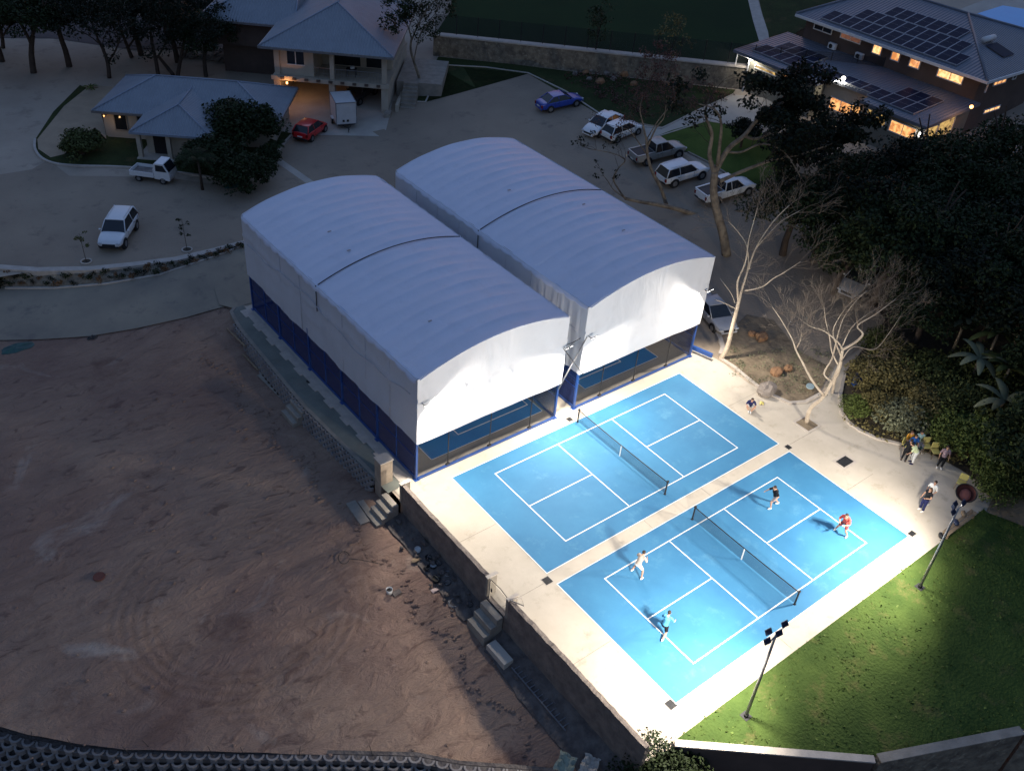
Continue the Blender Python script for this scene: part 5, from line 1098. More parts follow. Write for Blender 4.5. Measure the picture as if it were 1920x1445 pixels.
for sy in (-1, 1):
    w1_ = MB(); w1_.cyl((0,0), .3, -.08, .08, 18); q = Matrix.Translation((-.1, sy*1.06, .3)) @ Matrix.Rotation(PI/2, 4, 'X'); w1_.xf(q); to = w1_.build('tyre', M['rubber'], e)
    w2_ = MB(); w2_.cyl((0,0), .17, -.085, .085, 12); w2_.xf(q); w2_.build('rim', M['rim'], to)
    p = MB(); p.box(-.5, .3, sy*1.06-.11, sy*1.06+.11, .62, .66); p.build('mudguard', M['whitemetal'], e)
# ================================================================ VEGETATION
def leaves(mb_v, mb_f, c, r, n, size, g, flat=.6, shell=.5):
    """numpy: n leaf quads in an ellipsoid clump, appended to lists"""
    d = g.normal(size=(n, 3)); d /= np.linalg.norm(d, axis=1)[:, None]
    rad = shell+(1-shell)*g.random(n)**.5
    P_ = np.array(c)+d*rad[:, None]*np.array(r)
    nrm = d*0.5+g.normal(size=(n, 3))*.6+np.array([0, 0, flat]); nrm /= np.linalg.norm(nrm, axis=1)[:, None]
    t = np.cross(nrm, g.normal(size=(n, 3))); t /= np.linalg.norm(t, axis=1)[:, None]; b = np.cross(nrm, t)
    s = size*(0.6+0.8*g.random(n))[:, None]
    q = np.stack([P_-t*s, P_-b*s*.55, P_+t*s, P_+b*s*.55], 1).reshape(-1, 3)
    mb_v.append(q)
def leaf_mesh(name, blocks, m_):
    V = np.concatenate(blocks).astype(np.float32); nq = len(V)//4
    me = bpy.data.meshes.new(name); me.vertices.add(len(V)); me.vertices.foreach_set('co', V.ravel()); me.loops.add(len(V)); me.loops.foreach_set('vertex_index', np.arange(len(V), dtype=np.int32))
    me.polygons.add(nq); me.polygons.foreach_set('loop_start', np.arange(0, len(V), 4, dtype=np.int32)); me.polygons.foreach_set('loop_total', np.full(nq, 4, dtype=np.int32))
    me.materials.append(m_); me.update(); me.validate(); return me
def crown_mesh(name, R, H_, nclump, per, size, m_, seed, cr=(.16, .33), hollow=.35):
    if R < 2.7: cr = (.22, .42)
    g = np.random.default_rng(seed); B_ = []
    for i in range(nclump):
        d = g.normal(size=3); d /= np.linalg.norm(d); d[2] = abs(d[2])*.9-.25
        rr = hollow+(1-hollow)*g.random()**.5; lump = 1+.22*math.sin(3*math.atan2(d[1], d[0])+seed)+.12*math.sin(5*math.atan2(d[1], d[0])+2*seed)
        c = d*rr*np.array([R*lump, R*lump, H_]); q = R*g.uniform(*cr)
        leaves(B_, None, c, (q, q, q*.7), int(per*(.6+.8*g.random())), size, g)
    return leaf_mesh(name, B_, m_)
def branchy(mb, p, d, L_, r, depth, g, spread=.55, taper=.62, up=.15, seg=3, kids=(2, 3), rmin=.006, tips=None, wig=.18, n=5):
    p = Vector(p); d = Vector(d).normalized(); pts = [p.copy()]; rs = [r]
    for k in range(seg):
        d = (d+Vector((g.gauss(0, wig), g.gauss(0, wig), g.gauss(0, wig)*.6+up*.25))).normalized(); p = p+d*(L_/seg); pts.append(p.copy()); rs.append(max(rmin, r*(1-(1-taper)*(k+1)/seg)))
    mb.tube(pts, rs, n if r > .03 else 3, cap=False)
    if depth <= 0:
        if tips is not None: tips.append(p.copy())
        return
    for k in range(g.choice(kids)):
        a = Vector((g.gauss(0, 1), g.gauss(0, 1), g.gauss(0, .8))); a = (a-d*a.dot(d)).normalized()
        nd = (d+a*g.uniform(.5, 1.15)*spread+Vector((0, 0, up))).normalized()
        branchy(mb, pts[-1] if k < 2 else pts[-2], nd, L_*g.uniform(.62, .88), rs[-1]*g.uniform(.62, .82), depth-1, g, spread, taper, up, seg, kids, rmin, tips, wig, n)
def trunk_mb(H_, r, seed, depth=2, lean=(0, 0), n=8, spread=.7):
    g = random.Random(seed); mb = MB(); tips = []
    branchy(mb, (0, 0, -.15), (lean[0], lean[1], 1), H_*.55, r, depth, g, spread, .7, .25, 4, (2, 3), .02, tips, .08, n); return mb
# -- forest right and behind: a few prototypes, copied as whole trees
PROT = {}
def tree(name, x, y, kind, s, label, group, base=None, cat='tree', rz=None):
    if kind not in PROT:
        R, H_, nc, per, sz, lm, tr, th = kind; sd = len(PROT)+3
        e = empty(name, (0, 0, 0), 0, label, cat, group)
        o = bpy.data.objects.new('crown', crown_mesh('crown', R, H_, nc, per, sz, M[lm], sd)); link(o, e); o.location = (0, 0, th)
        trunk_mb(th*1.25, .16+.03*R, sd).build('trunk', M[tr], e); PROT[kind] = e
    else:
        e = copy_tree(PROT[kind]); e.name = name
        tag(e, label, cat, group)
        if not group and 'group' in e: del e['group']
    e.location = (x, y, (hz(x, y) if base is None else base)-.02); e.rotation_euler = (0, 0, rnd.uniform(0, 6.28) if rz is None else rz); e.scale = (s, s, s*rnd.uniform(.92, 1.08)); return e
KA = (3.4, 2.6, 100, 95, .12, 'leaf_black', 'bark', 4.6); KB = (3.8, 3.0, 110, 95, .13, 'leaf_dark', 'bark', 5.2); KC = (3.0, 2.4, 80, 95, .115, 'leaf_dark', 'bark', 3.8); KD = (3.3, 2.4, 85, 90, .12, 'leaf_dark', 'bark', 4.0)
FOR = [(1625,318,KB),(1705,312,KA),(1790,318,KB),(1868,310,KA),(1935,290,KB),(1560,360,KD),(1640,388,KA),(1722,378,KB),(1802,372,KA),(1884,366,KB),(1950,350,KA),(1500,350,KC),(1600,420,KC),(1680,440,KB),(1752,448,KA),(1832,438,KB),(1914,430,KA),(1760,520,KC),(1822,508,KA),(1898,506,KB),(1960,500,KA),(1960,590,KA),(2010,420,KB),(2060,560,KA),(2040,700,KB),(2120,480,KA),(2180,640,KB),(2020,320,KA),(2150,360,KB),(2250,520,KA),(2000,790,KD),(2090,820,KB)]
def place_desc(px, py):
    rows = [(345, 'nearest the hillside house'), (400, 'in the second row below the hillside house'), (470, 'in the middle of the dark grove'), (560, 'along the lower part of the dark grove'), (9999, 'above the strelitzia clump')]
    r = next(t for y, t in rows if py < y); c = 'at the left end' if px < 1560 else 'left of centre' if px < 1680 else 'near the centre' if px < 1780 else 'right of centre' if px < 1880 else 'at the right edge' if px < 1970 else 'just outside the right edge'
    return r, c
used_l = {}
for px, py, K in FOR:
    g_ = GH(px, py+12, 5.2); r, c = place_desc(px, py)
    lab = 'dark broad-crowned tree %s, %s' % (r, c)
    used_l[lab] = used_l.get(lab, 0)
    if used_l[lab]: used_l[lab] += 1; lab = lab.replace('dark broad-crowned', ['dark rounded','dark spreading','dark domed','dark tall','dark low','dark wide','dark lush','dark full'][used_l[lab]-2])
    else: used_l[lab] = 1
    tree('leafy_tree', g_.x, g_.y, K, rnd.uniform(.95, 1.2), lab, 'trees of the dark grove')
# hedge of bushes lit by the courts
BA = (1.5, 1.25, 60, 65, .085, 'leaf_olive', 'bark', .95); BB = (1.6, 1.35, 64, 65, .09, 'leaf_fresh', 'bark', 1.0); BC = (1.5, 1.2, 55, 60, .085, 'leaf_grey', 'bark', .9); BD = (1.7, 1.4, 60, 65, .09, 'leaf_mid', 'bark', 1.1)
HED = [(1612,752,BB,.62,'small fresh green bush beside the forked pale tree'),(1650,752,BA,.8,'olive bush behind the curved paving kerb, first from the left'),(1640,700,BA,1.05,'tall olive bush beside the bare tree'),(1690,700,BA,1.1,'olive bush behind the first row of the hedge'),(1690,775,BC,.95,'grey-green bush above the curved kerb'),(1735,752,BA,1.1,'olive bush behind the yellow chairs'),(1745,705,BD,1.1,'mid green bush below the strelitzias'),(1722,800,BC,.6,'low grey-green bush right behind the yellow chairs'),(1785,800,BB,1.0,'fresh green bush right of the yellow chairs'),(1795,752,BD,1.15,'mid green bush in the second hedge row'),(1835,820,BB,1.1,'large fresh green bush above the dark bench'),(1850,768,BD,1.15,'dark green bush in the back hedge row'),(1880,862,BB,1.05,'fresh green bush beside the round maroon seat'),(1905,815,BD,1.1,'dark green bush at the right edge, upper'),(1915,890,BD,.95,'dark green bush at the right edge, lower'),(1675,655,BA,.95,'olive bush on the slope behind the bare tree'),(1655,640,BD,.8,'dull green bush at the edge of the dark parking bay'),(1870,905,BB,.8,'fresh green bush at the corner of the paving'),(1830,700,BD,1.2,'dark bush at the feet of the strelitzias'),(1890,745,BD,1.2,'dark bush below the banana leaves')]
for px, py, K, s, lab in HED:
    g_ = GH(px, py, 1.0); tree('bush', g_.x, g_.y, K, s, lab, 'bushes of the hedge', cat='bush')
# bushes round the low house
for px, py, K, s, lab in [(150,262,(1.7,1.4,55,60,.12,'leaf_mid','bark',1.0),1.05,'loose green bush at the left end of the low house'),(395,300,(2.2,1.8,80,75,.13,'leaf_dark','bark',1.7),1.1,'dark bush in front of the low house, left of the cluster'),(450,255,(2.6,2.2,95,80,.14,'leaf_dark','bark',2.4),1.15,'tall dark bush covering the right end of the low house'),(455,325,(2.3,1.6,80,75,.13,'leaf_dark','bark',1.3),1.0,'low dark bush at the kerb of the lawn island'),(500,282,(1.9,1.8,70,70,.13,'leaf_dark','bark',1.6),.6,'dark bush at the right tip of the lawn island')]:
    g_ = GZ(px, py, 1.3); tree('bush', g_.x, g_.y, K, s, lab, 'bushes round the low house', cat='bush')
# grass tuft and palm
def fronds(mb, c, n, L_, w_, up, g, droop=1.0, az=None, blade=False):
    for k in range(n):
        a = 2*PI*k/n+g.uniform(-.25, .25); el = g.uniform(.5, 1.25)*up; d = Vector((math.cos(a), math.sin(a), 0)); p = Vector(c); pts = []
        for i in range(7):
            t = i/6; pts.append(Vector(c)+d*L_*t*math.cos(el*.6)+Vector((0, 0, L_*(math.sin(el)*t-droop*.75*t*t))))
        sd_ = Vector((-d.y, d.x, 0)); vs = []
        for i, q in enumerate(pts):
            t = i/6; ww = w_*(math.sin(PI*min(1, t*.92+.06))**.6); vs += [q-sd_*ww+Vector((0, 0, -ww*.35)), q, q+sd_*ww+Vector((0, 0, -ww*.35))]
        if blade: mb.add(vs, [(3*i, 3*i+3, 3*i+4, 3*i+1) for i in range(6)]+[(3*i+1, 3*i+4, 3*i+5, 3*i+2) for i in range(6)], smooth=True)
        else:      # feathered leaflets
            mb.tube([q for q in pts], .018, 3, cap=False)
            for i in range(1, 14):
                t = i/14*6; j = min(5, int(t)); q = pts[j].lerp(pts[j+1], t-j); ww = w_*1.3*math.sin(PI*(i/14*.85+.12))
                for s_ in (-1, 1):
                    tip = q+sd_*s_*ww+d*ww*.5+Vector((0, 0, -ww*.4)); b_ = (pts[j+1]-pts[j]).normalized()*.05; mb.add([q-b_, q+b_, tip], [(0, 1, 2)], smooth=False)
rg_ = random.Random(21)
def palm(px, py, H_, n, L_, w_, lab, mt='leaf_dark', blade=False, trunk='bark', name='palm_tree', cat='palm', zt=None, group=None):
    g_ = GH(px, py, H_); g_.z -= H_; e = empty(name, g_, rg_.uniform(0, 6), lab, cat, group)
    if H_ > .3: t = MB(); t.tube([(0,0,-.1),(.05,.02,H_*.5),(.0,.06,H_)], [.13,.1,.08], 8); t.build('trunk', M[trunk], e)
    m1 = MB(); fronds(m1, (0, .06 if H_ > .3 else 0, H_), n, L_, w_, 1.0, rg_, .9, blade=blade); m1.build('fronds', M[mt], e); return e
palm(372, 300, 2.6, 16, 2.1, .38, 'feathery palm in front of the low house roof wing')
palm(518, 270, 1.2, 12, 1.0, .25, 'small palm at the tip of the lawn island beside the red car')
palm(170, 165, 0.05, 22, 1.0, .06, 'spiky grass tuft on the yellow sand by the low house', 'leaf_fresh', True, name='grass_tuft', cat='grass tuft')
for k, (px, py, H_, L_, lab) in enumerate([(1812,600,3.0,2.0,'broad-leaved strelitzia at the upper left of the clump'),(1872,625,3.6,2.2,'tall strelitzia in the middle of the clump'),(1838,672,2.9,2.0,'strelitzia with a pale upturned leaf'),(1892,690,3.0,2.1,'strelitzia leaning over the dark gap'),(1884,750,2.5,2.1,'banana-like plant at the right edge of the hedge'),(1925,600,3.6,2.2,'strelitzia cut by the right edge of the view')]):
    palm(px, py, H_, 9, L_, .24, lab, 'leaf_grey' if k % 2 == 0 else 'leaf_mid', True, 'greybark', 'strelitzia', 'plant', group='strelitzias behind the hedge')
# ---- traced limbs: pixel paths on an upright plane through the tree's foot, pushed in depth
FH = Vector((CF.x, CF.y, 0)).normalized()
def TP(base, px, py, dep=0.): 
    p = GP(px, py, base, FH); return p+(p-Vector(CP)).normalized()*dep
def limb(mb, base, path, r0, r1, n=8, dep0=0., dep1=0.):
    pts = [TP(base, px, py, dep0+(dep1-dep0)*i/(len(path)-1)) for i, (px, py) in enumerate(path)]
    cp = curve_pts(pts, 4); N_ = len(cp)-1; mb.tube([p-Vector(base) for p in cp], [r0+(r1-r0)*i/N_ for i in range(N_+1)], n); return cp
def twigs(mb, base, cp, cnt, L_, depth, g, r=.02, spread=.6, up=.2, frm=.35, kids=(2, 3), tips=None):
    for k in range(cnt):
        i = int(len(cp)*(frm+(1-frm)*g.random())); i = min(len(cp)-2, i); d = (cp[i+1]-cp[i]).normalized(); a = Vector((g.gauss(0, 1), g.gauss(0, 1), g.gauss(.3, .7))).normalized()
        branchy(mb, cp[i]-Vector(base), (d*.8+a*.8), L_*g.uniform(.6, 1.2), r, depth, g, spread, .7, up, 3, kids, .0065, tips, .2, 4)
    d = (cp[-1]-cp[-2]).normalized(); branchy(mb, cp[-1]-Vector(base), d, L_, r*1.2, depth, g, spread, .7, up, 3, (2, 3), .0065, tips, .2, 4)
# bare tree one: single smooth trunk by the silver car
def bare_tree(bpx, main, lab, seed, rt=.17, dens=6, zb=None):
    base = GH(*bpx) if zb is None else GZ(*bpx, zb); e = empty('bare_tree', base, 0, lab, 'tree', 'bare pale trees beside the courts'); t = MB(); w_ = MB(); g = random.Random(seed)
    for path, r0, r1, d0, d1, tw in main:
        cp = limb(t, base, path, r0*.82, r1*.8, 8, d0, d1)
        if tw: twigs(w_, base, cp, tw+4, 1.12 if seed == 31 else .92, 3, g, max(.012, r1*.38), .62, .14, .3)
    t.build('trunk', M['palebark'], e); w_.build('twigs', M['twig'], e); return e
bare_tree((1352,672), [
 ([(1352,672),(1364,650),(1374,610),(1384,570),(1390,545)], .21, .12, 0, 0, 0),
 ([(1388,552),(1398,520),(1404,500),(1420,460),(1450,415),(1480,385)], .10, .03, 0, .8, 8),
 ([(1385,570),(1383,545),(1384,525),(1398,490),(1404,450),(1412,420),(1420,390)], .09, .025, 0, -.8, 8),
 ([(1396,545),(1428,538),(1450,522),(1468,512),(1490,498),(1502,490)], .07, .025, 0, .5, 4),
 ([(1404,505),(1415,470),(1440,440),(1465,415),(1500,395)], .06, .02, 0, 1.6, 7),
 ([(1382,580),(1366,572),(1348,564),(1338,562)], .05, .015, 0, 1.0, 0),
 ([(1378,568),(1372,552),(1360,535),(1350,522)], .035, .012, 0, 1.2, 0),
 ([(1404,500),(1400,460),(1380,430),(1365,415)], .04, .015, 0, -1.2, 4)], 'tall bare pale tree beside the silver car and right marquee', 31)
bare_tree((1512,792), [
 ([(1512,792),(1520,765),(1545,742),(1572,690),(1580,655)], .16, .10, 0, .3, 0),
 ([(1580,655),(1606,640),(1618,625),(1608,610),(1640,590),(1680,560)], .10, .025, .3, 1.2, 7),
 ([(1580,655),(1570,640),(1545,620),(1520,612),(1500,598)], .07, .02, .3, -.8, 6),
 ([(1572,685),(1560,660),(1555,630),(1548,600),(1545,575)], .06, .02, .3, 1.4, 6),
 ([(1545,742),(1522,712),(1505,680),(1492,655),(1485,635),(1465,600),(1448,575)], .10, .02, 0, -1.0, 7),
 ([(1492,655),(1500,640),(1503,625)], .05, .02, -.5, -.8, 2),
 ([(1560,715),(1545,700),(1560,672),(1568,640),(1580,600),(1600,570),(1625,545)], .07, .018, 0, 1.8, 7),
 ([(1577,655),(1596,615),(1625,590),(1650,575)], .045, .015, .5, 2.2, 6)], 'spreading bare pale tree rooted in the square paving pit', 37)
bare_tree((1560,742), [
 ([(1560,742),(1566,712),(1572,700),(1578,675),(1570,650)], .11, .06, .4, .6, 0),
 ([(1570,650),(1562,620),(1580,585),(1604,560),(1640,540)], .05, .015, .6, 1.8, 7),
 ([(1578,675),(1600,650),(1640,655),(1670,620),(1690,590)], .045, .015, .6, 2.4, 7)], 'slender bare pale tree growing behind the paving pit', 41)
# square pit
g_ = GH(1513, 795); e = empty('tree_pit', (g_.x, g_.y, g_.z+.006), 0, 'square earth pit with pale edging around the bare tree foot', 'tree pit')
p = MB(); p.box(-.62,.62,-.62,-.5,-.02,.03); p.box(-.62,.62,.5,.62,-.02,.03); p.box(-.62,-.5,-.5,.5,-.02,.03); p.box(.5,.62,-.5,.5,-.02,.03); p.build('edging', M['kerb'], e); p = MB(); p.box(-.5,.5,-.5,.5,-.02,.015); p.build('earth', M['soil'], e)
# big old tree over the parked cars
def leafy_from_tips(e, tips, base, lm, per, size, q, seed, frac=1.0, name='crown'):
    g = np.random.default_rng(seed); B_ = []
    for t in tips:
        if g.random() > frac: continue
        leaves(B_, None, np.array(t), (q, q, q*.7), int(per*(.5+g.random())), size, g, shell=.2)
    o = bpy.data.objects.new(name, leaf_mesh(name, B_, M[lm])); link(o, e)
base = GH(1362, 478); e = empty('old_tree', base, 0, 'large old tree with mottled trunk standing among the parked pickups', 'tree'); t = MB(); w_ = MB(); g = random.Random(51); tips = []
for path, r0, r1, d0, d1, tw in [
 ([(1362,478),(1356,440),(1345,400),(1338,360),(1340,322)], .36, .27, 0, 0, 0),
 ([(1340,325),(1330,290),(1335,250),(1322,215),(1330,185)], .2, .04, 0, .5, 4),
 ([(1340,325),(1365,280),(1395,255),(1420,225),(1455,200),(1500,175)], .22, .06, 0, 2, 9),
 ([(1345,310),(1350,265),(1352,230),(1340,205),(1310,195)], .15, .03, 0, -1.5, 4),
 ([(1350,340),(1400,318),(1450,300),(1500,290),(1560,270)], .15, .05, 0, 1.2, 9),
 ([(1395,255),(1420,260),(1470,240),(1530,225),(1580,215)], .12, .04, 1, 3, 9),
 ([(1365,285),(1390,285),(1430,270),(1470,285),(1500,330)], .10, .03, .5, -1.5, 7)]:
    cp = limb(t, base, path, r0, r1, 10 if r0 > .2 else 7, d0, d1)
    if tw:
        tt = []; twigs(w_, base, cp, tw, 1.3, 2, g, .03, .7, .1, .3, (2, 3), tt); tips += [q for q in tt if (base+q).x > 0 and path[-1][0] > 1400 or g.random() < .12]
t.build('trunk', M['greybark'], e); w_.build('twigs', M['bark'], e); leafy_from_tips(e, tips, base, 'leaf_black', 46, .16, .75, 5)
for k, (px, py, s, lab) in enumerate([(1405,205,.5,'dark leafy tree in front of the left end of the hillside house'),(1468,205,.65,'dark leafy tree before the orange windows of the hillside house'),(1532,238,.7,'dark leafy tree below the white recess lamp'),(1590,285,.65,'dark leafy tree between the house and the grove'),(1500,262,.85,'dark leafy tree between the old tree and the house')]):
    g_ = GZ(px, py, 6.2); tree('leafy_tree', g_.x, g_.y, (3.0, 2.4, 60, 75, .17, 'leaf_black', 'bark', 3.4), s, lab, 'trees before the hillside house')
# fallen-looking heavy limb reaching left with dark sprays
base = GH(1392, 395); e = empty('leaning_tree', base, 0, 'leaning tree whose heavy limb stretches left over the parking lot', 'tree'); t = MB(); w_ = MB(); g = random.Random(61); tips = []
cp0 = limb(t, base, [(1392,395),(1345,408),(1310,404),(1270,392),(1235,384),(1200,378),(1172,372)], .24, .13, 8, 0, -1.5)
cp1 = limb(t, base, [(1172,372),(1160,355),(1150,335),(1160,315),(1172,300),(1150,288),(1110,280)], .09, .03, 6, -1.5, -2.5)
cp2 = limb(t, base, [(1172,372),(1150,355),(1140,340),(1130,328)], .06, .025, 6, -1.5, -1)
twigs(w_, base, cp1, 8, .9, 2, g, .02, .6, .1, .3, (2, 2), tips); twigs(w_, base, cp2, 3, .7, 1, g, .016, .6, .1, .3, (2, 2), tips)
t.build('trunk', M['greybark'], e); w_.build('twigs', M['bark'], e); leafy_from_tips(e, tips, base, 'leaf_black', 8, .10, .3, 6, .7)
# thin tree with reddish crown between the cars
base = GH(1250, 385); e = empty('red_leaf_tree', base, 0, 'thin crooked tree with sparse reddish-brown crown among the parked cars', 'tree'); t = MB(); w_ = MB(); g = random.Random(71); tips = []
for path, r0, r1, d0, d1, tw in [([(1250,385),(1238,350),(1222,320),(1214,290),(1212,262)], .16, .10, 0, 0, 0), ([(1212,262),(1206,235),(1200,205),(1205,180)], .08, .03, 0, .8, 6), ([(1214,275),(1230,240),(1245,220),(1250,180)], .08, .025, 0, -.8, 6), ([(1216,295),(1196,265),(1180,245),(1165,240)], .06, .02, 0, .5, 4), ([(1212,262),(1235,225),(1262,190),(1262,160)], .05, .02, .3, 1.5, 5)]:
    cp = limb(t, base, path, r0, r1, 7, d0, d1)
    if tw: twigs(w_, base, cp, tw, 1.2, 2, g, .022, .6, .15, .3, (2, 3), tips)
t.build('trunk', M['greybark'], e); w_.build('twigs', M['bark'], e); leafy_from_tips(e, tips, base, 'leaf_red', 14, .07, .5, 8, .8)
# small trees of the rock garden
for k, (bp, mid, lab, lm) in enumerate([((1113,132), [(1113,132),(1116,100),(1120,75),(1125,50)], 'small dark-leaved tree in front of the field wall', 'leaf_dark'), ((1248,145), [(1248,145),(1250,118),(1256,100),(1262,85)], 'small yellow-leaved tree in front of the field wall', 'leaf_olive'), ((1215,205), [(1215,205),(1212,175),(1220,150),(1232,130)], 'reddish shrub-like tree over the rock garden', 'leaf_red')]):
    base = GH(*bp); e = empty('small_tree', base, 0, lab, 'tree'); t = MB(); w_ = MB(); g = random.Random(81+k); tips = []
    cp = limb(t, base, mid, .11, .05, 6); twigs(w_, base, cp, 8, 1.2, 2, g, .03, .7, .15, .3, (2, 3), tips); t.build('trunk', M['bark'], e); w_.build('twigs', M['bark'], e); leafy_from_tips(e, tips, base, lm, 16, .11, .5, 9+k, .75)
# tree by the steps of the veranda house
base = GH(793, 170); e = empty('garden_tree', base, 0, 'dark leafy tree with forked trunk beside the veranda house steps', 'tree'); t = MB(); w_ = MB(); g = random.Random(91); tips = []
for path, r0, r1, d0, d1, tw in [([(793,170),(786,145),(776,115),(770,92),(772,70)], .16, .10, 0, 0, 0), ([(772,75),(765,50),(750,25),(745,0)], .09, .04, 0, .5, 9), ([(772,75),(785,45),(800,20),(820,-5)], .09, .04, 0, -.6, 10), ([(776,115),(782,85),(790,60),(805,40)], .07, .03, 0, .8, 8)]:
    cp = limb(t, base, path, r0, r1, 7, d0, d1)
    if tw: twigs(w_, base, cp, tw, 1.3, 2, g, .03, .8, .1, .2, (2, 3), tips)
t.build('trunk', M['greybark'], e); w_.build('twigs', M['bark'], e); leafy_from_tips(e, tips, base, 'leaf_dark', 26, .13, .62, 15, .9)
# trees at the top left: dark crowns over the yard, trunks in front of the sand
TL = [((205,146),[(205,146),(202,118),(192,90),(182,72)],'forked tree at the near side of the sandy yard'),((247,108),[(247,108),(240,90),(232,70),(225,50)],'tree with twin trunks left of the middle of the sandy yard'),((297,143),[(297,143),(292,112),(286,85),(282,60)],'straight tree right of the forked one in the sandy yard'),((333,146),[(333,146),(338,115),(343,90),(348,65)],'tree with a fallen log at its foot in the sandy yard'),((6,90),[(6,90),(4,70),(0,50),(-4,30)],'tree at the top left corner of the sandy yard')]
for k, (bp, path, lab) in enumerate(TL):
    base = GH(*bp); e = empty('yard_tree', base, 0, lab, 'tree', 'trees along the sandy yard'); t = MB(); w_ = MB(); g = random.Random(101+k); tips = []
    cp = limb(t, base, path, .22, .12, 7)
    cpb = limb(t, base, [path[1], (path[1][0]+14, path[1][1]-22), (path[1][0]+24, path[1][1]-48)], .12, .07, 6, 0, -.5)
    for c_ in (cp, cpb): twigs(w_, base, c_, 6, 2.0, 2, g, .05, .8, .05, .55, (2, 3), tips)
    t.build('trunk', M['bark'], e); w_.build('twigs', M['bark'], e); leafy_from_tips(e, tips, base, 'leaf_black', 34, .13, .8, 25+k)
for k, (px, py, s, lab) in enumerate([(40,40,1.15,'dark tree at the far left behind the sandy yard'),(110,30,1.2,'dark tree second from left behind the sandy yard'),(250,12,1.1,'dark tree third from left behind the sandy yard'),(320,25,1.1,'dark tree fourth from left behind the sandy yard'),(375,50,.85,'dark tree nearest the rear wing of the veranda house'),(-20,20,1.1,'dark tree at the left edge behind the sandy yard'),(300,-25,1.2,'dark tree cut by the top edge, right of the middle of the yard'),(390,5,.9,'dark tree cut by the top edge beside the rear yard')]):
    g_ = GZ(px, py, 5.0); tree('leafy_tree', g_.x, g_.y, KA if k % 2 else KB, s, lab, 'trees behind the sandy yard')
# shrub at the bottom edge
g_ = GZ(1236, 1440, -0.7); tree('shrub', g_.x, g_.y, (1.7, 1.3, 130, 110, .065, 'leaf_dark', 'bark', 1.3), 1.2, 'dense dark shrub at the bottom edge by the parapet end', '', base=-2.6, cat='shrub')
# saplings in ring kerbs
for (bx, by), h_, lab, lm in [((162,491), 2.3, 'young sapling in a white ring kerb left of the white car', 'leaf_mid'), ((351,469), 2.6, 'young sapling in a white ring kerb right of the white car', 'leaf_dark')]:
    b_ = GH(bx, by); e = empty('sapling', b_, 0, lab, 'sapling', 'saplings along the lot kerb'); g = random.Random(bx); t = MB()
    t.tube([(0,0,0),(-.02,.02,h_*.5),(-.05,.0,h_)], [.025,.018,.008], 5)
    tp = []
    for k in range(7): z = h_*(.45+.08*k); a = g.uniform(0, 6.28); q = Vector((math.cos(a)*.32, math.sin(a)*.32, z+.15)); t.tube([(-.03,0,z), q], [.01,.004], 4); tp.append(q)
    t.build('trunk', M['bark'], e); leafy_from_tips(e, tp, b_, lm, 22, .07, .17, bx, 1.0)
    rk = MB(); n = 20
    for i in range(n):
        a0, a1 = 2*PI*i/n, 2*PI*(i+1)/n; rk.add([(math.cos(a)*r_, math.sin(a)*r_, z) for a, r_, z in ((a0,.40,.02),(a1,.40,.02),(a1,.40,.09),(a0,.40,.09),(a0,.31,.09),(a1,.31,.09),(a1,.31,.02),(a0,.31,.02))], [(0,1,2,3),(3,2,5,4),(4,5,6,7)])
    rk.build('ring_kerb', M['kerb'], e); so = MB(); so.cyl((0,0), .31, .015, .03, 16); so.build('soil', M['darksoil'], e)
# shrubs on the stone bank
bk_a, bk_b = BANK; g = random.Random(5); shp = []
for v in range(3):
    gg = np.random.default_rng(70+v); Bk = []
    for c in range(5): leaves(Bk, None, gg.normal(size=3)*np.array([.13,.13,.05])+np.array([0,0,.16]), (.16,.16,.13), 26, .05, gg)
    shp.append(leaf_mesh('low_shrub', Bk, M[('leaf_dark','leaf_black','leaf_dry')[v]]))
for i in range(46):
    f_ = i/45.*(len(bk_a)-2); j = int(f_); a_ = bk_a[j].lerp(bk_a[j+1], f_-j); jb = min(j, len(bk_b)-2); b_ = bk_b[jb].lerp(bk_b[jb+1], f_-j); t = .45+.3*(i % 2)+g.uniform(-.1, .1); p = a_.lerp(b_, t)
    zz = 0.03*(1-t)+zlow(b_.x, b_.y)*t**.9
    o = bpy.data.objects.new('low_shrub', shp[i % 3]); link(o); o.location = (p.x, p.y, zz); o.rotation_euler = (0, 0, g.uniform(0, 6)); s_ = g.uniform(.7, 1.35); o.scale = (s_, s_, s_)
    tag(o, 'small shrub planted on the stone bank below the lot kerb', 'shrub', 'small shrubs on the stone bank')
# undergrowth in the soil bed and rock garden
gg = np.random.default_rng(90); Bk = []
for k in range(150):
    px, py = gg.uniform(1370, 1560), gg.uniform(640, 745)
    if py > 700+ (px-1370)*.25+10 or py < 655+(1500-px)*-.02: continue
    p = GH(px, py); leaves(Bk, None, (p.x, p.y, p.z+.10), (.3,.3,.12), 14, .055, gg)
o = bpy.data.objects.new('ground_cover', leaf_mesh('ground_cover', Bk, M['leaf_grey'])); link(o); tag(o, 'low weeds on the soil bed beside the paving', kind='stuff')
Bk = []
for k in range(420):
    px, py = gg.uniform(1060, 1370), gg.uniform(140, 225)
    if py > 150+(px-1060)*.55 or py > 225-(px-1240)*.3: continue
    p = GH(px, py); leaves(Bk, None, (p.x, p.y, p.z+.2), (.4,.4,.3), 12, .1, gg)
o = bpy.data.objects.new('ground_cover', leaf_mesh('ground_cover', Bk, M['leaf_red'])); link(o); tag(o, 'reddish low plants of the rock garden', kind='stuff')
Bk = []
for k in range(300):
    px, py = gg.uniform(1590, 1880), gg.uniform(690, 905)
    if py > 800+(px-1600)*.36 or py < 700: continue
    p = GH(px, py); leaves(Bk, None, (p.x, p.y, p.z+.15), (.5,.5,.2), 20, .08, gg)
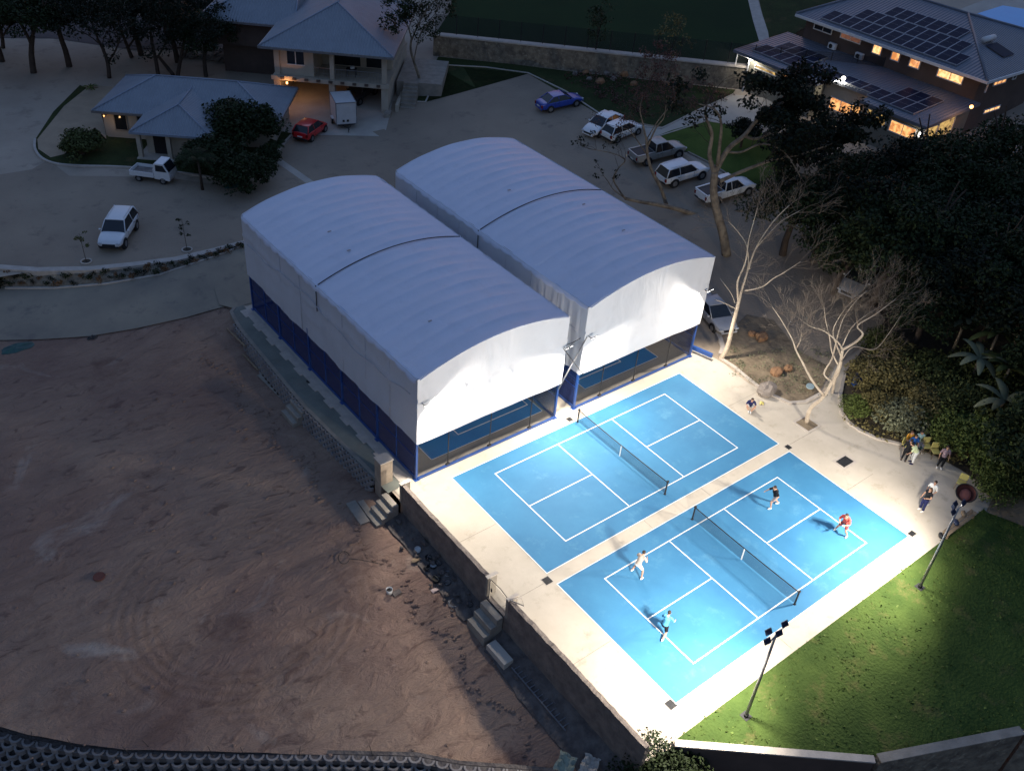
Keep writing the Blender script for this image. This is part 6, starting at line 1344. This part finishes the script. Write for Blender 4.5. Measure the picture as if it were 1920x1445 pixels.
o = bpy.data.objects.new('ground_cover', leaf_mesh('ground_cover', Bk, M['leaf_olive'])); link(o); tag(o, 'undergrowth between the hedge bushes', kind='stuff')
# boulders
BO = [(1055,128,.35,'greyboulder'),(1085,127,.7,'boulder'),(1078,140,.35,'greyboulder'),(1112,134,.5,'greyboulder'),(1125,156,.55,'boulder'),(1138,140,.4,'greyboulder'),(1172,142,.6,'boulder'),(1105,150,.35,'greyboulder'),(1280,142,.9,'boulder'),(1304,143,.55,'boulder'),(1250,160,.4,'boulder'),(1188,160,.45,'boulder'),(1150,150,.4,'greyboulder'),(1098,138,.4,'boulder'),
 (1428,635,.55,'boulder'),(1410,628,.35,'boulder'),(1455,700,.5,'boulder'),(1436,735,.75,'greyboulder'),(1478,693,.35,'boulder')]
for k, (px, py, r_, mt) in enumerate(BO):
    p = GH(px, py); m1 = MB(); g = random.Random(k); m1.ell((0,0,r_*.25), (r_, r_*.8, r_*.6), 9, 6, .16, g)
    place = 'in the rock garden' if py < 200 else 'on the soil bed'
    sib = sorted(q[0] for q in BO if (q[1] < 200) == (py < 200) and q[3] == mt); nth = ['first','second','third','fourth','fifth','sixth','seventh','eighth','ninth'][sib.index(px)]
    side = 'left part' if px < 1100 or (py > 200 and px < 1430) else 'middle' if px < 1200 or (py > 200 and px < 1460) else 'right part'
    m1.build('boulder', M[mt], None, '%s %s boulder %s, %s of the %s ones from the left' % ('large' if r_ > .6 else 'small' if r_ < .42 else 'medium', 'ochre' if mt == 'boulder' else 'grey', place, nth, 'ochre' if mt == 'boulder' else 'grey'), 'boulder', 'boulders of the rock garden' if py < 200 else 'boulders on the soil bed', loc=(p.x, p.y, p.z+.03))
# rubble heaps at the top left
m1 = MB(); g = random.Random(44)
for k in range(120):
    px = g.uniform(335, 500); py = 95+(px-335)*.12+g.uniform(-9, 12); p = GH(px, py); r_ = g.uniform(.12, .45); m1.ell((p.x, p.y, r_*.3), (r_, r_, r_*.6), 7, 4, .3, g)
m1.build('rubble_heap', M['greyboulder'], kind='stuff')['label'] = 'heap of rubble behind the sandy yard'
m1 = MB(); p = GH(300, 124); q = GH(325, 144); m1.tube([(p.x, p.y, 1.0), (q.x, q.y, .2)], [.16, .2], 8); m1.build('fallen_log', M['bark'], None, 'dark fallen log leaning at the foot of a yard tree', 'log')

gg = np.random.default_rng(123); N_ = 7000; P_ = np.stack([gg.uniform(-3.4, 24, N_), gg.uniform(-24, -11.38, N_)], 1)
ok = (P_[:,1] > -11.5-(P_[:,0]+3.6)*.83) | (P_[:,0] > 3.0); ok &= (P_[:,1] > -17.2-(P_[:,0]-2.9)*.45) | (P_[:,0] < 3.0); ok &= P_[:,0] < 21.5+(-11.5-P_[:,1])*.4; P_ = P_[ok]
cl = np.sin(P_[:,0]*1.3+2*np.sin(P_[:,1]*.7))*np.cos(P_[:,1]*1.1+P_[:,0]*.4); P_ = P_[(cl+gg.uniform(-1, 1, len(P_))) > .1]
a = gg.uniform(0, 6.28, len(P_)); h_ = gg.uniform(.03, .07, len(P_)); w2 = gg.uniform(.03, .07, len(P_)); dx = np.cos(a)*w2; dy = np.sin(a)*w2; lx = gg.normal(0, .05, len(P_)); ly = gg.normal(0, .05, len(P_))
z0 = np.array([hz(x, y) for x, y in P_])
V = np.stack([np.stack([P_[:,0]-dx, P_[:,1]-dy, z0+.015], 1), np.stack([P_[:,0]+dx, P_[:,1]+dy, z0+.015], 1), np.stack([P_[:,0]+dx*.6+lx, P_[:,1]+dy*.6+ly, z0+h_+.01], 1), np.stack([P_[:,0]-dx*.6+lx, P_[:,1]-dy*.6+ly, z0+h_+.01], 1)], 1).reshape(-1, 3)
M['blade'] = leafmat('grass_blades', (0.08, 0.115, 0.027), .35)
o = bpy.data.objects.new('lawn_tufts', leaf_mesh('lawn_tufts', [V], M['blade'])); link(o); tag(o, 'uneven grass tufts of the lawn', kind='stuff')
# ================================================================ PEOPLE
M['skin'] = mat('skin', (0.50,0.29,0.20), (0.44,0.25,0.17), nscale=5, rough=.6); M['skin_dark'] = mat('brown_skin', (0.22,0.12,0.08), (0.18,0.1,0.07), nscale=5, rough=.6)
M['hair'] = mat('dark_hair', (0.02,0.015,0.012), (0.035,0.022,0.016), nscale=20, rough=.6); M['brownhair'] = mat('brown_hair', (0.10,0.045,0.02), (0.06,0.03,0.015), nscale=20, rough=.6)
CLC = {'black': (0.015,0.016,0.02), 'red': (0.62,0.10,0.08), 'darkred': (0.22,0.06,0.07), 'white': (0.78,0.78,0.76), 'beige': (0.5,0.42,0.36), 'blue': (0.10,0.38,0.62), 'navy': (0.02,0.025,0.09), 'lime': (0.70,0.78,0.48), 'plaid': (0.34,0.24,0.27), 'teal': (0.42,0.6,0.56), 'orange': (0.75,0.36,0.05), 'royal': (0.03,0.12,0.4), 'grey': (0.22,0.22,0.25)}
def cloth(c):
    k = 'cloth_'+c
    if k not in M: M[k] = mat(c+'_cloth', CLC[c], tuple(x*.8 for x in CLC[c]), nscale=7, rough=.85, spec=.15)
    return M[k]
def fuse(name, mb, mt, parent, vox):
    """voxel-merge the overlapping limbs into one continuous skin"""
    me = mb.mesh(name, mt); o = bpy.data.objects.new(name, me); COL.objects.link(o)
    r = o.modifiers.new('r', 'REMESH'); r.mode = 'VOXEL'; r.voxel_size = vox; r.use_smooth_shade = True
    s = o.modifiers.new('s', 'SMOOTH'); s.factor = .4; s.iterations = 3
    bpy.context.view_layer.update(); dg = bpy.context.evaluated_depsgraph_get(); nm = bpy.data.meshes.new_from_object(o.evaluated_get(dg))
    o.modifiers.clear(); o.data = nm; nm.materials.clear(); nm.materials.append(mt); o.parent = parent; return o
def J(**k):
    d = dict(pel=(0,0,.93), chest=(0,0,1.30), neck=(0,0,1.48), head=(.02,0,1.63), sl=(0,.18,1.42), sr=(0,-.18,1.42), el=(.0,.26,1.14), er=(.0,-.26,1.14), hl=(.10,.27,.90), hr=(.10,-.27,.90),
             kl=(.04,.11,.50), kr=(.04,-.11,.50), al=(0,.12,.09), ar=(0,-.12,.09)); d.update(k); return d
def person(px, py, yaw, pose, top, bottom, label, skin='skin', hair='hair', longhair=False, sleeves=.9, legs=.55, shoes='white', s=1., z=0., group=None, name='person'):
    g = GH(px, py); e = empty(name, g, yaw, label, 'person', group, s); V3 = lambda k: Vector(pose[k]); P_ = {k: V3(k) for k in pose}
    b = MB(); up = (P_['neck']-P_['pel']).normalized(); f = Vector((1, 0, 0)); hipl = P_['pel']+Vector((0,.09,-.03)); hipr = P_['pel']+Vector((0,-.09,-.03))
    b.tube([P_['pel']-up*.08, P_['pel'], P_['pel'].lerp(P_['chest'], .5), P_['chest'], P_['neck']-up*.04, P_['neck']], [.10,.135,.115,.145,.12,.055], 10); b.tube([P_['neck']-up*.06, P_['head']], .052, 8)
    b.tube([P_['sl'], P_['sr']], .062, 8); b.tube([hipl, hipr], .095, 8)
    b.ell(P_['head'], (.092,.078,.115), 12, 9); b.ell(P_['head']+Vector((.085,0,-.01)), (.022,.014,.022), 6, 5); b.ell(P_['head']+Vector((.055,0,-.085)), (.035,.03,.03), 6, 5)
    for sy in (-1, 1): b.ell(P_['head']+Vector((-.005, sy*.08, -.005)), (.018,.012,.03), 6, 5)
    for sd, h_ in (('l', hipl), ('r', hipr)):
        sg = 1 if sd == 'l' else -1; S_, El, Hn, K_, A_ = P_['s'+sd], P_['e'+sd], P_['h'+sd], P_['k'+sd], P_['a'+sd]
        b.tube([S_, S_.lerp(El, .5), El], [.054,.046,.038], 8); b.tube([El, El.lerp(Hn, .4), Hn], [.039,.036,.025], 8)
        d = (Hn-El).normalized(); side = d.cross(Vector((0,1,0))); side = side.normalized() if side.length > .1 else Vector((1,0,0)); pn = Hn+d*.05
        b.ell(pn, (.032,.026,.042), 8, 6)
        for q in range(4): fb = pn+d*.03+side*(-.024+.016*q); b.tube([fb, fb+d*(.035+.006*(1-abs(q-1.5))), fb+d*.055+Vector((0,-sg*.018,0))], [.0085,.008,.0065], 5)
        b.tube([pn-side*.02, pn-side*.045+d*.02, pn-side*.045+d*.045], [.0105,.009,.0075], 5)
        b.tube([h_, h_.lerp(K_, .5), K_], [.092,.078,.056], 9); b.tube([K_, K_.lerp(A_, .35), A_], [.056,.055,.036], 9)
    bo = fuse('body', b, M[skin], e, .0125)
    for sy in (-1, 1): m1 = MB(); m1.ell(P_['head']+Vector((.086, sy*.032, .012)), (.008,.013,.008), 6, 4); m1.build('eye', M['plasticblk'], e)
    m1 = MB(); m1.ell(P_['head']+Vector((.084, 0, -.048)), (.008,.024,.006), 6, 4); m1.build('mouth', cloth('darkred'), e)
    m1 = MB(); m1.ell(P_['head']+Vector((-.018,0,.035)), (.098,.088,.10), 12, 8)
    if longhair: m1.tube([P_['head']+Vector((-.05,0,.0)), P_['head']+Vector((-.10,0,-.16)), P_['head']+Vector((-.10,0,-.36))], [.085,.09,.04], 9)
    m1.build('hair', M[hair], e)
    t = MB(); t.tube([P_['pel']+up*.0, P_['pel'].lerp(P_['chest'], .5), P_['chest'], P_['neck']-up*.05, P_['neck']-up*.012], [.158,.145,.168,.14,.072], 12); t.tube([P_['sl']+Vector((0,.01,0)), P_['sr']-Vector((0,.01,0))], .076, 8)
    if sleeves:
        for sd in 'lr':
            S_, El, Hn = P_['s'+sd], P_['e'+sd], P_['h'+sd]; t.tube([S_, S_.lerp(El, min(1, sleeves))], [.07,.062], 8)
            if sleeves > 1: t.tube([El, El.lerp(Hn, .85)], [.056,.042], 8)
    fuse('shirt', t, cloth(top), e, .016)
    t = MB(); t.tube([P_['pel']+up*.07, P_['pel']-up*.09], [.15,.155], 12); t.tube([hipl, hipr], .112, 8)
    for sd, h_ in (('l', hipl), ('r', hipr)):
        K_, A_ = P_['k'+sd], P_['a'+sd]; t.tube([h_, h_.lerp(K_, min(1, legs*1.4))], [.108,.09], 9)
        if legs > .8: t.tube([h_.lerp(K_, .9), K_, A_+(K_-A_)*.12], [.092,.074,.058], 9)
    fuse('shorts' if legs < .8 else 'trousers', t, cloth(bottom), e, .016)
    for sd in 'lr':
        A_, K_ = P_['a'+sd], P_['k'+sd]; m1 = MB(); m1.ell(A_+Vector((.055,0,-.045)), (.135,.05,.045), 10, 6); m1.ell(A_+Vector((-.01,0,-.01)), (.055,.045,.05), 8, 6); m1.build('shoe', cloth(shoes), e)
    return e
run = J(pel=(0,0,.88), chest=(.12,0,1.22), neck=(.2,0,1.38), head=(.26,0,1.52), sl=(.17,.18,1.32), sr=(.17,-.18,1.32), el=(.1,.34,1.12), er=(.3,-.32,1.12), hl=(.3,.38,.98), hr=(.52,-.3,1.05), kl=(.28,.12,.52), kr=(-.12,-.11,.46), al=(.2,.13,.09), ar=(-.42,-.12,.13))
ready = J(pel=(-.05,0,.84), chest=(.1,0,1.17), neck=(.18,0,1.33), head=(.25,0,1.47), sl=(.14,.18,1.28), sr=(.14,-.18,1.28), el=(.22,.3,1.02), er=(.22,-.3,1.02), hl=(.46,.16,1.0), hr=(.46,-.12,1.02), kl=(.16,.22,.46), kr=(.12,-.24,.46), al=(0,.32,.09), ar=(-.05,-.36,.09))
lunge = J(pel=(0,0,.62), chest=(.1,0,.97), neck=(.16,0,1.14), head=(.22,0,1.28), sl=(.12,.18,1.08), sr=(.12,-.18,1.08), el=(.2,.28,.84), er=(.22,-.32,.84), hl=(.42,.2,.74), hr=(.48,-.3,.66), kl=(.40,.14,.50), kr=(-.08,-.16,.20), al=(.38,.15,.09), ar=(-.48,-.16,.11))
sit = J(pel=(0,0,.50), chest=(-.02,0,.86), neck=(0,0,1.03), head=(.05,0,1.18), sl=(0,.18,.98), sr=(0,-.18,.98), el=(.06,.27,.72), er=(.06,-.27,.72), hl=(.30,.16,.60), hr=(.30,-.16,.60), kl=(.44,.12,.50), kr=(.44,-.12,.50), al=(.46,.13,.09), ar=(.42,-.13,.09))
squat = J(pel=(0,0,.20), chest=(.12,0,.52), neck=(.18,0,.68), head=(.25,0,.81), sl=(.15,.18,.62), sr=(.15,-.18,.62), el=(.26,.3,.42), er=(.26,-.3,.42), hl=(.46,.12,.36), hr=(.46,-.12,.36), kl=(.38,.26,.36), kr=(.38,-.26,.36), al=(.5,.02,.09), ar=(.42,-.1,.09))
bend = J(pel=(0,0,.90), chest=(.2,0,1.2), neck=(.32,0,1.32), head=(.42,0,1.42), sl=(.28,.18,1.26), sr=(.28,-.18,1.26), el=(.36,.24,1.0), er=(.36,-.24,1.0), hl=(.5,.2,.82), hr=(.5,-.2,.82))
person(1448, 950, PI-.35, run, 'black', 'grey', 'player in black shirt running on the far half of the near court', s=1.0)
person(1577, 1000, PI+.1, ready, 'red', 'darkred', 'player in red shirt and dark shorts near the far baseline', s=1.04)
person(1193, 1077, .1, ready, 'beige', 'white', 'player in beige top and white shorts near the lower left service line', s=1.0)
person(1243, 1186, .35, lunge, 'blue', 'black', 'player in light blue shirt lunging over the near baseline', s=1.0)
person(1405, 764, PI*1.25, squat, 'navy', 'white', 'person in navy top sitting on the paving beside the soil bed', s=1.0)
person(1709, 868, PI*.75, bend, 'lime', 'white', 'person in pale lime shirt and white trousers leaning over the seated group', legs=1, shoes='navy')
person(1693, 864, PI*.1, J(), 'black', 'black', 'person in black clothes standing at the left of the yellow chairs', legs=1, sleeves=1.2, shoes='black', s=.98)
person(1706, 845, PI*1.3, sit, 'royal', 'black', 'seated person in blue top among the group by the hedge', legs=1)
person(1717, 838, PI*1.3, sit, 'teal', 'grey', 'seated person in pale teal top behind the lime-shirted person', legs=1)
person(1698, 838, PI*1.4, sit, 'orange', 'black', 'seated person in orange top at the left of the group', legs=1, hair='brownhair')
person(1760, 877, PI*1.2, J(), 'plaid', 'black', 'person in pinkish grey top and black trousers right of the yellow chairs', legs=1, s=.98)
person(1736, 944, PI*1.0, J(hl=(.25,.2,1.05), hr=(.25,-.2,1.05)), 'white', 'grey', 'dark-haired person in white shirt standing at the paving edge', legs=1, sleeves=.9)
person(1727, 957, PI*.9, J(hl=(.22,.12,1.1)), 'black', 'navy', 'person with long brown hair and black dress beside the white-shirted one', legs=1, hair='brownhair', longhair=True, sleeves=.5)
def chair(px, py, yaw, mt, label, group=None):
    g = GH(px, py); e = empty('chair', g, yaw, label, 'chair', group)
    p = MB(); p.box(-.24,.24,-.24,.24,.42,.46); p.build('seat', M[mt], e, bevel=.01)
    p = MB(); p.box(-.27,-.22,-.23,.23,.50,.92); p.build('backrest', M[mt], e, bevel=.015)
    for x in (-.22,.22):
        for y in (-.22,.22): p = MB(); p.tube([(x*1.12,y*1.1,0),(x,y,.42)], .018, 6); p.build('leg', M['wood'], e)
    for y in (-.2,.2): p = MB(); p.tube([(-.22,y,.42),(-.25,y,.9)], .015, 5); p.build('back_post', M['wood'], e)
    return e
chair(1733, 846, PI*1.3, 'yellow', 'yellow-backed chair left of the two by the hedge', 'yellow chairs by the hedge'); chair(1750, 856, PI*1.3, 'yellow', 'yellow-backed chair right of the two by the hedge', 'yellow chairs by the hedge')
chair(1716, 846, PI*1.3, 'teal', 'teal chair under the pale teal seated person'); chair(1705, 850, PI*1.3, 'wood', 'wooden chair under the blue-topped seated person'); chair(1697, 845, PI*1.4, 'yellow', 'yellow chair under the orange-topped seated person')
chair(1798, 915, PI*1.1, 'yellow', 'yellow chair beside the round maroon seat')
# round maroon bowl seat on its side
g = GH(1806, 934); e = empty('bowl_seat', g, .4, 'round maroon bowl seat lying tilted at the paving edge', 'seat')
m1 = MB(); m1.s = True; n, k_ = 20, 6; vs = []
for i in range(k_+1):
    r_ = .55*math.sin(PI/2*i/k_); z = .30*(1-math.cos(PI/2*i/k_))
    for j in range(n): vs.append((r_*math.cos(2*PI*j/n)+.0, r_*math.sin(2*PI*j/n), z))
m1.add(vs, [(i*n+j, i*n+(j+1) % n, (i+1)*n+(j+1) % n, (i+1)*n+j) for i in range(k_) for j in range(n)]); q = Matrix.Translation((0,0,.28)) @ Matrix.Rotation(-.5, 4, 'Y'); m1.xf(q); m1.build('bowl', M['maroon'], e)
m1 = MB(); m1.tube([(.55*math.cos(2*PI*j/24), .55*math.sin(2*PI*j/24), .30) for j in range(25)], .035, 6); m1.xf(q); m1.build('rim', M['plasticblk'], e)
m1 = MB(); m1.ell((-.05,0,.14), (.40,.32,.08), 12, 6); m1.xf(q); m1.build('cushion', mat('pink_cushion', (0.24,0.09,0.08), nscale=5), e)
for a in (0, 2.1, 4.2): m1 = MB(); m1.tube([(.3*math.cos(a), .3*math.sin(a), 0), (.15*math.cos(a), .15*math.sin(a), .32)], .02, 6); m1.build('leg', M['blackmetal'], e)
def bench(px0, py0, px1, py1, h_, w_, mt, label, back=False):
    a = GH(px0, py0); b = GH(px1, py1); c = (a+b)/2; L_ = (b-a).length; e = empty('bench', c, math.atan2(b.y-a.y, b.x-a.x), label, 'bench')
    for y in (-w_/4-.01, w_/4+.01): p = MB(); p.box(-L_/2, L_/2, y-w_/4+.01, y+w_/4-.01, h_-.05, h_); p.build('plank', M[mt], e)
    for x in (-L_/2+.15, L_/2-.15): p = MB(); p.box(x-.05, x+.05, -w_/2+.02, w_/2-.02, 0, h_-.055); p.build('leg', M[mt], e)
    if back: p = MB(); p.box(-L_/2, L_/2, w_/2, w_/2+.05, h_, h_+.35); p.build('backrest', M[mt], e)
    return e
bench(1812, 866, 1840, 908, .42, .42, 'plasticblk', 'long dark bench slanting along the hedge', True)
b_ = bench(1768, 1010, 1822, 967, .42, .38, 'wood', 'brown wooden bench on the paving behind the floodlight pole')
def bag(x, y, z, mt, lab, s=1.): m1 = MB(); m1.ell((0,0,.13*s), (.26*s,.15*s,.13*s), 12, 8); o = m1.build('body', M[mt]); e = empty('bag', (x, y, z), .7, lab, 'bag'); o.parent = e; m1 = MB(); m1.tube([(-.12*s,0,.22*s),(-.05*s,0,.34*s),(.05*s,0,.34*s),(.12*s,0,.22*s)], .012, 5); m1.build('handle', M['blackmetal'], e)
g1 = GH(1786, 992); bag(g1.x, g1.y, g1.z+.42, 'lampback', 'navy sports bag on the wooden bench'); g1 = GH(1760, 1004); bag(g1.x, g1.y-.1, g1.z, 'plasticblk', 'black sports bag on the paving by the wooden bench', .9)
g1 = GH(1800, 975); bag(g1.x, g1.y, g1.z+.42, 'wood', 'tan bag at the far end of the wooden bench', .9)
# litter box and paler oddments
g1 = GH(1517, 730); m1 = MB(); m1.cyl((0,0), .42, 0, .03, 20); o = m1.build('round_board', M['paleblue'], None, 'pale blue oval board lying in the weeds at the bare tree', 'board', loc=(g1.x, g1.y, g1.z+.25)); o.rotation_euler = (.15, .2, .3); o.scale = (1.1, .6, 1)
g1 = GH(1605, 722); e = empty('drum', g1, 0, 'dark blue drum standing in the bushes behind the path', 'drum'); m1 = MB(); m1.cyl((0,0), .3, 0, .8, 18); m1.build('body', M['steel_blue'], e, bevel=.02); m1 = MB(); m1.cyl((0,0), .31, .8, .84, 18); m1.build('lid', M['lampback'], e)
g1 = GH(1428, 757); m1 = MB(); m1.tube([(-.18,0,.03),(.0,.05,.12),(.18,0,.03)], .05, 6); m1.tube([(0,-.15,.04),(0,.15,.1)], .045, 6); m1.build('toy_animal', M['yellow'], None, 'small tan object on the paving beside the seated person', 'oddment', loc=(g1.x, g1.y, g1.z))

# ================================================================ CLUTTER ON THE EARTH FIELD
def low(px, py, off=0.): return GH(px, py, off, f=zearth)
def bucket(px, py, mt, lab, r=.17, h_=.3, tilt=(0, 0), content='dark', grp='buckets by the parapet', z=None):
    g = low(px, py); e = empty('bucket', (g.x, g.y, g.z+.02), rnd.uniform(0, 6), lab, 'bucket', grp); e.rotation_euler = (tilt[0], tilt[1], e.rotation_euler[2])
    m1 = MB(); n = 18; m1.s = True
    vs = [(r_*math.cos(2*PI*k/n), r_*math.sin(2*PI*k/n), z_) for r_, z_ in ((r*.8, 0), (r, h_), (r*.93, h_), (r*.75, .03)) for k in range(n)]
    m1.add(vs, [(i*n+k, i*n+(k+1) % n, (i+1)*n+(k+1) % n, (i+1)*n+k) for i in range(3) for k in range(n)]+[tuple(range(n-1, -1, -1)), tuple(3*n+k for k in range(n))]); m1.build('shell', M[mt], e)
    m1 = MB(); m1.cyl((0,0), r*.88, h_*.7, h_*.72, 16); m1.build('contents', M[content], e)
    m1 = MB(); m1.tube([(r, 0, h_*.95), (r*.75, 0, h_*1.25), (0, 0, h_*1.4), (-r*.75, 0, h_*1.25), (-r, 0, h_*.95)], .008, 5); m1.build('handle', M['greymetal'], e)
for a in [(783,1036,'whiteplastic','white bucket with a lid, topmost of the wall clutter',.17,.3,(0,0),'whiteplastic'),(803,1052,'plasticblk','black bucket upright beside the white lidded one',.18,.32,(0,0),'dark'),(812,1066,'plasticblk','black tub with white contents in the wall clutter',.2,.3,(0,0),'whiteplastic'),(797,1068,'plasticblk','black bucket tipped towards the earth',.18,.3,(.7,.3),'dark'),(822,1062,'plasticblk','black bucket with grey contents closest to the parapet',.17,.3,(0,0),'slab'),(818,1090,'plasticblk','black tub lowest in the wall clutter',.22,.26,(0,0),'darksoil'),(838,1082,'greymetal','grey metal bucket at the right of the wall clutter',.18,.3,(.1,0),'dark'),(841,1098,'plasticblk','black bucket with white rag at the right of the wall clutter',.18,.28,(0,.2),'whiteplastic'),(880,1140,'plasticblk','black bucket beside the gate steps',.17,.3,(0,0),'greymetal')]: bucket(*a[:4], r=a[4], h_=a[5], tilt=a[6], content=a[7])
bucket(730, 1112, 'whiteplastic', 'white bucket with dark contents alone on the earth field', .17, .3, (0, 0), 'dark', 'bucket on the earth')
g1 = low(744, 1112); m1 = MB(); m1.box(-.22,.22,-.16,.16,0,.05); m1.build('stone_tile', M['darkstone'], None, 'flat dark tile beside the lone white bucket', 'tile', loc=(g1.x, g1.y, g1.z+.02))
g1 = low(852, 1132); m1 = MB(); m1.tube([(.3*math.cos(2*PI*k/24), .3*math.sin(2*PI*k/24), .04+.03*math.sin(k)) for k in range(25)], .02, 5); m1.tube([(.3*math.cos(2*PI*k/24)+.04, .26*math.sin(2*PI*k/24), .09) for k in range(25)], .02, 5); m1.build('cable_coil', M['greymetal'], None, 'grey coil of cable on the earth by the gate steps', 'coil', loc=(g1.x, g1.y, g1.z+.03))
g1 = low(870, 1115); m1 = MB(); m1.tube([(-.4,0,.1),(.4,.0,.14)], .07, 10); m1.build('pipe_offcut', M['slab'], None, 'short pale pipe lying near the parapet gate', 'pipe', loc=(g1.x, g1.y, g1.z+.04)).rotation_euler = (0, 0, -.15)
g1 = low(788, 1048); m1 = MB(); m1.ell((0,0,.08), (.3,.16,.09), 9, 6, .15, random.Random(3)); m1.build('cement_sack', M['wood'], None, 'tan cement sack beside the topmost bucket', 'sack', loc=(g1.x-.25, g1.y, g1.z+.02))
g1 = low(815, 1107); m1 = MB(); m1.ell((0,0,.03), (.22,.14,.05), 8, 5, .3, random.Random(8)); m1.build('rag', mat('pale_rag', (0.6,0.45,0.4), nscale=5), None, 'pale pink rag on the earth below the buckets', 'rag', loc=(g1.x, g1.y, g1.z+.02))
# hose loop
g1 = low(645, 1047); m1 = MB(); pts = [(.28*math.cos(a), .42*math.sin(a), .03) for a in np.linspace(.3, 6.0, 20)]+[(.9, -.25, .03), (1.7, -.55, .03)]; m1.tube([Vector(p) for p in pts], .018, 5); o = m1.build('hose_loop', M['blackmetal'], None, 'dark hose loop lying on the earth field', 'hose', loc=(g1.x, g1.y, g1.z+.06)); o.rotation_euler = (0, 0, -.5)
# ladders on the rubble by the parapet
def ladder(p0, p1, lab, w_=.42):
    a = low(*p0); b = low(*p1); L_ = (b-a).length; d = b-a; e = empty('ladder', a, math.atan2(d.y, d.x), lab, 'ladder', 'ladders laid along the parapet')
    for y in (-w_/2, w_/2): m1 = MB(); m1.box(0, L_, y-.025, y+.025, .28, .36); m1.build('rail', M['whitemetal'] if False else M['greymetal'], e)
    n = int(L_/.30)
    for k in range(n): x = .15+k*.30; m1 = MB(); m1.box(x-.02, x+.02, -w_/2+.026, w_/2-.026, .30, .34); m1.build('rung', M['greymetal'], e)
    return e
ladder((966,1254), (1066,1376), 'long grey ladder laid on the rubble at the foot of the parapet', .5); ladder((1075,1363), (1142,1437), 'second grey ladder at the bottom end of the parapet', .5)
def plank(p0, p1, w_, mt, lab, th=.06, f=None, name='plank'):
    a = low(*p0); b = low(*p1); m1 = MB(); m1.tube; d = b-a; L_ = d.length; m1.box(0, L_, -w_/2, w_/2, 0, th); o = m1.build(name, M[mt], None, lab, name.replace('_', ' '), loc=(a.x, a.y, max(a.z, b.z)+.05)); o.rotation_euler = (0, 0, math.atan2(d.y, d.x)); return o
plank((425,617), (460,660), .10, 'wood', 'thin pale plank at the upper end of the marquee walkway wall'); plank((456,666), (484,700), .09, 'wood', 'second thin plank below the upper one by the walkway wall'); plank((486,704), (528,745), .3, 'concrete', 'grey board ending at the walkway steps'); plank((952,1228), (1000,1285), .12, 'wood', 'dusty timber above the long ladder')
plank((598,820), (650,872), .34, 'paleblue', 'blue-grey trough board lying along the walkway wall', .14, name='trough')
M['trough'] = mat('dull_blue_trough', (0.12,0.15,0.19), nscale=3); bpy.data.objects['trough'].data.materials[0] = M['trough']
plank((580,795), (600,815), .05, 'whiteplastic', 'thin white pipe above the blue-grey trough', .05, name='pipe')
# teal tarp pieces and dark lids on the road side
def tarp(g1, sx, sy, mt, lab, seed, name='tarp'):
    rr = random.Random(seed); m1 = MB(); n = 14; vs = [(0, 0, .12)]
    for k in range(n): a = 2*PI*k/n; j = rr.uniform(.75, 1.1); vs.append((sx*j*math.cos(a)*.6, sy*j*math.sin(a)*.6, rr.uniform(.05, .18)))
    for k in range(n): a = 2*PI*k/n; j = rr.uniform(.85, 1.1); vs.append((sx*j*math.cos(a), sy*j*math.sin(a), .02))
    m1.add(vs, [(0, 1+k, 1+(k+1) % n) for k in range(n)]+[(1+k, 1+n+k, 1+n+(k+1) % n, 1+(k+1) % n) for k in range(n)], smooth=False); return m1.build(name, M[mt], None, lab, name.replace('_', ' '), loc=(g1.x, g1.y, g1.z))
tarp(low(32, 652), 1.05, .55, 'teal', 'crumpled teal tarpaulin at the edge of the road on the earth field', 1)
tarp(GH(437, 348), .85, .5, 'teal', 'teal cover lying at the kerb of the lawn island', 2)
tarp(low(174, 633), .35, .25, 'plasticblk', 'small dark sack at the lower edge of the road', 3, 'sack')
g1 = low(186, 1082); m1 = MB(); m1.cyl((0,0), .28, 0, .06, 18); m1.build('lid', mat('rust_lid', (0.16,0.06,0.045), nscale=5), None, 'rusty round lid lying alone in the earth field', 'lid', loc=(g1.x, g1.y, g1.z+.03))
# sheeting heap at the bottom edge
def crumple(g1, sx, sy, mt, lab, seed, name='tarp'):
    rr = random.Random(seed); m1 = MB(); n = 9; vs = [((i/(n-1)-.5)*sx+rr.uniform(-.04,.04), (j/(n-1)-.5)*sy+rr.uniform(-.04,.04), .05+.22*math.sin(i*.9+seed)**2*math.cos(j*.5)**2+rr.uniform(0,.10)) for i in range(n) for j in range(n)]
    m1.add(vs, [(i*n+j, (i+1)*n+j, (i+1)*n+j+1, i*n+j+1) for i in range(n-1) for j in range(n-1)], smooth=False); o = m1.build(name, M[mt], None, lab, name.replace('_', ' '), loc=(g1.x, g1.y, g1.z)); o.rotation_euler = (0, 0, .5); return o
crumple(GZ(1060, 1434, -1.2), 1.0, .8, 'paleblue', 'pale greenish curved sheet at the bottom edge by the ladders', 5, 'sheet'); M['sheet'] = mat('pale_green_sheet', (0.30,0.34,0.26), (0.22,0.24,0.2), nscale=2); bpy.data.objects['sheet'].data.materials[0] = M['sheet']
crumple(GZ(1105, 1436, -1.3), .9, .7, 'slab', 'crumpled white plastic sheet at the bottom edge by the ladders', 6, 'plastic_sheet')
# small dark drain cover on walkway, oddment on the lawn
g1 = GZ(579, 715); m1 = MB(); m1.cyl((0,0), .16, .004, .02, 16); m1.build('drain_cover', M['plasticblk'], None, 'round dark drain cover on the marquee walkway', 'drain', loc=(g1.x, g1.y, 0))
